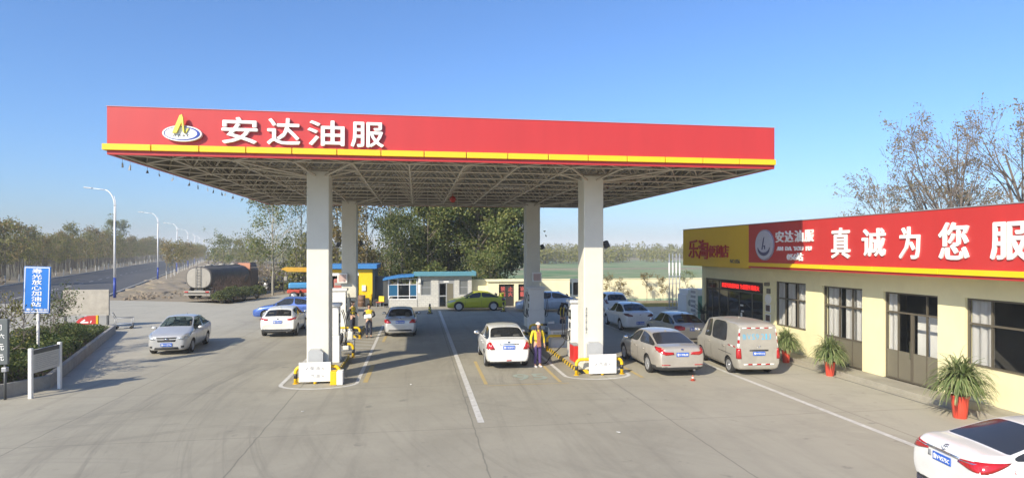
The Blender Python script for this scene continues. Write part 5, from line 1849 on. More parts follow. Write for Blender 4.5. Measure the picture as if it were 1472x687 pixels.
# fuel dispensers
HOSE = M['black']
def dispenser(label, x, y, h=2.3, wd=.86, dp=.62, group='fuel dispensers', head=0.0, vert_text=None, z0=.16):
    t = thing('fuel_dispenser', label, 'fuel pump', (x, y, z0), 0, group)
    bm = bmesh.new()
    bbox(bm, -wd / 2, wd / 2, -dp / 2, dp / 2, 0, h * .46, .025)
    bbox(bm, -wd / 2 + .03, wd / 2 - .03, -dp / 2 + .03, dp / 2 - .03, h * .46 + .002, h * .94, .025)
    bbox(bm, -wd / 2 - .04, wd / 2 + .04, -dp / 2 - .04, dp / 2 + .04, h * .942, h, .03)
    fin(bm, 'cabinet', M['white'], t)
    for sx in (-1, 1):
        a, b = sorted((sx * (wd / 2 - .029), sx * (wd / 2 - .02)))
        s = boxo('display', M['black'], t, a, b, -dp * .32, dp * .32, h * .66, h * .82, 0)
        boxo('reading', mat('grey_readout', (0.25, 0.27, 0.24), .3), s, a - .003 if sx < 0 else b + .001, a - .001 if sx < 0 else b + .003, -dp * .26, dp * .26, h * .70, h * .78)
        boxo('keypad', M['dark_grey'], t, a, b, -dp * .22, dp * .22, h * .50, h * .60)
        # nozzle in its holster and a drooping hose
        for yy in (-dp * .34, dp * .34):
            bm = bmesh.new()
            xx = sx * (wd / 2 + .02)
            tube(bm, [(xx, yy, h * .30), (xx + sx * .05, yy, h * .40), (xx + sx * .03, yy, h * .46), (xx - sx * .02, yy, h * .47)], [.02, .028, .03, .02], 8)
            n_ = fin(bm, 'nozzle', M['plastic'], t)
            bm = bmesh.new()
            pts = []
            for k in range(13):
                u = k / 12
                pts.append((xx + sx * (.04 + .16 * math.sin(u * PI)), yy + .05 * math.sin(u * PI), h * .30 + (h * .58) * u - .55 * math.sin(u * PI) * (1 - u)))
            tube(bm, pts, .017, 6)
            fin(bm, 'hose', HOSE, t)
    if head:
        bm = bmesh.new()
        bbox(bm, -wd * .42, wd * .42, -dp * .3, dp * .3, h + .10, h + .10 + head, .03)
        bbox(bm, -wd * .3, -wd * .22, -.05, .05, h - .01, h + .12, .01)
        bbox(bm, wd * .22, wd * .3, -.05, .05, h - .01, h + .12, .01)
        hd = fin(bm, 'head_sign', mat('pale_grey_green', (0.50, 0.55, 0.52), .4), t)
        boxo('head_panel', M['pane_dark'], hd, -wd * .36, wd * .36, -dp * .3 - .006, -dp * .3 - .001, h + .18, h + head * .95)
        boxo('head_panel', M['pane_dark'], hd, -wd * .42 - .006, -wd * .42 - .001, -dp * .24, dp * .24, h + .18, h + head * .95)
    if vert_text:
        for k, s in enumerate(vert_text):
            if s != ' ':
                text('side_character', s, t, M['dark_grey'], (-wd / 2 + .10, -dp / 2 - .001 + (0 if True else 0), h * .93 - .12 * k - .1), .085, .09, '-y', .002)
    return t
dispenser('white fuel dispenser behind the near left column', -3.35, 24.6, 2.25)
dispenser('tall white fuel dispenser with a glazed head sign behind the near right column', 6.48, 24.3, 2.3, head=.72, wd=.86)
dispenser('white fuel dispenser standing beside the two attendants', -4.05, 33.35, 2.3, wd=.84)
dispenser('shaded white fuel dispenser in front of the far right column', 6.42, 33.3, 2.3, wd=.86)
o = text('side_notice', '进\n站\n熄\n火\n禁\n止\n烟\n火', None, M['dark_grey'], (6.02, 21.616, 1.9), .07, .95, '-y', .002)
o.parent = cn; o.location = (-ox, -oy, 0); 

# box signs on the far columns, floodlights
for x, y, nm in ((6.62, 34.1, 'right'), (-3.95, 34.2, 'left')):
    t = thing('box_sign', 'small white box sign fixed to the far %s column above the pump' % nm, 'sign', (x, y, 2.95), 0)
    boxo('box', M['white'], t, -.26, .26, -.14, .08, -.26, .26, .02)
    boxo('face', mat('pinkish_panel_%s' % nm, (0.55, 0.40, 0.36), .5), t, -.2, .2, -.147, -.142, -.19, .19)
def flood(label, x, y, z, sx):
    t = thing('floodlight', label, 'floodlight', (x, y, z), 0, 'floodlights on the columns')
    bm = bmesh.new(); tube(bm, [(0, 0, 0), (sx * .22, 0, 0), (sx * .24, 0, .04)], .02, 6); fin(bm, 'arm', M['grey_metal'], t)
    bm = bmesh.new(); bbox(bm, -.09, .09, -.12, .12, 0, .26, .03, mtx=Matrix.Translation((sx * .26, 0, .03)) @ Matrix.Rotation(R(-25 * sx), 4, 'Y')); h_ = fin(bm, 'lamp_head', M['plastic'], t)
    bm = bmesh.new(); bbox(bm, sx * .07 + sx * .02 - .01, sx * .07 + sx * .02 + .01, -.1, .1, .03, .23, .004, mtx=Matrix.Translation((sx * .26, 0, .03)) @ Matrix.Rotation(R(-25 * sx), 4, 'Y')); fin(bm, 'lens', M['head'], h_)
flood('black floodlight on the right side of the near right column', 6.665, 22.0, 4.5, 1)
flood('black floodlight on the right side of the far right column', 6.845, 34.6, 4.5, 1)
flood('black floodlight on the left side of the far left column', -4.025, 34.7, 4.6, -1)
flood('black floodlight on the right side of the far left column', -3.235, 34.7, 4.7, 1)

# white cabinet with sloping lid, red extinguisher box, jugs and small boxes
t = thing('service_cabinet', 'white cabinet with a sloping grey lid beside the right pump', 'cabinet', (6.3, 27.3, 0.012))
bm = bmesh.new()
prism(bm, [(-.42, 0), (.42, 0), (.42, .88), (-.42, .88)], -.3, .3, 0, MY)
fin(bm, 'carcass', M['white'], t)
bm = bmesh.new()
tb = bmesh.new(); bbox(tb, -.46, .46, -.36, .36, 0, .05, .01)
add(bm, tb, Matrix.Translation((0, 0, .95)) @ Matrix.Rotation(R(14), 4, 'X'))
fin(bm, 'lid', M['grey_metal'], t)
boxo('back_rest', M['white'], t, -.42, .42, -.29, .3, .882, .90)
boxo('notice', mat('paper_notice', (0.6, 0.6, 0.55), .7, c2=(.35, .35, .33), scale=9), t, -.3, .3, -.306, -.302, .56, .78)
t = thing('extinguisher_box', 'red fire extinguisher box on the island by the near right column', 'box', (6.05, 23.35, .16))
boxo('case', mat('fire_red', (0.60, 0.03, 0.025), .4), t, -.13, .13, -.35, .35, 0, .62, .015)
boxo('lid', M['grey_metal'], t, -.14, .14, -.36, .36, .622, .66, .01)
def jug(x, y, z, label):
    t = thing('water_jug', label, 'jug', (x, y, z), rng.uniform(-.5, .5), 'white plastic jugs by the pump')
    bm = bmesh.new(); bbox(bm, -.14, .14, -.10, .10, 0, .34, .04, seg=3); lathe(bm, [(.09, .33), (.06, .38), (.035, .40), (.035, .43)], 12); fin(bm, 'bottle', mat('milky_plastic', (0.66, 0.65, 0.60), .35), t, smooth=True)
    bm = bmesh.new(); lathe(bm, [(.04, .43), (.04, .46)], 12); fin(bm, 'cap', M['white'], t)
    bm = bmesh.new(); tube(bm, [(-.09, 0, .36), (-.08, 0, .44), (.08, 0, .44), (.09, 0, .36)], .012, 6); fin(bm, 'handle', M['white'], t)
rk = thing('metal_rack', 'low metal stand carrying white jugs behind the near left column', 'stand', (-2.98, 26.95, .012))
bm = bmesh.new()
for x in (-.34, .34):
    for y in (-.22, .22):
        box(bm, x - .015, x + .015, y - .015, y + .015, 0, .62)
bbox(bm, -.37, .37, -.25, .25, .621, .645, .005)
bbox(bm, -.33, .33, -.21, .21, .2, .22, .005)
fin(bm, 'frame', M['grey_metal'], rk)
jug(-3.15, 26.95, .66, 'white plastic jug on the metal stand, left of the two')
jug(-2.82, 26.98, .66, 'white plastic jug on the metal stand, right of the two')
jug(-2.95, 26.95, .235, 'white plastic jug on the lower shelf of the metal stand')
t = thing('sand_box', 'small yellow box with a white front at the right foot of the left signboard', 'box', (-2.62, 21.15, .012))
boxo('case', M['barrier'], t, -.20, .0, -.2, .2, 0, .44, .012)
boxo('case_end', M['white'], t, .003, .2, -.2, .2, 0, .44, .012)
# crate under the right cabinet
t = thing('cardboard_box', 'brown cardboard box on the ground between the woman and the white cabinet', 'box', (5.25, 27.6, .012), R(8))
boxo('carton', mat('cardboard', (0.42, 0.33, 0.21), .85), t, -.3, .3, -.2, .2, 0, .42, .008)
boxo('tape', mat('tape', (0.55, 0.45, 0.28), .4), t, -.305, .305, -.03, .03, .421, .424)

# striped bollards, small cone
def bollard(x, y, label):
    t = thing('striped_bollard', label, 'bollard', (x, y, .012), 0, 'short striped bollards')
    bm = bmesh.new(); lathe(bm, [(.13, .05), (.11, .12), (.085, .50)], 14); fin(bm, 'post', M['bollard'], t)
    bm = bmesh.new(); bbox(bm, -.19, .19, -.19, .19, 0, .05, .012); fin(bm, 'foot', M['black'], t)
    bm = bmesh.new(); lathe(bm, [(.085, .501), (.05, .54), (.075, .60), (.07, .66), (.02, .70)], 14); fin(bm, 'knob', M['black'], t)
bollard(.88, 43.9, 'yellow and black striped bollard in front of the booth door')
bollard(6.2, 44.6, 'yellow and black striped bollard in front of the lime sedan')
t = thing('traffic_cone', 'tiny red and white cone on the ground behind the champagne sedan', 'cone', (9.25, 19.85, .012))
bm = bmesh.new(); lathe(bm, [(.10, .02), (.055, .17), (.02, .30), (.012, .31)], 16); fin(bm, 'cone_body', mat('cone_orange', (0.55, .10, .05), .5), t)
bm = bmesh.new(); lathe(bm, [(.070, .14), (.052, .20)], 16); fin(bm, 'white_band', M['white'], t)
bm = bmesh.new(); bbox(bm, -.12, .12, -.12, .12, 0, .022, .006); fin(bm, 'cone_foot', M['red_text'], t)
t.scale = (.6, .6, .6)

# ------------------------------------------------------------------ left planting bed with signs
pl = thing('planter', 'long concrete edged bed of clipped green plants along the left side', 'planter', (-14, 28, 0))
PO = [(-11.62, 21.85), (-16.05, 36.2), (-17.6, 36.9), (-19.6, 36.3), (-15.0, 19.9), (-13.7, 19.3), (-12.4, 20.2)]
cx_, cy_ = -14, 28
def inner(poly, d):
    out = []
    n = len(poly)
    for i in range(n):
        a, b, c = Vector(poly[i - 1]), Vector(poly[i]), Vector(poly[(i + 1) % n])
        e1 = (b - a).normalized(); e2 = (c - b).normalized()
        n1 = Vector((-e1.y, e1.x)); n2 = Vector((-e2.y, e2.x))
        m_ = (n1 + n2); m_ = m_ / max(.3, m_.dot(n1))
        out.append((b.x + m_.x * d, b.y + m_.y * d))
    return out
PI_ = inner(PO, .18)
for i in range(len(PO)):
    j = (i + 1) % len(PO)
    q = [PO[i], PO[j], PI_[j], PI_[i]]
    bm = bmesh.new(); prism(bm, [(p[0] - cx_, p[1] - cy_) for p in q], 0, .42); bmesh.ops.bevel(bm, geom=[e for e in bm.edges if all(v.co.z > .4 for v in e.verts)], offset=.02, segments=2, affect='EDGES')
    fin(bm, 'kerb_wall', M['kerb'], pl)
bm = bmesh.new(); prism(bm, [(p[0] - cx_, p[1] - cy_) for p in inner(PO, .183)], 0, .30); fin(bm, 'soil', M['soil'], pl)

# blue sign
t = thing('blue_sign', 'tall blue sign with white characters on a white post in the planted bed', 'sign', (-13.15, 24, .3))
bm = bmesh.new(); lathe(bm, [(.045, 0), (.045, 2.0)], 12); fin(bm, 'post', M['white'], t)
bm = bmesh.new(); bbox(bm, -.42, .42, -.04, .02, 1.93, 3.56, .01); pn = fin(bm, 'panel', M['blue_sign'], t)
bm = bmesh.new()
for a in ((-.395, .395, 3.51, 3.535), (-.395, .395, 1.955, 1.98), (-.395, -.372, 1.983, 3.507), (.372, .395, 1.983, 3.507)):
    box(bm, a[0], a[1], -.046, -.0415, a[2], a[3])
fin(bm, 'border', M['white'], pn)
for k, s in enumerate('寿光放心加油站'):
    text('sign_character', s, pn, M['letter'], (0, -.041, 3.40 - k * .193), .31, .165, '-y', .006, bold=.03)
text('sign_text', '寿光电视台', pn, M['letter'], (.02, -.041, 2.05), .66, .095, '-y', .006, bold=.03)
pn.rotation_euler = (0, R(1.6), 0); pn.location = (-.10, 0, 0)
bm = bmesh.new(); bbox(bm, -.3, .3, .022, .05, 2.3, 2.36, .005); bbox(bm, -.3, .3, .022, .05, 3.0, 3.06, .005); fin(bm, 'back_rail', M['grey_metal'], t)

# grey board at the end of the bed
t = thing('concrete_hoarding', 'blank grey weathered board standing on posts at the far end of the bed', 'board', (-18.65, 38.6, 0))
bm = bmesh.new(); bbox(bm, -1.2, 1.2, -.06, .06, .84, 2.2, .015); fin(bm, 'panel', mat('weathered_board', (0.42, 0.39, 0.33), .85, var=.3, scale=2.5), t)
boxo('lower_rail', mat('weathered_rail', (0.38, 0.36, 0.31), .85), t, -1.2, 1.2, -.07, .07, .74, .835)
for x in (-1.1, 1.12):
    boxo('post', M['dark_grey'], t, x - .05, x + .05, -.05, .05, 0, .735)
t = thing('red_sign', 'red sign with a rounded corner, white arrow and yellow edge low behind the hedge', 'sign', (-17.75, 36.95, .02))
bm = bmesh.new()
pp = [(-.62, -.3), (.42, -.3), (.42, .52), (.0, .50)] + [(-.60 + .60 * (1 - math.sin(a)), .02 + .46 * math.cos(a)) for a in (R(10), R(30), R(50), R(70), R(90))]
prism(bm, [(x, z + .35) for x, z in pp], 0, .12, 0, MY)
rp_ = fin(bm, 'panel', M['red'], t)
boxo('edge_panel', M['sign_yellow'], t, .423, .52, -.118, 0, .05, .875)
bm = bmesh.new()
prism(bm, [(-.38, .50), (-.14, .68), (-.10, .62), (-.20, .54), (.05, .54), (.05, .47), (-.3, .47)], 0, .004, 0, Matrix.Translation((0, -.1215, 0)) @ MY)
prism(bm, [(.12, .47), (.18, .47), (.22, .60), (.17, .60)], 0, .004, 0, Matrix.Translation((0, -.1215, 0)) @ MY)
fin(bm, 'white_mark', M['letter'], rp_)
# hand cart
t = thing('hand_cart', 'small empty metal hand cart standing just past the end of the bed', 'cart', (-16.4, 38.0, .012), R(15))
bm = bmesh.new()
for z in (.28, .62):
    tube(bm, [(-.42, -.25, z), (.42, -.25, z), (.42, .25, z), (-.42, .25, z), (-.42, -.25, z)], .018, 6)
for x in (-.42, .42):
    for y in (-.25, .25):
        tube(bm, [(x, y, .1), (x, y, .64)], .018, 6)
tube(bm, [(-.42, -.25, .6), (-.58, -.22, .92), (-.58, .22, .92), (-.42, .25, .6)], .018, 6)
fin(bm, 'frame', M['grey_metal'], t)
boxo('tray', M['grey_metal'], t, -.41, .41, -.24, .24, .285, .31)
for x in (-.36, .36):
    for y in (-.22, .22):
        bm = bmesh.new(); lathe(bm, [(.075, -.02), (.075, .02)], 14, 0, Matrix.Translation((x, y, .076)), axis='y'); fin(bm, 'wheel', M['black'], t)

# price board at the picture's edge
t = thing('price_board', 'dark grey price board with white characters cut by the left edge of the picture', 'sign', (-12.6, 20.35, 0.0))
bm = bmesh.new(); bbox(bm, -.72, .66, -.05, .05, 1.06, 2.40, .012); pn = fin(bm, 'panel', M['grey_sign'], t)
for s, z, x, h in (('门', 2.16, .42, .16), ('六', 1.90, .50, .15), ('元', 1.58, .47, .18), ('元', 1.27, .47, .18)):
    text('sign_character', s, pn, M['letter'], (x, -.0505, z), h * 1.05, h, '-y', .004, bold=.02)
for x in (-.5, .56):
    bm = bmesh.new(); tube(bm, [(x, .01, .0), (x, .01, 1.058)], .035, 10); fin(bm, 'post', M['dark_grey'], t)
bm = bmesh.new(); bbox(bm, .50, .64, -.08, .06, .84, .98, .02); fin(bm, 'junction_box', M['grey_metal'], t)
# notice board on two posts
t = thing('notice_board', 'small white notice board on two white posts at the front corner of the bed', 'notice', (-11.35, 21.1, 0), R(-4.5))
for y in (-.66, .66):
    boxo('post', M['white'], t, -.05, .05, y - .05, y + .05, 0.0, 1.5, .01)
bm = bmesh.new(); bbox(bm, -.025, .025, -.607, .607, .74, 1.44, .006); pn = fin(bm, 'panel', mat('notice_paper', (0.55, 0.55, 0.52), .6), t)
boxo('header', M['dark_grey'], pn, .0255, .029, -.6, .6, 1.30, 1.435)
rng.seed(5)
for k in range(8):
    bm = bmesh.new()
    y = -.5
    yend = .5 - (rng.random() * .4 if k % 3 == 2 else 0)
    while y < yend:
        d = rng.uniform(.10, .25)
        box(bm, .0255, .0275, y, min(y + d, .52), 1.235 - k * .056, 1.253 - k * .056)
        y += d + .025
    fin(bm, 'text_line', M['grey_metal'], pn)

# ------------------------------------------------------------------ street lamps
def lamp_mesh():
    t = thing('street_lamp', 'white street lamp with blue foot', 'street lamp', (0, 0, 0), 0, 'street lamps along the road')
    bm = bmesh.new(); tube(bm, [(0, 0, 1.9), (0, 0, 8.6)], [.105, .075], 12); 
    pts = []
    for k in range(12):
        a = k / 11 * R(80)
        pts.append((-1.15 * (1 - math.cos(a)) * 1.0 , 0, 8.6 + 1.6 * math.sin(a)))
    tube(bm, pts, [.075 - .003 * k for k in range(12)], 10)
    e = pts[-1]
    tube(bm, [e, (e[0] - 1.35, 0, e[2] + .16)], [.042, .035], 8)
    fin(bm, 'pole', M['lamp_white'], t)
    bm = bmesh.new(); tube(bm, [(0, 0, 0), (0, 0, 1.9)], [.125, .11], 12); fin(bm, 'blue_foot', M['lamp_blue'], t)
    bm = bmesh.new()
    tb = bmesh.new(); bbox(tb, -.42, .42, -.13, .13, -.05, .05, .03); add(bm, tb, Matrix.Translation((e[0] - 1.7, 0, e[2] + .2)) @ Matrix.Rotation(R(6), 4, 'Y'))
    fin(bm, 'lamp_head', M['grey_metal'], t)
    bm = bmesh.new(); tube(bm, [(.12, 0, 7.2), (.12, 0, 8.9), (-.05, 0, 9.6)], .03, 8); fin(bm, 'brace', M['lamp_white'], t)
    return t
lp = lamp_mesh()
ords = ('nearest street lamp, white with a blue foot, beside the hoarding', 'second street lamp along the road, white with blue foot before the earth bank', 'third street lamp along the road, standing left of the tank of the lorry', 'fourth street lamp along the road, rising above the tanker lorry', 'fifth street lamp along the road, just right of the lorry cab', 'sixth street lamp along the road towards the horizon', 'seventh street lamp along the road, small and hazy', 'farthest street lamp along the road, hardly visible')
for i in range(8):
    x, y = rp(i * 40.3, 0)
    o = lp if i == 0 else dup(lp, (x, y, 0))
    o.location = (x, y, 0); o['label'] = ords[i]
    o.rotation_euler = (0, 0, R(-14 + 2 * (i % 2)))

# ------------------------------------------------------------------ tanker lorry and yard machines
tk = thing('tanker_truck', 'dusty grey tanker lorry parked on the earth beside the road, seen from behind', 'tanker', (-18.95, 65.2, .0), -R(9))
def oval(a, b, n=28, e=2.6):
    out = []
    for k in range(n):
        t_ = 2 * PI * k / n
        c, s = math.cos(t_), math.sin(t_)
        out.append((a * math.copysign(abs(c) ** (2 / e), c), b * math.copysign(abs(s) ** (2 / e), s)))
    return out
bm = bmesh.new()
prev = None
for y, k in ((-5.0, .90), (-4.94, .97), (-4.85, 1.0), (2.9, 1.0), (3.02, .96), (3.1, .88)):
    rg = [bm.verts.new((p[0] * k, y, 1.95 + p[1] * k)) for p in oval(1.22, 1.02)]
    if prev:
        for i in range(28):
            f = bm.faces.new((prev[i], prev[(i + 1) % 28], rg[(i + 1) % 28], rg[i])); f.smooth = True
    else:
        bm.faces.new(rg)
    prev = rg
bm.faces.new(prev[::-1])
bmesh.ops.recalc_face_normals(bm, faces=bm.faces)
tn = fin(bm, 'tank', M['tank'], tk)
bm = bmesh.new(); prism(bm, [(p[0] * .89, p[1] * .89) for p in oval(1.22, 1.02)], 0, .012, 0, Matrix.Translation((0, -5.003, 1.95)) @ MY); fin(bm, 'tank_end', M['tank_end'], tn)
for y in (-2.6, -.4, 1.9):
    bm = bmesh.new()
    pa, pb_ = oval(1.235, 1.035), oval(1.235, 1.035)
    A = [bm.verts.new((p[0], y - .05, 1.95 + p[1])) for p in pa]; B_ = [bm.verts.new((p[0], y + .05, 1.95 + p[1])) for p in pb_]
    for i in range(28): bm.faces.new((A[i], A[(i + 1) % 28], B_[(i + 1) % 28], B_[i]))
    fin(bm, 'tank_hoop', M['dark_grey'], tn)
bm = bmesh.new()
for x in (-.2, .2):
    tube(bm, [(x, -5.1, .95), (x, -5.12, 2.8), (x, -4.8, 3.02)], .025, 6)
for k in range(7):
    tube(bm, [(-.2, -5.11, 1.1 + k * .27), (.2, -5.11, 1.1 + k * .27)], .018, 6)
fin(bm, 'ladder', M['dark_grey'], tk)
bm = bmesh.new(); bbox(bm, -.35, .35, -4.6, 2.8, 2.972, 3.03, .01)
for y in (-3, -.5, 2): lathe(bm, [(.28, 3.03), (.28, 3.14), (.1, 3.18)], 14, 0, Matrix.Translation((0, y, 0)))
fin(bm, 'walkway', M['tank_end'], tk)
bm = bmesh.new(); bbox(bm, -.42, .42, -5.0, 5.2, .62, .90, .02); fin(bm, 'chassis', M['dark_grey'], tk)
bm = bmesh.new(); bbox(bm, -1.2, 1.2, -5.35, -5.15, .62, .80, .02); bbox(bm, -1.2, 1.2, -5.34, -5.16, .38, .50, .02); bbox(bm, -1.0, 1.0, -5.16, -5.0, .5, .62, .01); fin(bm, 'rear_bumper', M['tank_end'], tk)
for x in (-.95, .95):
    boxo('taillight', M['tail'], tk, x - .16, x + .16, -5.37, -5.352, .64, .76)
bm = bmesh.new(); bbox(bm, -1.2, 1.2, 3.5, 5.3, .75, 2.6, .12, seg=3); prism(bm, [(-1.1, 2.7), (1.1, 2.7), (.95, 3.2), (-.95, 3.2)], -5.1, -3.8, 0, MY); fin(bm, 'cab', mat('rusty_cab', (0.10, 0.055, 0.045), .6), tk)
boxo('wind_deflector', mat('faded_orange', (0.50, 0.22, 0.13), .6), tk, -.1, 1.15, 3.3, 3.48, 2.35, 3.15, .04)
ty2, rm2 = wheel_meshes(.5, .3, 'steel')
for y in (-4.2, -2.95, 2.2, 4.4):
    for sx in (-1, 1):
        wo = bpy.data.objects.new('wheel', ty2); col.objects.link(wo); wo.parent = tk; wo.location = (sx * 1.02, y, .5); wo.rotation_euler = (0, 0, 0 if sx > 0 else PI)
        ro = bpy.data.objects.new('rim', rm2); col.objects.link(ro); ro.parent = wo
for sx in (-1, 1):
    boxo('mudguard', M['dark_grey'], tk, sx * 1.02 - .17, sx * 1.02 + .17, -4.85, -2.3, 1.03, 1.06)
# flat trailer right of the lorry, crane boom and tractor
t = thing('flatbed_trailer', 'dark low flatbed trailer parked between the lorry and the tractor', 'trailer', (-15.6, 74, 0), R(80))
boxo('bed', M['dark_grey'], t, -.9, .9, -2.6, 2.6, .85, 1.5)
boxo('chassis', M['black'], t, -.5, .5, -2.5, 2.5, .5, .845)
for y in (-1.5, 1.2):
    for sx in (-1, 1):
        wo = bpy.data.objects.new('wheel', ty2); col.objects.link(wo); wo.parent = t; wo.location = (sx * .75, y, .5); wo.rotation_euler = (0, 0, 0 if sx > 0 else PI)
        ro = bpy.data.objects.new('rim', rm2); col.objects.link(ro); ro.parent = wo
t = thing('mobile_crane', 'yellow crane with a long level boom standing behind the near left column', 'crane', (-9.5, 62.5, 0), R(2))
bm = bmesh.new()
prism(bm, [(-3.4, 2.62), (-3.2, 2.58), (-2.9, 2.42), (3.2, 2.30), (3.2, 2.78), (-2.6, 2.84), (-3.0, 2.86), (-3.4, 2.72)], -.22, .22, 0, MY)
cb2 = fin(bm, 'boom', mat('crane_yellow', (0.62, .34, .02), .5, var=.25), t)
bm = bmesh.new(); tube(bm, [(-3.05, 0, 2.45), (-3.05, 0, 1.95)], .02, 6); bbox(bm, -3.2, -2.9, -.1, .1, 1.55, 1.95, .05); fin(bm, 'hook_block', M['tank_end'], cb2)
bm = bmesh.new(); bbox(bm, 1.4, 2.8, -.7, .7, 1.1, 2.29, .1); fin(bm, 'turret', mat('crane_yellow_body', (0.60, .34, .03), .5), t)
bm = bmesh.new(); bbox(bm, -1.6, 3.8, -1.1, 1.1, .6, 1.08, .06); fin(bm, 'carrier', mat('crane_blue', (0.10, .16, .30), .5), t)
for x in (-.9, 1.6, 2.8):
    for sy in (-1, 1):
        wo = bpy.data.objects.new('wheel', ty2); col.objects.link(wo); wo.parent = t; wo.location = (x, sy * .95, .5); wo.rotation_euler = (0, 0, R(90) * sy)
        ro = bpy.data.objects.new('rim', rm2); col.objects.link(ro); ro.parent = wo
t = thing('tractor', 'blue tractor with red front axle and white wheel hubs left of the near left column', 'tractor', (-9.6, 58.6, 0), R(95))
bm = bmesh.new(); bbox(bm, -.32, .32, .2, 1.9, 1.0, 1.55, .14, seg=3); bbox(bm, -.5, .5, -.8, .25, .95, 1.4, .1); fin(bm, 'bonnet', mat('tractor_blue', (0.06, .26, .50), .4), t)
bm = bmesh.new(); bbox(bm, -.45, .45, .9, 2.0, .62, .92, .06); bbox(bm, -.2, .2, -.6, 1.0, .62, .95, .05); fin(bm, 'axle_frame', mat('tractor_red', (0.5, .06, .03), .5), t)
for y, rr_, xx in ((1.4, .38, .62), (-.4, .62, .72)):
    a_, b_ = wheel_meshes(rr_, .28, 'steel')
    for sx in (-1, 1):
        wo = bpy.data.objects.new('wheel', a_); col.objects.link(wo); wo.parent = t; wo.location = (sx * xx, y, rr_); wo.rotation_euler = (0, 0, 0 if sx > 0 else PI)
        ro = bpy.data.objects.new('rim', b_); col.objects.link(ro); ro.parent = wo
boxo('seat', M['black'], t, -.24, .24, -.65, -.2, 1.4, 1.55, .04); boxo('steering_column', M['black'], t, -.03, .03, .2, .26, 1.4, 1.75)
# red cabinet in the workshop bay, drum, chair with a yellow jacket, wheel
t = thing('lift_post', 'tall faded red machine with pale bands inside the workshop bay', 'machine', (-6.2, 50.5, 0))
boxo('post', mat('faded_red', (0.42, .13, .10), .5), t, -.32, .32, 0, .5, .0, 2.2, .08)
for z in (.6, 1.15, 1.7):
    boxo('band', M['tank_end'], t, -.26, .26, -.012, -.002, z, z + .2)
t = thing('oil_drum', 'rusty brown drum standing before the yellow workshop wall', 'drum', (-4.35, 50.3, .012))
bm = bmesh.new(); lathe(bm, [(.28, 0), (.30, .02), (.29, .3), (.305, .32), (.29, .34), (.29, .58), (.305, .60), (.29, .62), (.30, .88), (.27, .9), (.27, .87), (.02, .87)], 20); fin(bm, 'drum_body', mat('rusty_drum', (0.20, .11, .06), .7, var=.4, scale=4), t)
bm = bmesh.new(); lathe(bm, [(.05, .871), (.05, .90)], 10, 0, Matrix.Translation((.13, 0, 0))); fin(bm, 'bung', M['grey_metal'], t)
t = thing('spare_tyre', 'loose car tyre leaning by the foot of the workshop corner post', 'tyre', (-3.2, 50.2, .30), R(70))
a_, b_ = wheel_meshes(.31, .2, 'ten')
wo = bpy.data.objects.new('tyre', a_); col.objects.link(wo); wo.parent = t
ro = bpy.data.objects.new('rim', b_); col.objects.link(ro); ro.parent = t
t = thing('chair', 'red plastic chair standing outside the booth bay', 'chair', (-2.85, 48.9, .012), R(-35))
RC = mat('red_chair', (0.45, .10, .05), .5)
boxo('seat', RC, t, -.24, .24, -.22, .22, .42, .46, .015); boxo('backrest', RC, t, -.24, .24, .2, .24, .47, .85, .015)
for x in (-.2, .2):
    for y in (-.18, .18):
        boxo('leg', M['grey_metal'], t, x - .015, x + .015, y - .015, y + .015, 0, .418)
t = thing('jacket', 'yellow work jacket hung over the back of the red chair', 'jacket', (-2.85, 48.9, .43), R(-35))
bm = bmesh.new(); bbox(bm, -.25, .25, .17, .195, .05, .46, .01); bbox(bm, -.25, .25, .245, .275, .0, .46, .012); bbox(bm, -.25, .25, .17, .275, .44, .475, .015); fin(bm, 'cloth', M['vest'], t)
bm = bmesh.new(); box(bm, -.255, .255, .277, .281, .2, .25); fin(bm, 'reflective_band', M['white'], t)

# ------------------------------------------------------------------ kiosks, poles, mast on the right
t = thing('ice_cabinet', 'white upright cabinet with round vents and a green door beside the shop entrance', 'cabinet', (16.9, 36.2, .012), R(8))
bm = bmesh.new(); bbox(bm, -.8, .8, -.5, .5, 0, 1.75, .03); bbox(bm, -.7, .84, -.54, .5, 1.752, 2.05, .03); fin(bm, 'carcass', M['white'], t)
boxo('door', mat('green_glass_door', (0.16, .34, .27), .3), t, .0, .62, -.512, -.502, .25, 1.65)
for x in (-.58, -.25):
    bm = bmesh.new(); prism(bm, ellipse(x, 1.25, .11, .2, 20), 0, .01, 0, Matrix.Translation((0, -.502, 0)) @ MY); fin(bm, 'round_vent', M['grey_metal'], t)
boxo('kick_plate', M['dark_grey'], t, -.78, .78, -.508, -.502, .02, .2)
t = thing('bulletin_panel', 'pale upright panel of notices fixed beside the shop corner', 'panel', (15.5, 33.1, .0), 0)
boxo('panel', M['white'], t, -.05, .05, -.35, .35, .6, 2.3, .01)
for k in range(6):
    boxo('notice_strip', M['grey_metal'], t, -.056, -.051, -.3, .3, .72 + k * .26, .86 + k * .26)
boxo('post', M['grey_metal'], t, -.03, .03, -.03, .03, 0, .598)
t = thing('pole_trestle', 'tall stand of thin galvanised poles tied with crossbars near the far wall', 'stand', (19.4, 44.8, .012))
for x in (-.42, -.14, .14, .42):
    bm = bmesh.new(); tube(bm, [(x, 0, .02), (x, 0, 4.2)], .04, 8); fin(bm, 'pole', M['galv'], t)
    bm = bmesh.new(); bbox(bm, x - .055, x + .055, -.05, .05, 2.7, 3.5, .02); fin(bm, 'sleeve', M['white'], t)
for z in (.5, 1.9, 2.45):
    boxo('crossbar', M['galv'], t, -.5, .5, -.065, -.045, z, z + .05)
boxo('base', M['slab'], t, -.6, .6, -.35, .35, 0, .1, .02)
t = thing('radio_mast', 'thin lattice mast far away behind the far right column', 'mast', (34.3, 200, 0))
bm = bmesh.new()
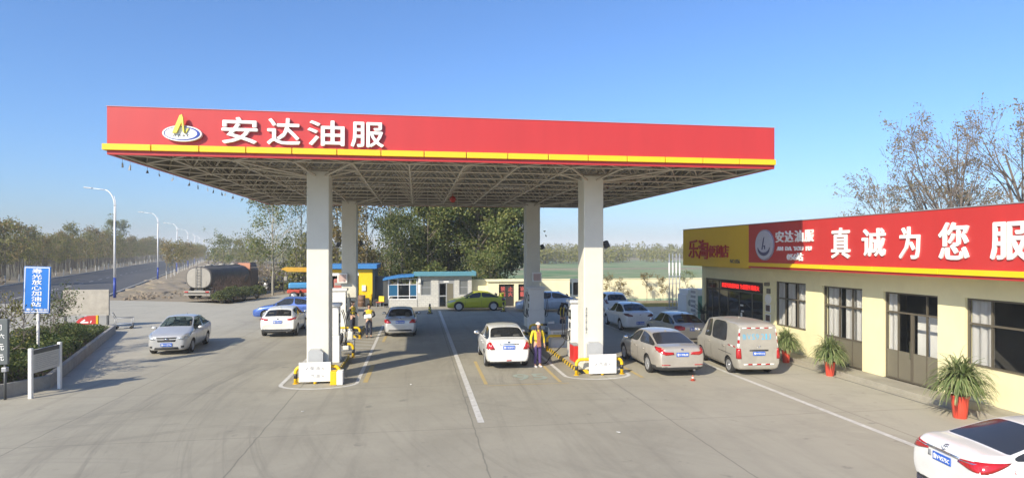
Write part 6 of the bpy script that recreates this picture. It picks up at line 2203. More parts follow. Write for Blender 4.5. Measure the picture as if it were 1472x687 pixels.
for k in range(3):
    a = 2 * PI * k / 3
    tube(bm, [(.9 * math.cos(a), .9 * math.sin(a), 0), (.35 * math.cos(a), .35 * math.sin(a), 26)], .06, 5)
for i in range(26):
    for k in range(3):
        a, b = 2 * PI * k / 3, 2 * PI * (k + 1) / 3
        r0, r1 = .9 - .55 * i / 26, .9 - .55 * (i + 1) / 26
        tube(bm, [(r0 * math.cos(a), r0 * math.sin(a), i), (r1 * math.cos(b), r1 * math.sin(b), i + 1)], .035, 4)
fin(bm, 'lattice', mat('mast_paint', (0.5, .46, .44), .5), t)

# ------------------------------------------------------------------ plants
def leaves_mesh(name, anchors, rnd, size=(.12, .2), spread=.3, flat=0.0, aspect=.6, droop=0.0):
    """Many leaf-sized faces scattered round the anchor points."""
    V, F = [], []
    for a in anchors:
        p = Vector(a[0]) + Vector((rnd.gauss(0, spread), rnd.gauss(0, spread), rnd.gauss(0, spread * .8)))
        s = rnd.uniform(*size)
        u = Vector((rnd.gauss(0, 1), rnd.gauss(0, 1), rnd.gauss(0, 1) * (1 - flat) - droop))
        u.normalize()
        v = u.cross(Vector((rnd.gauss(0, 1), rnd.gauss(0, 1), rnd.gauss(0, 1)))).normalized()
        n = u.cross(v) * s * .18
        i = len(V)
        a1 = aspect * s * .5
        V += [p - u * s * .5, p + v * a1 + n, p + u * s * .5, p - v * a1 + n]
        F.append((i, i + 1, i + 2, i + 3))
    me = bpy.data.meshes.new(name)
    me.from_pydata([tuple(v) for v in V], [], F)
    return me

def grow(bm, rnd, p, d, ln, r, lev, tips, seg=4, kids=(4, 6), spread=(28, 55), up=.25, shrink=.62, minr=.012, start=.35, sides=5):
    """A limb with its side limbs; records twig points for the leaves."""
    pts = [p.copy()]
    q = p.copy(); dd = d.copy()
    for k in range(seg):
        dd = (dd + Vector((rnd.gauss(0, .10), rnd.gauss(0, .10), rnd.gauss(0, .06) + up * .18))).normalized()
        q = q + dd * ln / seg
        pts.append(q.copy())
    tube(bm, pts, [max(minr * .7, r * (1 - .72 * k / seg)) for k in range(seg + 1)], max(3, sides - (1 if lev < 2 else 0)), cap=False)
    if lev == 0:
        for k in range(1, seg + 1):
            tips.append((pts[k], dd))
        return
    for k in range(rnd.randint(*kids)):
        t_ = rnd.uniform(start, 1.0)
        i = min(seg - 1, int(t_ * seg)); f = t_ * seg - i
        b = pts[i].lerp(pts[i + 1], f)
        ax = (pts[i + 1] - pts[i]).normalized()
        perp = ax.orthogonal().normalized()
        perp.rotate(Matrix.Rotation(rnd.uniform(0, 2 * PI), 3, ax))
        a = R(rnd.uniform(*spread))
        nd_ = (ax * math.cos(a) + perp * math.sin(a))
        nd_.z += up
        nd_.normalize()
        grow(bm, rnd, b, nd_, ln * shrink * rnd.uniform(.75, 1.2) * (1.15 - .4 * t_), max(minr, r * (1 - .65 * t_) * .6), lev - 1, tips, max(2, seg - 1), kids, spread, up, shrink, minr, start, sides)

def tree(name, label, loc, h, cr, nleaf, lm, bark, seed, lean=0.0, low=.18, size=(.14, .24), spread=.35, tr=None, group='trees', cat='tree', kids=(3, 5), nb=26, top=.97, shape='oval', ang=(38, 62), gap=.25):
    """Upright tree: straight tapering trunk, side limbs all the way up, leaves in clumps with gaps."""
    rnd = random.Random(seed)
    t = thing(name, label, cat, loc, rnd.uniform(0, 6.28), group)
    bm = bmesh.new(); tips = []
    pts = [Vector((lean * k / 8 * h + rnd.gauss(0, .02 * h / 8), rnd.gauss(0, .02 * h / 8), h * top * k / 8)) for k in range(9)]
    pts[0] = Vector((0, 0, -.05))
    r0 = tr or h * .012
    tube(bm, pts, [r0 * (1 - .88 * k / 8) for k in range(9)], 8)
    for k in range(nb):
        f = low + (1 - low) * (k + rnd.random()) / nb
        if f > .985: continue
        i = min(7, int(f * 8)); b = pts[i].lerp(pts[i + 1], f * 8 - i)
        a = rnd.uniform(0, 2 * PI)
        g = (f - low) / (1 - low)
        wd = {'oval': math.sin(PI * min(1, .12 + .86 * g)) ** .7, 'spire': (1 - g) ** .7 * .9 + .15, 'broad': (1 - g ** 3) * .9 + .1}[shape]
        an = R(rnd.uniform(*ang)) * (1 - .35 * g)
        d = Vector((math.cos(a) * math.sin(an), math.sin(a) * math.sin(an), math.cos(an)))
        grow(bm, rnd, b, d, cr * wd / max(.35, math.sin(an)) * rnd.uniform(.7, 1.1), r0 * .34 * (1.1 - .6 * f), 1, tips, 3, kids, (25, 60), .15, .55, .012, .3, 4)
    fin(bm, 'trunk', bark, t, smooth=True)
    if nleaf:
        # clumps: each twig point gets its own share, some get none
        wts = [(0 if rnd.random() < gap else rnd.uniform(.4, 1.6)) for _ in tips]
        anchors = rnd.choices(tips, weights=wts, k=nleaf)
        me = leaves_mesh('crown', anchors, rnd, size, spread)
        lk(me, 'crown', M[lm] if isinstance(lm, str) else lm, t)
    return t

# trees behind the booth and the workshop
G1 = 'trees behind the booth and workshop'
tree('poplar_tree', 'tall pale poplar with thin crown between the lorry and the near left column', (-14.2, 64.5, 0), 10.2, 3.0, 5200, 'leaf_mid', M['bark_pale'], 21, group=G1, gap=.4, size=(.13, .24), nb=34)
tree('poplar_tree', 'slim poplar with open crown just left of the near left column', (-12.3, 69, 0), 10.6, 2.2, 1500, 'leaf_mid', M['bark_pale'], 22, group=G1, gap=.45)
tree('poplar_tree', 'yellowing poplar seen between the two left columns', (-8.2, 66, 0), 9.8, 2.3, 5200, 'leaf_autumn', M['bark_pale'], 23, group=G1, gap=.25, size=(.18, .3))
tree('poplar_tree', 'yellow brown poplar rising over the yellow wall of the workshop', (-4.9, 62.5, 0), 11.5, 2.3, 6500, 'leaf_autumn', M['bark_pale'], 24, group=G1, gap=.25, size=(.18, .3))
tree('poplar_tree', 'nearly bare poplar with white trunk over the gap left of the booth', (-2.6, 61, 0), 11.8, 2.0, 1100, 'leaf_autumn', M['bark_pale'], 25, group=G1, gap=.5)
tree('poplar_tree', 'half bare poplar with pale upright branches over the glazed bay', (-.6, 63.5, 0), 11.6, 2.1, 4200, 'leaf_mid', M['bark_pale'], 26, group=G1, gap=.35, size=(.18, .3))
tree('broadleaf_tree', 'dark green bushy tree behind the glazed bay of the booth', (-1.4, 58.5, 0), 7.0, 2.0, 6000, 'leaf_dark', M['bark'], 27, low=.1, group=G1, gap=.15)
tree('broadleaf_tree', 'mid green tree over the left half of the booth roof', (1.0, 59, 0), 10.8, 2.3, 14000, 'leaf_mid', M['bark'], 28, low=.1, group=G1, gap=.1, nb=36, size=(.2, .34), spread=.4)
tree('broadleaf_tree', 'dark green tall tree over the booth door', (3.0, 61, 0), 12.0, 2.6, 16000, 'leaf_dark', M['bark'], 29, low=.1, group=G1, gap=.06, nb=38, size=(.2, .34), spread=.42)
tree('broadleaf_tree', 'broad dense tree with hanging leaves at the right end of the booth roof', (5.6, 57.5, 0), 11.8, 3.5, 26000, 'leaf_mid', M['bark'], 30, low=.1, shape='broad', group=G1, gap=.06, nb=44, size=(.2, .36), spread=.42)
tree('broadleaf_tree', 'very dark dense tree right of the booth against the open sky', (7.6, 60, 0), 11.4, 3.0, 22000, 'leaf_dark', M['bark'], 31, low=.1, shape='broad', group=G1, gap=.05, nb=44, size=(.2, .36), spread=.42)
tree('bush', 'low loose green bush behind the cream wall right of the booth', (6.4, 54.6, 0), 3.4, 1.7, 3500, 'leaf_mid', M['bark'], 32, low=.05, shape='broad', group='bushes behind the wall', cat='bush', nb=14)

# young trees along the road, whitewashed trunks
rnd = random.Random(77)
protos = []
for k in range(4):
    protos.append(tree('roadside_tree', 'x', (0, -900 - 20 * k, 0), 7.4 + .4 * k, 1.75, 950 + 120 * k, 'leaf_row' if k % 2 else 'leaf_autumn', M['bark_white'], 40 + k, low=.33, group='young trees along the far side of the road', nb=20, size=(.22, .4), gap=.3, tr=.10, spread=.4))
LL = 'young thin tree with whitewashed trunk in the row along the far side of the road'
used = set()
for k in range(34):
    x, y = rp(29 + k * 6.6 + rnd.uniform(-.8, .8), 17.4 + rnd.uniform(-.4, .4))
    p = protos[k % 4]
    s = rnd.uniform(.82, 1.05)
    if k == 0:
        s = 1.0
    if (k % 4) not in used:
        o = p; used.add(k % 4); o.location = (x, y, 0); o.rotation_euler = (0, 0, rnd.uniform(0, 6)); o.scale = (s, s, s)
    else:
        o = dup(p, (x, y, 0), rnd.uniform(0, 6), None, (s, s, s * rnd.uniform(.92, 1.06)))
    o['label'] = LL
o = tree('broadleaf_tree', 'fuller dark green tree at the left edge of the picture beyond the road', (rp(26, 19.5)[0], rp(26, 19.5)[1], 0), 8.0, 2.4, 4500, 'leaf_dark', M['bark_white'], 50, low=.24, group='trees beyond the road', size=(.18, .32), gap=.2)
o = tree('broadleaf_tree', 'taller green tree standing out above the roadside row left of the second lamp', (rp(142, 20)[0], rp(142, 20)[1], 0), 12.2, 3.0, 3600, 'leaf_mid', M['bark'], 51, low=.2, group='trees beyond the road', size=(.25, .45), gap=.25)
# small trees on the near side of the road
pr2 = []
for k in range(3):
    pr2.append(tree('small_roadside_tree', 'x', (0, -990 - 20 * k, 0), 5.2, 1.25, 420, 'leaf_autumn' if k != 1 else 'leaf_row', M['bark_white'], 60 + k, low=.42, group='small trees along the near side of the road', nb=14, size=(.2, .36), gap=.25, tr=.075))
LS = 'small tree with whitewashed trunk and brown green crown on the near side of the road'
used = set()
for k in range(30):
    x, y = rp(44 + k * 6.2 + rnd.uniform(-.6, .6), -.9 + rnd.uniform(-.3, .3))
    s = rnd.uniform(.88, 1.12)
    if (k % 3) not in used:
        o = pr2[k % 3]; used.add(k % 3); o.location = (x, y, 0); o.scale = (s, s, s)
    else:
        o = dup(pr2[k % 3], (x, y, 0), rnd.uniform(0, 6), None, (s, s, s))
    o['label'] = LS
# mid distance trees behind the lorry and the yard
for k, (s, t_, h, r_, lm) in enumerate(((72, -9, 6.0, 2.4, 'leaf_mid'), (95, -14, 6.4, 2.6, 'leaf_row'), (60, -15, 5.4, 1.8, 'leaf_row'), (110, -24, 7.0, 2.6, 'leaf_mid'), (75, -25, 6.5, 2.2, 'leaf_row'), (130, -12, 6.6, 2.4, 'leaf_row'))):
    tree('scrub_tree', ('mid green spreading tree behind the tanker lorry', 'loose brown green tree far behind the tanker lorry cab', 'small brownish tree just behind the lorry cab', 'distant green tree behind the thin poplars', 'thin brown tree hidden behind the yard', 'hazy small tree near the far street lamps')[k], (rp(s, t_)[0], rp(s, t_)[1], 0), h, r_, 1300, lm, M['bark'], 90 + k, low=.2, group='scattered trees behind the lorry', size=(.22, .42), nb=18, gap=.25)

# plantation behind the row: one mass of thin stems and crowns
def plantation(name, pts, m_leaf, m_bark, seed, hh, nl, ls, kind='stuff', trunk_r=.07, crown=(.35, 1.0), cw=1.3):
    rnd = random.Random(seed)
    V, F, MI = [], [], []
    for x, y in pts:
        h = rnd.uniform(*hh)
        # stem: three-sided, leaning a little
        lx, ly = rnd.gauss(0, .2), rnd.gauss(0, .2)
        i = len(V)
        for z, r_, f in ((0, trunk_r, 0), (h * .96, trunk_r * .2, 1)):
            for k in range(3):
                a = 2 * PI * k / 3
                V.append((x + lx * f + r_ * math.cos(a), y + ly * f + r_ * math.sin(a), z))
        for k in range(3):
            F.append((i + k, i + (k + 1) % 3, i + 3 + (k + 1) % 3, i + 3 + k)); MI.append(1)
        # twigs
        for k in range(9):
            z = h * rnd.uniform(.3, .92); a = rnd.uniform(0, 6.28); ln = rnd.uniform(.5, 1.0) * cw
            e = (x + math.cos(a) * ln * .7, y + math.sin(a) * ln * .7, z + ln * .9)
            i = len(V)
            V += [(x + lx * z / h - .02, y + ly * z / h, z), (x + lx * z / h + .02, y + ly * z / h, z), e]
            F.append((i, i + 1, i + 2)); MI.append(1)
        dens = rnd.uniform(.4, 1.4)
        for k in range(int(nl * dens)):
            g = rnd.betavariate(1.6, 2.0)
            z = h * (crown[0] + (crown[1] - crown[0]) * g)
            rr_ = cw * (.35 + .75 * math.sin(PI * min(.95, .15 + g * .8)))
            a = rnd.uniform(0, 6.28); q = rr_ * math.sqrt(rnd.random())
            c = Vector((x + math.cos(a) * q, y + math.sin(a) * q, z))
            s = rnd.uniform(*ls)
            u = Vector((rnd.gauss(0, 1), rnd.gauss(0, 1), rnd.gauss(0, 1))).normalized()
            v = u.orthogonal().normalized(); v.rotate(Matrix.Rotation(rnd.uniform(0, 6.28), 3, u))
            i = len(V)
            V += [tuple(c - u * s * .5), tuple(c + v * s * .32), tuple(c + u * s * .5), tuple(c - v * s * .32)]
            F.append((i, i + 1, i + 2, i + 3)); MI.append(0)
    me = bpy.data.meshes.new(name)
    me.from_pydata(V, [], F)
    me.polygons.foreach_set('material_index', MI)
    o = lk(me, name, [m_leaf, m_bark])
    if kind:
        tag(o, kind=kind)
    return o
rnd = random.Random(5)
pts = [rp(rnd.uniform(-40, 330), 20.5 + 40 * rnd.random() ** 1.3) for _ in range(1700)]
plantation('plantation', pts, M['leaf_row'], M['stem_dark'], 6, (6.3, 9.0), 95, (.25, .5))
pts = [rp(rnd.uniform(120, 420), rnd.uniform(-75, -3)) for _ in range(420)]
plantation('distant_scrub', pts, M['leaf_row'], M['twig'], 7, (3.5, 7.5), 50, (.4, .8), cw=1.7, crown=(.15, 1))
# dry reeds and saplings behind the yard
pts = [(rnd.uniform(-24, -3), rnd.uniform(72, 84)) for _ in range(420)]
plantation('dry_scrub', pts, M['leaf_dry'], M['twig'], 8, (1.6, 3.4), 30, (.15, .32), trunk_r=.03, cw=.7, crown=(.05, 1))
pts = [(rnd.uniform(-14, 10), rnd.uniform(64, 80)) for _ in range(130)]
plantation('undergrowth', pts, M['leaf_row'], M['bark'], 9, (3.5, 7), 60, (.25, .45), trunk_r=.06, cw=1.2, crown=(.08, 1))
# tree line on the far side of the fields
pts = []
for k in range(900):
    y = rnd.uniform(325, 440)
    pts.append((rnd.uniform(-10, 330) * y / 400, y))
plantation('far_tree_line', pts, M['leaf_row'], M['twig'], 10, (4, 10.5), 45, (.9, 1.9), cw=2.6, trunk_r=.15, crown=(.05, 1))
pts = [(rnd.gauss(0, 1) * 9 + 47, rnd.uniform(205, 225)) for _ in range(70)] + [(rnd.gauss(0, 1) * 12 + 75, rnd.uniform(225, 250)) for _ in range(70)] + [(rnd.gauss(0, 1) * 6 + 26, rnd.uniform(215, 230)) for _ in range(40)]
plantation('field_copse', pts, M['leaf_row'], M['twig'], 12, (4, 7.5), 60, (.5, 1.0), cw=2.0, trunk_r=.1, crown=(.05, 1))

# bare trees behind the shop
def locust(label, loc, h, seed, stems=3, nleaf=900, spr=.5):
    rnd = random.Random(seed)
    t = thing('bare_tree', label, 'tree', loc, 0, 'bare trees behind the shop')
    bm = bmesh.new(); tips = []
    for s in range(stems):
        a = 2 * PI * s / stems + rnd.uniform(-.5, .5)
        d = Vector((math.cos(a) * spr, math.sin(a) * spr, 1)).normalized()
        grow(bm, rnd, Vector((math.cos(a) * .15, math.sin(a) * .15, 0)), d, h * .72, h * .011, 3, tips, 6, (4, 6), (22, 52), .22, .50, .011, .25, 5)
    # fit the crown to the wanted height
    zt = max(v.co.z for v in bm.verts)
    k_ = h / zt
    for v in bm.verts: v.co *= k_
    tips = [(p * k_, d) for p, d in tips]
    fin(bm, 'trunk', M['twig'], t, smooth=True)
    wts = [(0 if rnd.random() < .55 else rnd.random()) for _ in tips]
    me = leaves_mesh('crown', rnd.choices(tips, weights=wts, k=int(nleaf * 1.25)), rnd, (.08, .17), .15, aspect=.55)
    lk(me, 'crown', M['leaf_dry'], t)
    return t
locust('small bare tree with sparse dry leaves, leftmost behind the shop sign', (27.4, 33.2, 0), 8.4, 101, 2, 1300, .3)
locust('thin bare tree with feathery top, second from the left behind the shop sign', (28.4, 32.4, 0), 9.6, 102, 2, 1700, .25)
locust('tall spreading bare tree behind the red sign, third from the left', (28.5, 29.2, 0), 11.8, 103, 3, 2000, .24)
locust('tall dark twigged bare tree behind the red sign, fourth from the left', (30.0, 28.0, 0), 11.6, 104, 3, 1600, .4)
locust('tallest bare tree, reaching highest at the right edge above the shop', (28.6, 25.4, 0), 13.6, 105, 3, 2200, .42)
locust('bare tree cut by the right edge of the picture', (31.0, 25.2, 0), 13.2, 106, 3, 1500, .5)

# shrubs beside the lorry
def ball_bush(label, loc, r_, h, seed, n=1500, lm='leaf_dark', group='clipped bushes before the lorry'):
    rnd = random.Random(seed)
    t = thing('clipped_bush', label, 'bush', loc, 0, group)
    anchors = []
    for k in range(n):
        v = Vector((rnd.gauss(0, 1), rnd.gauss(0, 1), rnd.gauss(0, 1))).normalized()
        if v.z < -.3: v.z = -v.z
        q = 1 - .35 * rnd.random() ** 2
        b = 1 + .13 * math.sin(4 * v.x + seed) * math.cos(5 * v.y) + .08 * math.sin(9 * v.z + seed)
        anchors.append(((v.x * r_ * q * b, v.y * r_ * q * b, h * .5 + v.z * h * .5 * q * b), v))
    lk(leaves_mesh('foliage', anchors, rnd, (.10, .19), .03), 'foliage', M[lm], t)
    bm = bmesh.new()
    for k in range(14):
        a = rnd.uniform(0, 6.28); z = rnd.uniform(.4, .85) * h
        tube(bm, [(0, 0, 0), (math.cos(a) * r_ * .4, math.sin(a) * r_ * .4, z * .6), (math.cos(a) * r_ * .75, math.sin(a) * r_ * .75, z)], [.03, .02, .01], 5)
    fin(bm, 'stem', M['bark'], t)
for k, (x, y, r_, h) in enumerate(((-16.2, 55.0, .78, 1.05), (-15.9, 56.7, .85, 1.3), (-15.3, 58.4, .8, 1.2), (-14.6, 60.0, .8, 1.25))):
    ball_bush(('rounded bush nearest to us of four in front of the lorry', 'second of four rounded bushes in front of the lorry, the tallest', 'third of four rounded bushes in front of the lorry', 'farthest of four rounded bushes in front of the lorry')[k], (x, y, 0), r_, h, 200 + k)
ball_bush('lone round dark bush between the trailer and the tractor', (-12.6, 66.5, 0), .9, 1.35, 210, group='round bushes in the yard')
t = thing('dry_shrub', 'tangle of dry reddish twigs leaning on the side of the tanker lorry', 'shrub', (-16.9, 60.5, 0))
bm = bmesh.new(); rnd = random.Random(9)
for k in range(300):
    x, y = rnd.gauss(0, .5), rnd.uniform(-3.2, 3.6)
    h = rnd.uniform(1.0, 2.3)
    tube(bm, [(x, y, 0), (x + rnd.gauss(0, .15), y + rnd.gauss(0, .2), h * .5), (x + rnd.gauss(0, .35), y + rnd.gauss(0, .4), h)], [.018, .014, .007], 3, cap=False)
fin(bm, 'twigs', mat('reddish_twigs', (0.13, .085, .065), .9, var=.4), t)
# fallen tree shade on the yard comes from the trees themselves

# saplings in the bed by the far wall
for k, (x, y, h, lm) in enumerate(((15.5, 48.6, 1.9, 'leaf_autumn'), (16.6, 48.4, 1.4, 'leaf_autumn'), (18.7, 48.7, 2.2, 'leaf_autumn'), (20.0, 48.5, 1.7, 'leaf_autumn'), (21.9, 48.2, 2.4, 'leaf_mid'))):
    tree('sapling', ('thin sapling in the bed behind the white tall hatchback', 'short leafy sapling right of the tall hatchback roof', 'taller thin sapling against the cream wall left of the poles', 'low sapling just left of the pole stand', 'greenest sapling against the wall right of the pole stand')[k], (x, y, .22), h, .55, 420, lm, M['twig'], 300 + k, low=.25, size=(.07, .13), spread=.09, group='saplings along the cream wall', tr=.02, nb=12, gap=.3)

# hedge in the left bed and its small trees
rnd = random.Random(33)
def in_poly(x, y, P):
    c = False
    for i in range(len(P)):
        (x0, y0), (x1, y1) = P[i - 1], P[i]
        if (y0 > y) != (y1 > y) and x < (x1 - x0) * (y - y0) / (y1 - y0) + x0:
            c = not c
    return c
HP = inner(PO, .26)
anchors = []; stems = []
while len(anchors) < 30000:
    x, y = rnd.uniform(-19.5, -11.6), rnd.uniform(19.4, 36.8)
    if not in_poly(x, y, HP): continue
    # distance from the forecourt kerb
    e = abs((x + 11.62) * .956 + (y - 21.85) * .295)
    if e > 3.6: continue
    top = .98 + .22 * math.sin(x * 1.7 + y * .9) * math.sin(y * 1.3) + .12 * math.sin(3.1 * y + x) - max(0, (y - 27) * .07)
    if e < .4: top -= (.4 - e) * .5
    if e > 2.6: top -= (e - 2.6) * .3
    z = top * (1 - .55 * rnd.random() ** 2.2) if e > .35 else rnd.uniform(.36, top)
    anchors.append(((x, y, z), 0))
hd = thing('hedge', 'low dense dark green hedge filling the concrete edged bed at left', 'hedge', (0, 0, 0))
lk(leaves_mesh('foliage', anchors, rnd, (.07, .13), .035), 'foliage', M['leaf_hedge'], hd)
bm = bmesh.new()
for k in range(900):
    a = anchors[rnd.randrange(len(anchors))][0]
    tube(bm, [(a[0] + rnd.gauss(0, .1), a[1] + rnd.gauss(0, .1), .3), (a[0], a[1], a[2] - .05)], [.012, .006], 3, cap=False)
fin(bm, 'stem', M['bark'], hd)
for k, (x, y, h, n, lm) in enumerate(((-14.6, 23.2, 1.9, 600, 'leaf_dry'), (-15.3, 27.0, 1.7, 420, 'leaf_row'), (-15.2, 28.6, 1.75, 700, 'leaf_hedge'), (-16.6, 31.5, 1.6, 500, 'leaf_hedge'), (-13.5, 22.4, 1.6, 400, 'leaf_row'))):
    tree('small_shrub_tree', ('twiggy half dry shrub behind the price board', 'sparse twiggy shrub just behind the blue sign post', 'leafy dark shrub right of the blue sign', 'small rounded shrub in front of the grey hoarding', 'low twiggy shrub between the price board and the notice board')[k], (x, y, .3), h, .75, n, lm, M['twig'], 400 + k, low=.22, size=(.06, .12), spread=.10, group='small shrubs in the left bed', tr=.022, nb=16, ang=(30, 60))

# potted palms, blades arching over
def potted(label, loc, s, seed):
    rnd = random.Random(seed)
    t = thing('flower_pot', label.replace('PLANT', 'pot'), 'pot', loc, 0, 'red pots along the shop')
    bm = bmesh.new(); lathe(bm, [(.14 * s, 0), (.15 * s, .02), (.19 * s, .50 * s), (.205 * s, .50 * s), (.21 * s, .56 * s), (.19 * s, .565 * s), (.18 * s, .52 * s)], 24); fin(bm, 'pot_body', M['pot'], t, smooth=True)
    bm = bmesh.new(); lathe(bm, [(.17 * s, .50 * s), (.178 * s, .525 * s), (.02, .535 * s)], 20); fin(bm, 'earth', M['soil'], t)
    p = thing('potted_plant', label.replace('PLANT', 'plant'), 'plant', (loc[0], loc[1], loc[2] + .52 * s), 0, 'bushy green plants along the shop')
    V, F = [], []
    for k in range(720):
        a = rnd.uniform(0, 2 * PI); el = R(rnd.uniform(35, 88)); ln = s * rnd.uniform(.55, 1.0)
        d = Vector((math.cos(a) * math.cos(el), math.sin(a) * math.cos(el), math.sin(el)))
        sd_ = Vector((-math.sin(a), math.cos(a), 0))
        st = Vector((rnd.gauss(0, .07) * s, rnd.gauss(0, .07) * s, rnd.uniform(0.05, .45) * s))
        q = st.copy(); w0 = .011 * s + .008
        prev = None; n = 6
        for i in range(n + 1):
            f = i / n
            w_ = w0 * math.sin(PI * min(.98, .15 + f * .85)) + .002
            A, B_ = q - sd_ * w_, q + sd_ * w_
            V += [tuple(A), tuple(B_)]
            if i: F.append((len(V) - 4, len(V) - 3, len(V) - 1, len(V) - 2))
            d = (d + Vector((0, 0, -.22 - .42 * f))).normalized()
            q = q + d * ln / n
    me = bpy.data.meshes.new('blades'); me.from_pydata(V, [], F)
    lk(me, 'blades', M['leaf_pot'], p, smooth=True)
    bm = bmesh.new()
    for k in range(10):
        a = rnd.uniform(0, 6.28)
        tube(bm, [(math.cos(a) * .05 * s, math.sin(a) * .05 * s, 0), (math.cos(a) * .1 * s, math.sin(a) * .1 * s, .4 * s)], [.014, .008], 5)
    fin(bm, 'stem', M['leaf_pot'], p)
potted('red PLANT farthest along the shop, half behind the van', (14.38, 22.5, .012), .86, 1)
potted('red PLANT standing between the glass door and the second window', (14.4, 19.9, .012), .88, 2)
potted('large red PLANT nearest the white sedan in the corner', (14.15, 14.35, .012), 1.06, 3)
t = thing('cycad', 'dark spiky cycad in a tub by the shop entrance, behind the beige sedan', 'plant', (15.1, 31.2, .16))
bm = bmesh.new(); lathe(bm, [(.22, 0), (.30, .5), (.33, .52), (.30, .54), (.05, .5)], 18); fin(bm, 'tub', M['dark_grey'], t, smooth=True)
bm = bmesh.new(); lathe(bm, [(.10, .5), (.12, .8), (.08, .9)], 10); fin(bm, 'trunk', M['bark'], t)
V, F = [], []; rnd = random.Random(4)
for k in range(26):
    a = 2 * PI * k / 26 + rnd.uniform(-.1, .1); el = R(rnd.uniform(15, 70))
    d = Vector((math.cos(a) * math.cos(el), math.sin(a) * math.cos(el), math.sin(el))); q = Vector((0, 0, .86))
    sd_ = Vector((-math.sin(a), math.cos(a), 0))
    for i in range(14):
        f = i / 13
        L_ = .16 * math.sin(PI * (.15 + .8 * f))
        for sg in (-1, 1):
            n0 = len(V)
            e = q + sd_ * sg * L_ + d * .06 + Vector((0, 0, .02))
            V += [tuple(q), tuple(q + d * .03), tuple(e)]
            F.append((n0, n0 + 1, n0 + 2))
        n0 = len(V)
        V += [tuple(q - sd_ * .008), tuple(q + sd_ * .008), tuple(q + d * .065 + sd_ * .006), tuple(q + d * .065 - sd_ * .006)]
        F.append((n0, n0 + 1, n0 + 2, n0 + 3))
        d = (d + Vector((0, 0, -.055))).normalized(); q = q + d * .062
me = bpy.data.meshes.new('fronds'); me.from_pydata(V, [], F); lk(me, 'fronds', M['leaf_cycad'], t)

# ------------------------------------------------------------------ people
def skin(name, m_, parent, chains, root_i=0, sub=2):
    """One smooth surface grown along chains of (point, radius); points within 1 mm are shared."""
    V, E, RR = [], [], []
    def idx(p, r_):
        for i, q in enumerate(V):
            if (Vector(q) - Vector(p)).length < .001:
                return i
        V.append(tuple(p)); RR.append(r_)
        return len(V) - 1
    for ch in chains:
        pi = None
        for p, r_ in ch:
            i = idx(p, r_)
            if pi is not None and pi != i: E.append((pi, i))
            pi = i
    me = bpy.data.meshes.new(name); me.from_pydata(V, E, [])
    o = bpy.data.objects.new(name, me); col.objects.link(o)
    o.modifiers.new('s', 'SKIN').use_smooth_shade = True
    for i, sv in enumerate(me.skin_vertices[0].data):
        r_ = RR[i]
        sv.radius = r_ if isinstance(r_, tuple) else (r_, r_)
        sv.use_root = i == root_i
    s = o.modifiers.new('u', 'SUBSURF'); s.levels = sub; s.render_levels = sub
    ev = evaluated(o)
    bpy.data.objects.remove(o)
    return lk(ev, name, m_, parent, True, angle=180)

def hand(wr_, dirv, side, curl=.35):
    """Palm, four fingers and a thumb as chains from the wrist."""
    d = Vector(dirv).normalized(); s = Vector(side).normalized(); n = d.cross(s).normalized()
    w_ = Vector(wr_)
    ch = [[(w_, .026), (w_ + d * .05, (.022, .036)), (w_ + d * .085, (.016, .036))]]
    for k, (off, ln) in enumerate(((-.028, .070), (-.009, .080), (.010, .076), (.028, .060))):
        b = w_ + d * .085 + s * off
        p1 = b + (d * math.cos(curl * .5) + n * math.sin(curl * .5)) * ln * .5
        p2 = p1 + (d * math.cos(curl * 1.4) + n * math.sin(curl * 1.4)) * ln * .5
        ch.append([(w_ + d * .085, (.016, .036)), (b + d * .006, .0095), (p1, .009), (p2, .0075)])
    b = w_ + d * .03 - s * .034
    ch.append([(w_ + d * .05, (.022, .036)), (b, .012), (b + (d * .7 - s * .6 + n * .3).normalized() * .035, .0105), (b + (d * .95 - s * .35 + n * .4).normalized() * .065, .0085)])
    return ch

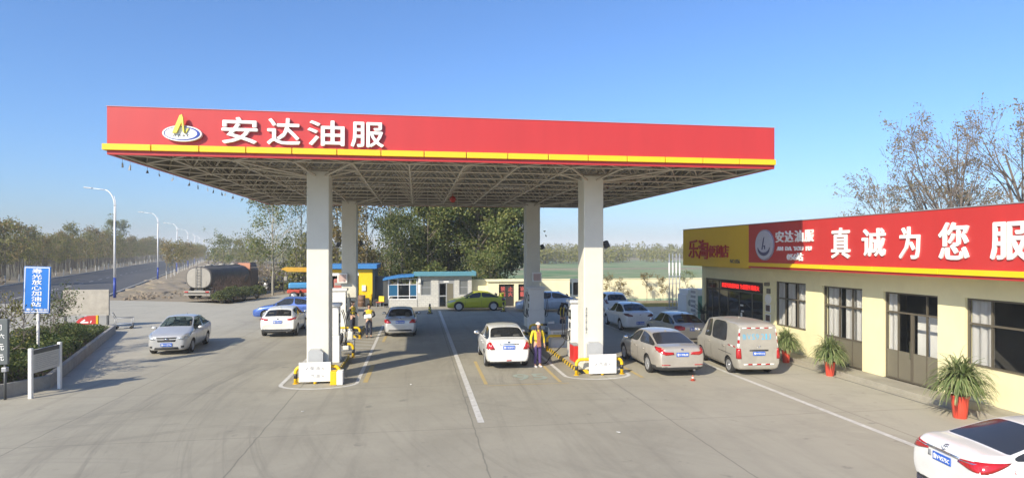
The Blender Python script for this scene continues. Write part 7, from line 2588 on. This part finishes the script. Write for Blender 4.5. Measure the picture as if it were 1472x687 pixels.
def person(label, loc, rz, H, top, bottom, shoe, arms, pose=None, hair_len=0.12, hair=True, cap=None, legs=None, seat=False, sleeve=None, head_turn=(0, 0), sh=.19, hips=.15, vest_trim=True):
    """Standing figure facing -y at rz = 0. arms = ((elbow, wrist, hand direction) left, right) in figure space, H = height."""
    t = thing('person', label, 'person', loc, rz)
    k = H / 1.70
    v = lambda x, y, z: Vector((x * k, y * k, z * k))
    J = dict(pel=v(0, 0, .93), wai=v(0, .005, 1.08), che=v(0, .0, 1.27), nek=v(0, .012, 1.46), nk2=v(0, .0, 1.52))
    lg = legs or (((-.095, -.01, .50), (-.105, .01, .09), (-.115, -.12, .03)), ((.095, -.01, .50), (.105, .01, .09), (.115, -.12, .03)))
    tx, ty_ = head_turn
    hc = v(tx * .03, -.02 - ty_ * .02, 1.61)
    body = [[(J['pel'], (.14 * k, .105 * k)), (J['wai'], (.115 * k, .09 * k)), (J['che'], (.145 * k, .105 * k)), (J['nek'], (.062 * k, .058 * k)), (J['nk2'], .05 * k), (hc + v(0, 0, -.035), (.066 * k, .076 * k)), (hc + v(0, .012, .055), (.074 * k, .088 * k)), (hc + v(0, .01, .10), (.045 * k, .055 * k))]]
    for i, sx in enumerate((-1, 1)):
        kn, an, to = [v(*q) for q in lg[i]]
        hp = v(sx * .09, 0, .88)
        body.append([(J['pel'], (.14 * k, .105 * k)), (hp, .085 * k), (hp.lerp(kn, .5), .073 * k), (kn, .053 * k), (kn.lerp(an, .35), .052 * k), (an, .036 * k), (to, (.038 * k, .025 * k))])
        el, wr_, hdir, hside = [v(*q) for q in arms[i]]
        so_ = v(sx * sh, .01, 1.41)
        body.append([(J['che'], (.145 * k, .105 * k)), (v(sx * sh * .6, .005, 1.40), .06 * k), (so_, .052 * k), (so_.lerp(el, .5), .044 * k), (el, .037 * k), (el.lerp(wr_, .4), .036 * k), (wr_, .026 * k)])
        body += hand(wr_, hdir, hside)
    # nose and ears as part of the same surface
    b = skin('body', M['skin'], t, [c for c in body if c])
    # face
    bm = bmesh.new(); tb = bmesh.new(); bmesh.ops.create_uvsphere(tb, u_segments=8, v_segments=6, radius=1)
    add(bm, tb, Matrix.Translation(hc + v(0, -.083, .0)) @ Matrix.Diagonal((.013 * k, .022 * k, .026 * k, 1)))
    fin(bm, 'nose', M['skin'], b, smooth=True)
    for sx in (-1, 1):
        bm = bmesh.new(); tb = bmesh.new(); bmesh.ops.create_uvsphere(tb, u_segments=8, v_segments=6, radius=1)
        add(bm, tb, Matrix.Translation(hc + v(sx * .031, -.072, .022)) @ Matrix.Diagonal((.013 * k, .008 * k, .007 * k, 1))); fin(bm, 'eye', M['black'], b)
        bm = bmesh.new(); tb = bmesh.new(); bmesh.ops.create_uvsphere(tb, u_segments=8, v_segments=6, radius=1)
        add(bm, tb, Matrix.Translation(hc + v(sx * .078, .01, .005)) @ Matrix.Diagonal((.012 * k, .02 * k, .032 * k, 1))); fin(bm, 'ear', M['skin'], b, smooth=True)
    bm = bmesh.new(); box(bm, -.022 * k, .022 * k, -.004, .004, -.004, .004, mtx=Matrix.Translation(hc + v(0, -.082, -.048))); fin(bm, 'mouth', M['red_text'], b)
    # hair
    if hair:
        ch = [[(hc + v(0, .02, .05), (.086 * k, .092 * k)), (hc + v(0, .015, .105), (.055 * k, .062 * k))], [(hc + v(0, .02, .05), (.086 * k, .092 * k)), (hc + v(0, .055, -.03), (.075 * k, .055 * k)), (hc + v(0, .06, -.03 - hair_len), (.06 * k, .03 * k))]]
        if hair_len > .2:
            for sx in (-1, 1):
                ch.append([(hc + v(0, .02, .05), (.086 * k, .092 * k)), (hc + v(sx * .075, -.0, .0), .03 * k), (hc + v(sx * .085, -.03, -.16), .035 * k), (hc + v(sx * .06, -.075, -.30), .022 * k)])
        skin('hair', M['hair'], t, ch, sub=1)
    if cap:
        bm = bmesh.new(); tb = bmesh.new(); bmesh.ops.create_uvsphere(tb, u_segments=16, v_segments=10, radius=1)
        bmesh.ops.delete(tb, geom=[q for q in tb.verts if q.co.z < -.15], context='VERTS')
        add(bm, tb, Matrix.Translation(hc + v(0, .012, .065)) @ Matrix.Diagonal((.098 * k, .112 * k, .085 * k, 1)))
        prism(bm, [(-.075 * k, -.09 * k), (-.045 * k, -.165 * k), (.045 * k, -.165 * k), (.075 * k, -.09 * k)], 0, .008, 0, Matrix.Translation(hc + v(0, .0, .055)))
        fin(bm, 'cap', M[cap], t, smooth=True)
    # jacket: torso and sleeves
    g = .016 * k
    ch = [[(v(0, 0, .90), (.152 * k, .118 * k)), (v(0, .005, 1.06), (.135 * k, .108 * k)), (J['che'], (.163 * k, .122 * k)), (v(0, .008, 1.42), (.10 * k, .085 * k)), (v(0, .01, 1.475), (.068 * k, .062 * k))]]
    sl = []
    for i, sx in enumerate((-1, 1)):
        el, wr_, hdir, hside = [v(*q) for q in arms[i]]
        so_ = v(sx * sh, .01, 1.41)
        arm = [(v(sx * sh * .6, .005, 1.395), .072 * k), (so_, .068 * k), (so_.lerp(el, .5), .058 * k), (el, .052 * k), (el.lerp(wr_, .5), .048 * k), (el.lerp(wr_, .93), .038 * k)]
        if sleeve:
            ch.append([(J['che'], (.163 * k, .122 * k))] + arm[:2])
            sl.append([(so_.lerp(el, .12), .066 * k)] + arm[2:])
        else:
            ch.append([(J['che'], (.163 * k, .122 * k))] + arm)
    skin('jacket', M[top], t, ch)
    for c in sl:
        skin('sleeve', M[sleeve], t, [c])
    if vest_trim:
        for z in (1.04, 1.22):
            bm = bmesh.new(); rx, ry = (.150 if z < 1.1 else .172), (.118 if z < 1.1 else .128)
            A = [bm.verts.new((rx * k * math.cos(a), ry * k * math.sin(a) + .004, (z - .02) * k)) for a in [2 * PI * q / 24 for q in range(24)]]
            B_ = [bm.verts.new((p.co.x, p.co.y, (z + .02) * k)) for p in A]
            for q in range(24): bm.faces.new((A[q], A[(q + 1) % 24], B_[(q + 1) % 24], B_[q]))
            bmesh.ops.solidify(bm, geom=bm.faces[:], thickness=.004)
            fin(bm, 'reflective_band', M['sleeve'] if z < 1.1 else M['grey_metal'], t)
    # trousers and shoes
    ch = [[(v(0, .005, .99), (.138 * k, .108 * k)), (J['pel'], (.150 * k, .118 * k))]]
    for i, sx in enumerate((-1, 1)):
        kn, an, to = [v(*q) for q in lg[i]]
        hp = v(sx * .09, 0, .87)
        ch.append([(J['pel'], (.150 * k, .118 * k)), (hp, .098 * k), (hp.lerp(kn, .5), .088 * k), (kn, .070 * k), (kn.lerp(an, .5), .066 * k), (kn.lerp(an, .93), .064 * k)])
        bm = bmesh.new(); bbox(bm, -.045 * k, .045 * k, -.19 * k, .075 * k, 0, .075 * k, .03 * k, seg=3)
        for q in bm.verts:
            if q.co.y < -.1 * k: q.co.z *= .75
        fin(bm, 'shoe', M[shoe], t, smooth=True, loc=(an.x, an.y, an.z - .09 * k))
    skin('trousers', M[bottom], t, ch, root_i=1)
    return t

dn = (0, 0, -1)
LA = ((-.27, .03, 1.14), (-.28, -.02, .90), (.05, -.1, -1), (0, -1, 0))
RA = ((.27, .03, 1.14), (.28, -.02, .90), (-.05, -.1, -1), (0, 1, 0))
w1 = person('woman in yellow jacket and purple trousers with salmon scarf, beside the white sedan', (4.52, 23.1, .012), R(12), 1.64, 'vest', 'purple', 'shoe', (LA, RA), hair_len=.30, cap='cap', head_turn=(.6, 0), vest_trim=False)
k = 1.64 / 1.7
bm = bmesh.new(); A = [bm.verts.new((.148 * k * math.cos(2 * PI * q / 24), .117 * k * math.sin(2 * PI * q / 24) + .004, 1.03 * k)) for q in range(24)]
B_ = [bm.verts.new((p.co.x, p.co.y, 1.065 * k)) for p in A]
for q in range(24): bm.faces.new((A[q], A[(q + 1) % 24], B_[(q + 1) % 24], B_[q]))
bmesh.ops.solidify(bm, geom=bm.faces[:], thickness=.005)
fin(bm, 'belt', M['sleeve'], w1)
bm = bmesh.new()
for sx in (-1, 1):
    pts = [(sx * .05, .06, 1.47), (sx * .062, -.03, 1.46), (sx * .055, -.105, 1.38), (sx * .045, -.132, 1.26), (sx * .04, -.128, 1.08), (sx * .045, -.135, .92), (sx * .04, -.138, .80)]
    w_ = (.03, .035, .036, .036, .038, .04, .045)
    P0 = [Vector((p[0] * k, p[1] * k, p[2] * k)) for p in pts]
    Lq = [bm.verts.new(p - Vector((w_[i], 0, 0))) for i, p in enumerate(P0)]; Rq = [bm.verts.new(p + Vector((w_[i], 0, 0))) for i, p in enumerate(P0)]
    for i in range(len(P0) - 1): bm.faces.new((Lq[i], Rq[i], Rq[i + 1], Lq[i + 1]))
bmesh.ops.solidify(bm, geom=bm.faces[:], thickness=.014)
fin(bm, 'scarf', M['pink'], w1, smooth=True)
# attendants by the left pump
person('attendant in yellow vest and navy trousers standing side on by the left pump', (-3.28, 32.75, .16), R(62), 1.62, 'vest', 'navy', 'shoe_k', (((-.26, .06, 1.15), (-.22, -.14, 1.02), (.3, -.6, -.4), (0, -.5, 1)), ((.26, .06, 1.15), (.2, -.16, 1.03), (-.3, -.6, -.4), (0, -.5, -1))), hair_len=.1, sleeve='sleeve', vest_trim=True)
a2 = person('attendant in yellow vest holding white papers with both arms at the left pump', (-2.42, 32.2, .012), R(8), 1.66, 'vest', 'navy', 'shoe_k', (((-.29, -.02, 1.16), (-.10, -.23, 1.10), (1, -.15, 0), (0, 0, 1)), ((.29, -.02, 1.16), (.12, -.22, 1.07), (-1, -.15, 0), (0, 0, 1))), hair_len=.1, sleeve='sleeve')
t = thing('paper_bundle', 'white paper bundle held in the arms of the right attendant', 'papers', (-2.45, 31.93, 1.07), R(8))
bm = bmesh.new()
for q in range(4):
    bbox(bm, -.17, .17, -.02, .02, -.08, .12, .008, mtx=Matrix.Translation((rng.uniform(-.02, .02), -.01 * q, .012 * q)) @ Matrix.Rotation(R(rng.uniform(-8, 8)), 4, 'Y') @ Matrix.Rotation(R(-35), 4, 'X'))
fin(bm, 'sheets', M['white'], t)
person('attendant in dark clothes and yellow straps standing in shade by the right pump', (7.55, 31.7, .012), R(150), 1.64, 'sleeve', 'navy', 'shoe_k', (((-.27, -.02, 1.15), (-.22, -.22, 1.05), (.2, -1, 0), (0, 0, 1)), ((.27, -.02, 1.15), (.2, -.24, 1.08), (-.2, -1, 0), (0, 0, 1))), hair_len=.12, vest_trim=False)
t = thing('reflective_vest', 'yellow reflective strap vest worn by the attendant in the shade', 'vest', (7.55, 31.7, .012), R(150))
bm = bmesh.new(); k = 1.64 / 1.7
for sx in (-1, 1):
    for fy in (-1, 1):
        tube(bm, [(sx * .08 * k, fy * .085 * k, 1.44 * k), (sx * .095 * k, fy * .138 * k, 1.28 * k), (sx * .085 * k, fy * .125 * k, 1.02 * k)], .022, 6)
    tube(bm, [(sx * .08 * k, -.085 * k, 1.44 * k), (sx * .08 * k, 0, 1.49 * k), (sx * .08 * k, .085 * k, 1.44 * k)], .022, 6)
fin(bm, 'straps', M['vest'], t)
# the driver of the silver sedan
d1 = person('driver behind the windscreen of the silver sedan', (-10.17, 30.15, -.42), R(-4), 1.66, 'sleeve', 'navy', 'shoe_k', (((-.26, -.10, 1.16), (-.16, -.36, 1.16), (.2, -1, .2), (0, 0, 1)), ((.26, -.10, 1.16), (.16, -.36, 1.16), (-.2, -1, .2), (0, 0, 1))), hair_len=.08, legs=(((-.12, -.40, .92), (-.12, -.62, .62), (-.12, -.74, .60)), ((.12, -.40, .92), (.12, -.62, .62), (.12, -.74, .60))), vest_trim=False)

# folding chair in the shade, fuel hose to the white sedan, hose loop on the ground
t = thing('folding_chair', 'pale folding chair standing in the shade behind the white cabinet', 'chair', (6.75, 30.5, .012), R(25))
bm = bmesh.new()
for x in (-.2, .2):
    tube(bm, [(x, -.25, 0), (x, .12, .55), (x, .2, .85)], .014, 6); tube(bm, [(x, .25, 0), (x, -.15, .45)], .014, 6)
fin(bm, 'frame', M['galv'], t)
for q in range(4):
    boxo('slat', M['white'], t, -.2, .2, -.18 + q * .09, -.11 + q * .09, .45, .465)
bm = bmesh.new(); bbox(bm, -.2, .2, .12, .15, .58, .84, .01); fin(bm, 'backrest', M['white'], t)
bm = bmesh.new()
P_ = [(5.98, 24.2, 1.2), (5.75, 24.05, .72), (5.2, 23.9, .25), (4.98, 23.75, .03), (4.75, 23.85, .05), (4.5, 24.0, .4), (4.27, 24.1, .82)]
pts = []
for i in range(len(P_) - 1):
    a, b = Vector(P_[i]), Vector(P_[i + 1])
    p0, p3 = Vector(P_[max(0, i - 1)]), Vector(P_[min(len(P_) - 1, i + 2)])
    for q in range(5):
        f = q / 5
        pts.append(.5 * ((2 * a) + (b - p0) * f + (2 * p0 - 5 * a + 4 * b - p3) * f * f + (3 * a - p0 - 3 * b + p3) * f ** 3))
tube(bm, pts, .02, 8)
o = fin(bm, 'fuel_hose', M['black'], None)
tag(o, 'black fuel hose looping from the right pump to the filler of the white sedan', 'hose')

# scraps of litter on the concrete
rnd = random.Random(2)
for k, (x, y) in enumerate(((-.2, 20.6), (-3.1, 17.6), (4.8, 14.4))):
    bm = bmesh.new()
    s = rnd.uniform(.05, .08)
    q = [bm.verts.new((s * math.cos(a) * rnd.uniform(.6, 1), s * .6 * math.sin(a) * rnd.uniform(.6, 1), rnd.uniform(0, .03))) for a in (0, 1, 2.1, 3.1, 4.2, 5.3)]
    bm.faces.new(q); bmesh.ops.triangulate(bm, faces=bm.faces[:]); bmesh.ops.solidify(bm, geom=bm.faces[:], thickness=.004)
    o = fin(bm, 'litter', M['white'], None, loc=(x, y, .02)); o.rotation_euler = (0, 0, rnd.uniform(0, 6))
    tag(o, 'small white scrap of paper lying on the open concrete', 'litter', 'scraps of paper on the concrete')

# ------------------------------------------------------------------ air
HAZE = 0.0007
if HAZE:
    bm = bmesh.new(); box(bm, -1490, 1490, -190, 1990, -1, 34)
    hm = bpy.data.materials.new('haze'); hm.use_nodes = True
    nt = hm.node_tree
    nt.nodes.remove(nt.nodes['Principled BSDF'])
    pv = nt.nodes.new('ShaderNodeVolumePrincipled')
    pv.inputs['Color'].default_value = (0.93, 0.95, 0.95, 1)
    pv.inputs['Density'].default_value = HAZE
    pv.inputs['Anisotropy'].default_value = -0.15
    nt.links.new(pv.outputs[0], nt.nodes['Material Output'].inputs['Volume'])
    tag(fin(bm, 'haze', hm), kind='stuff')
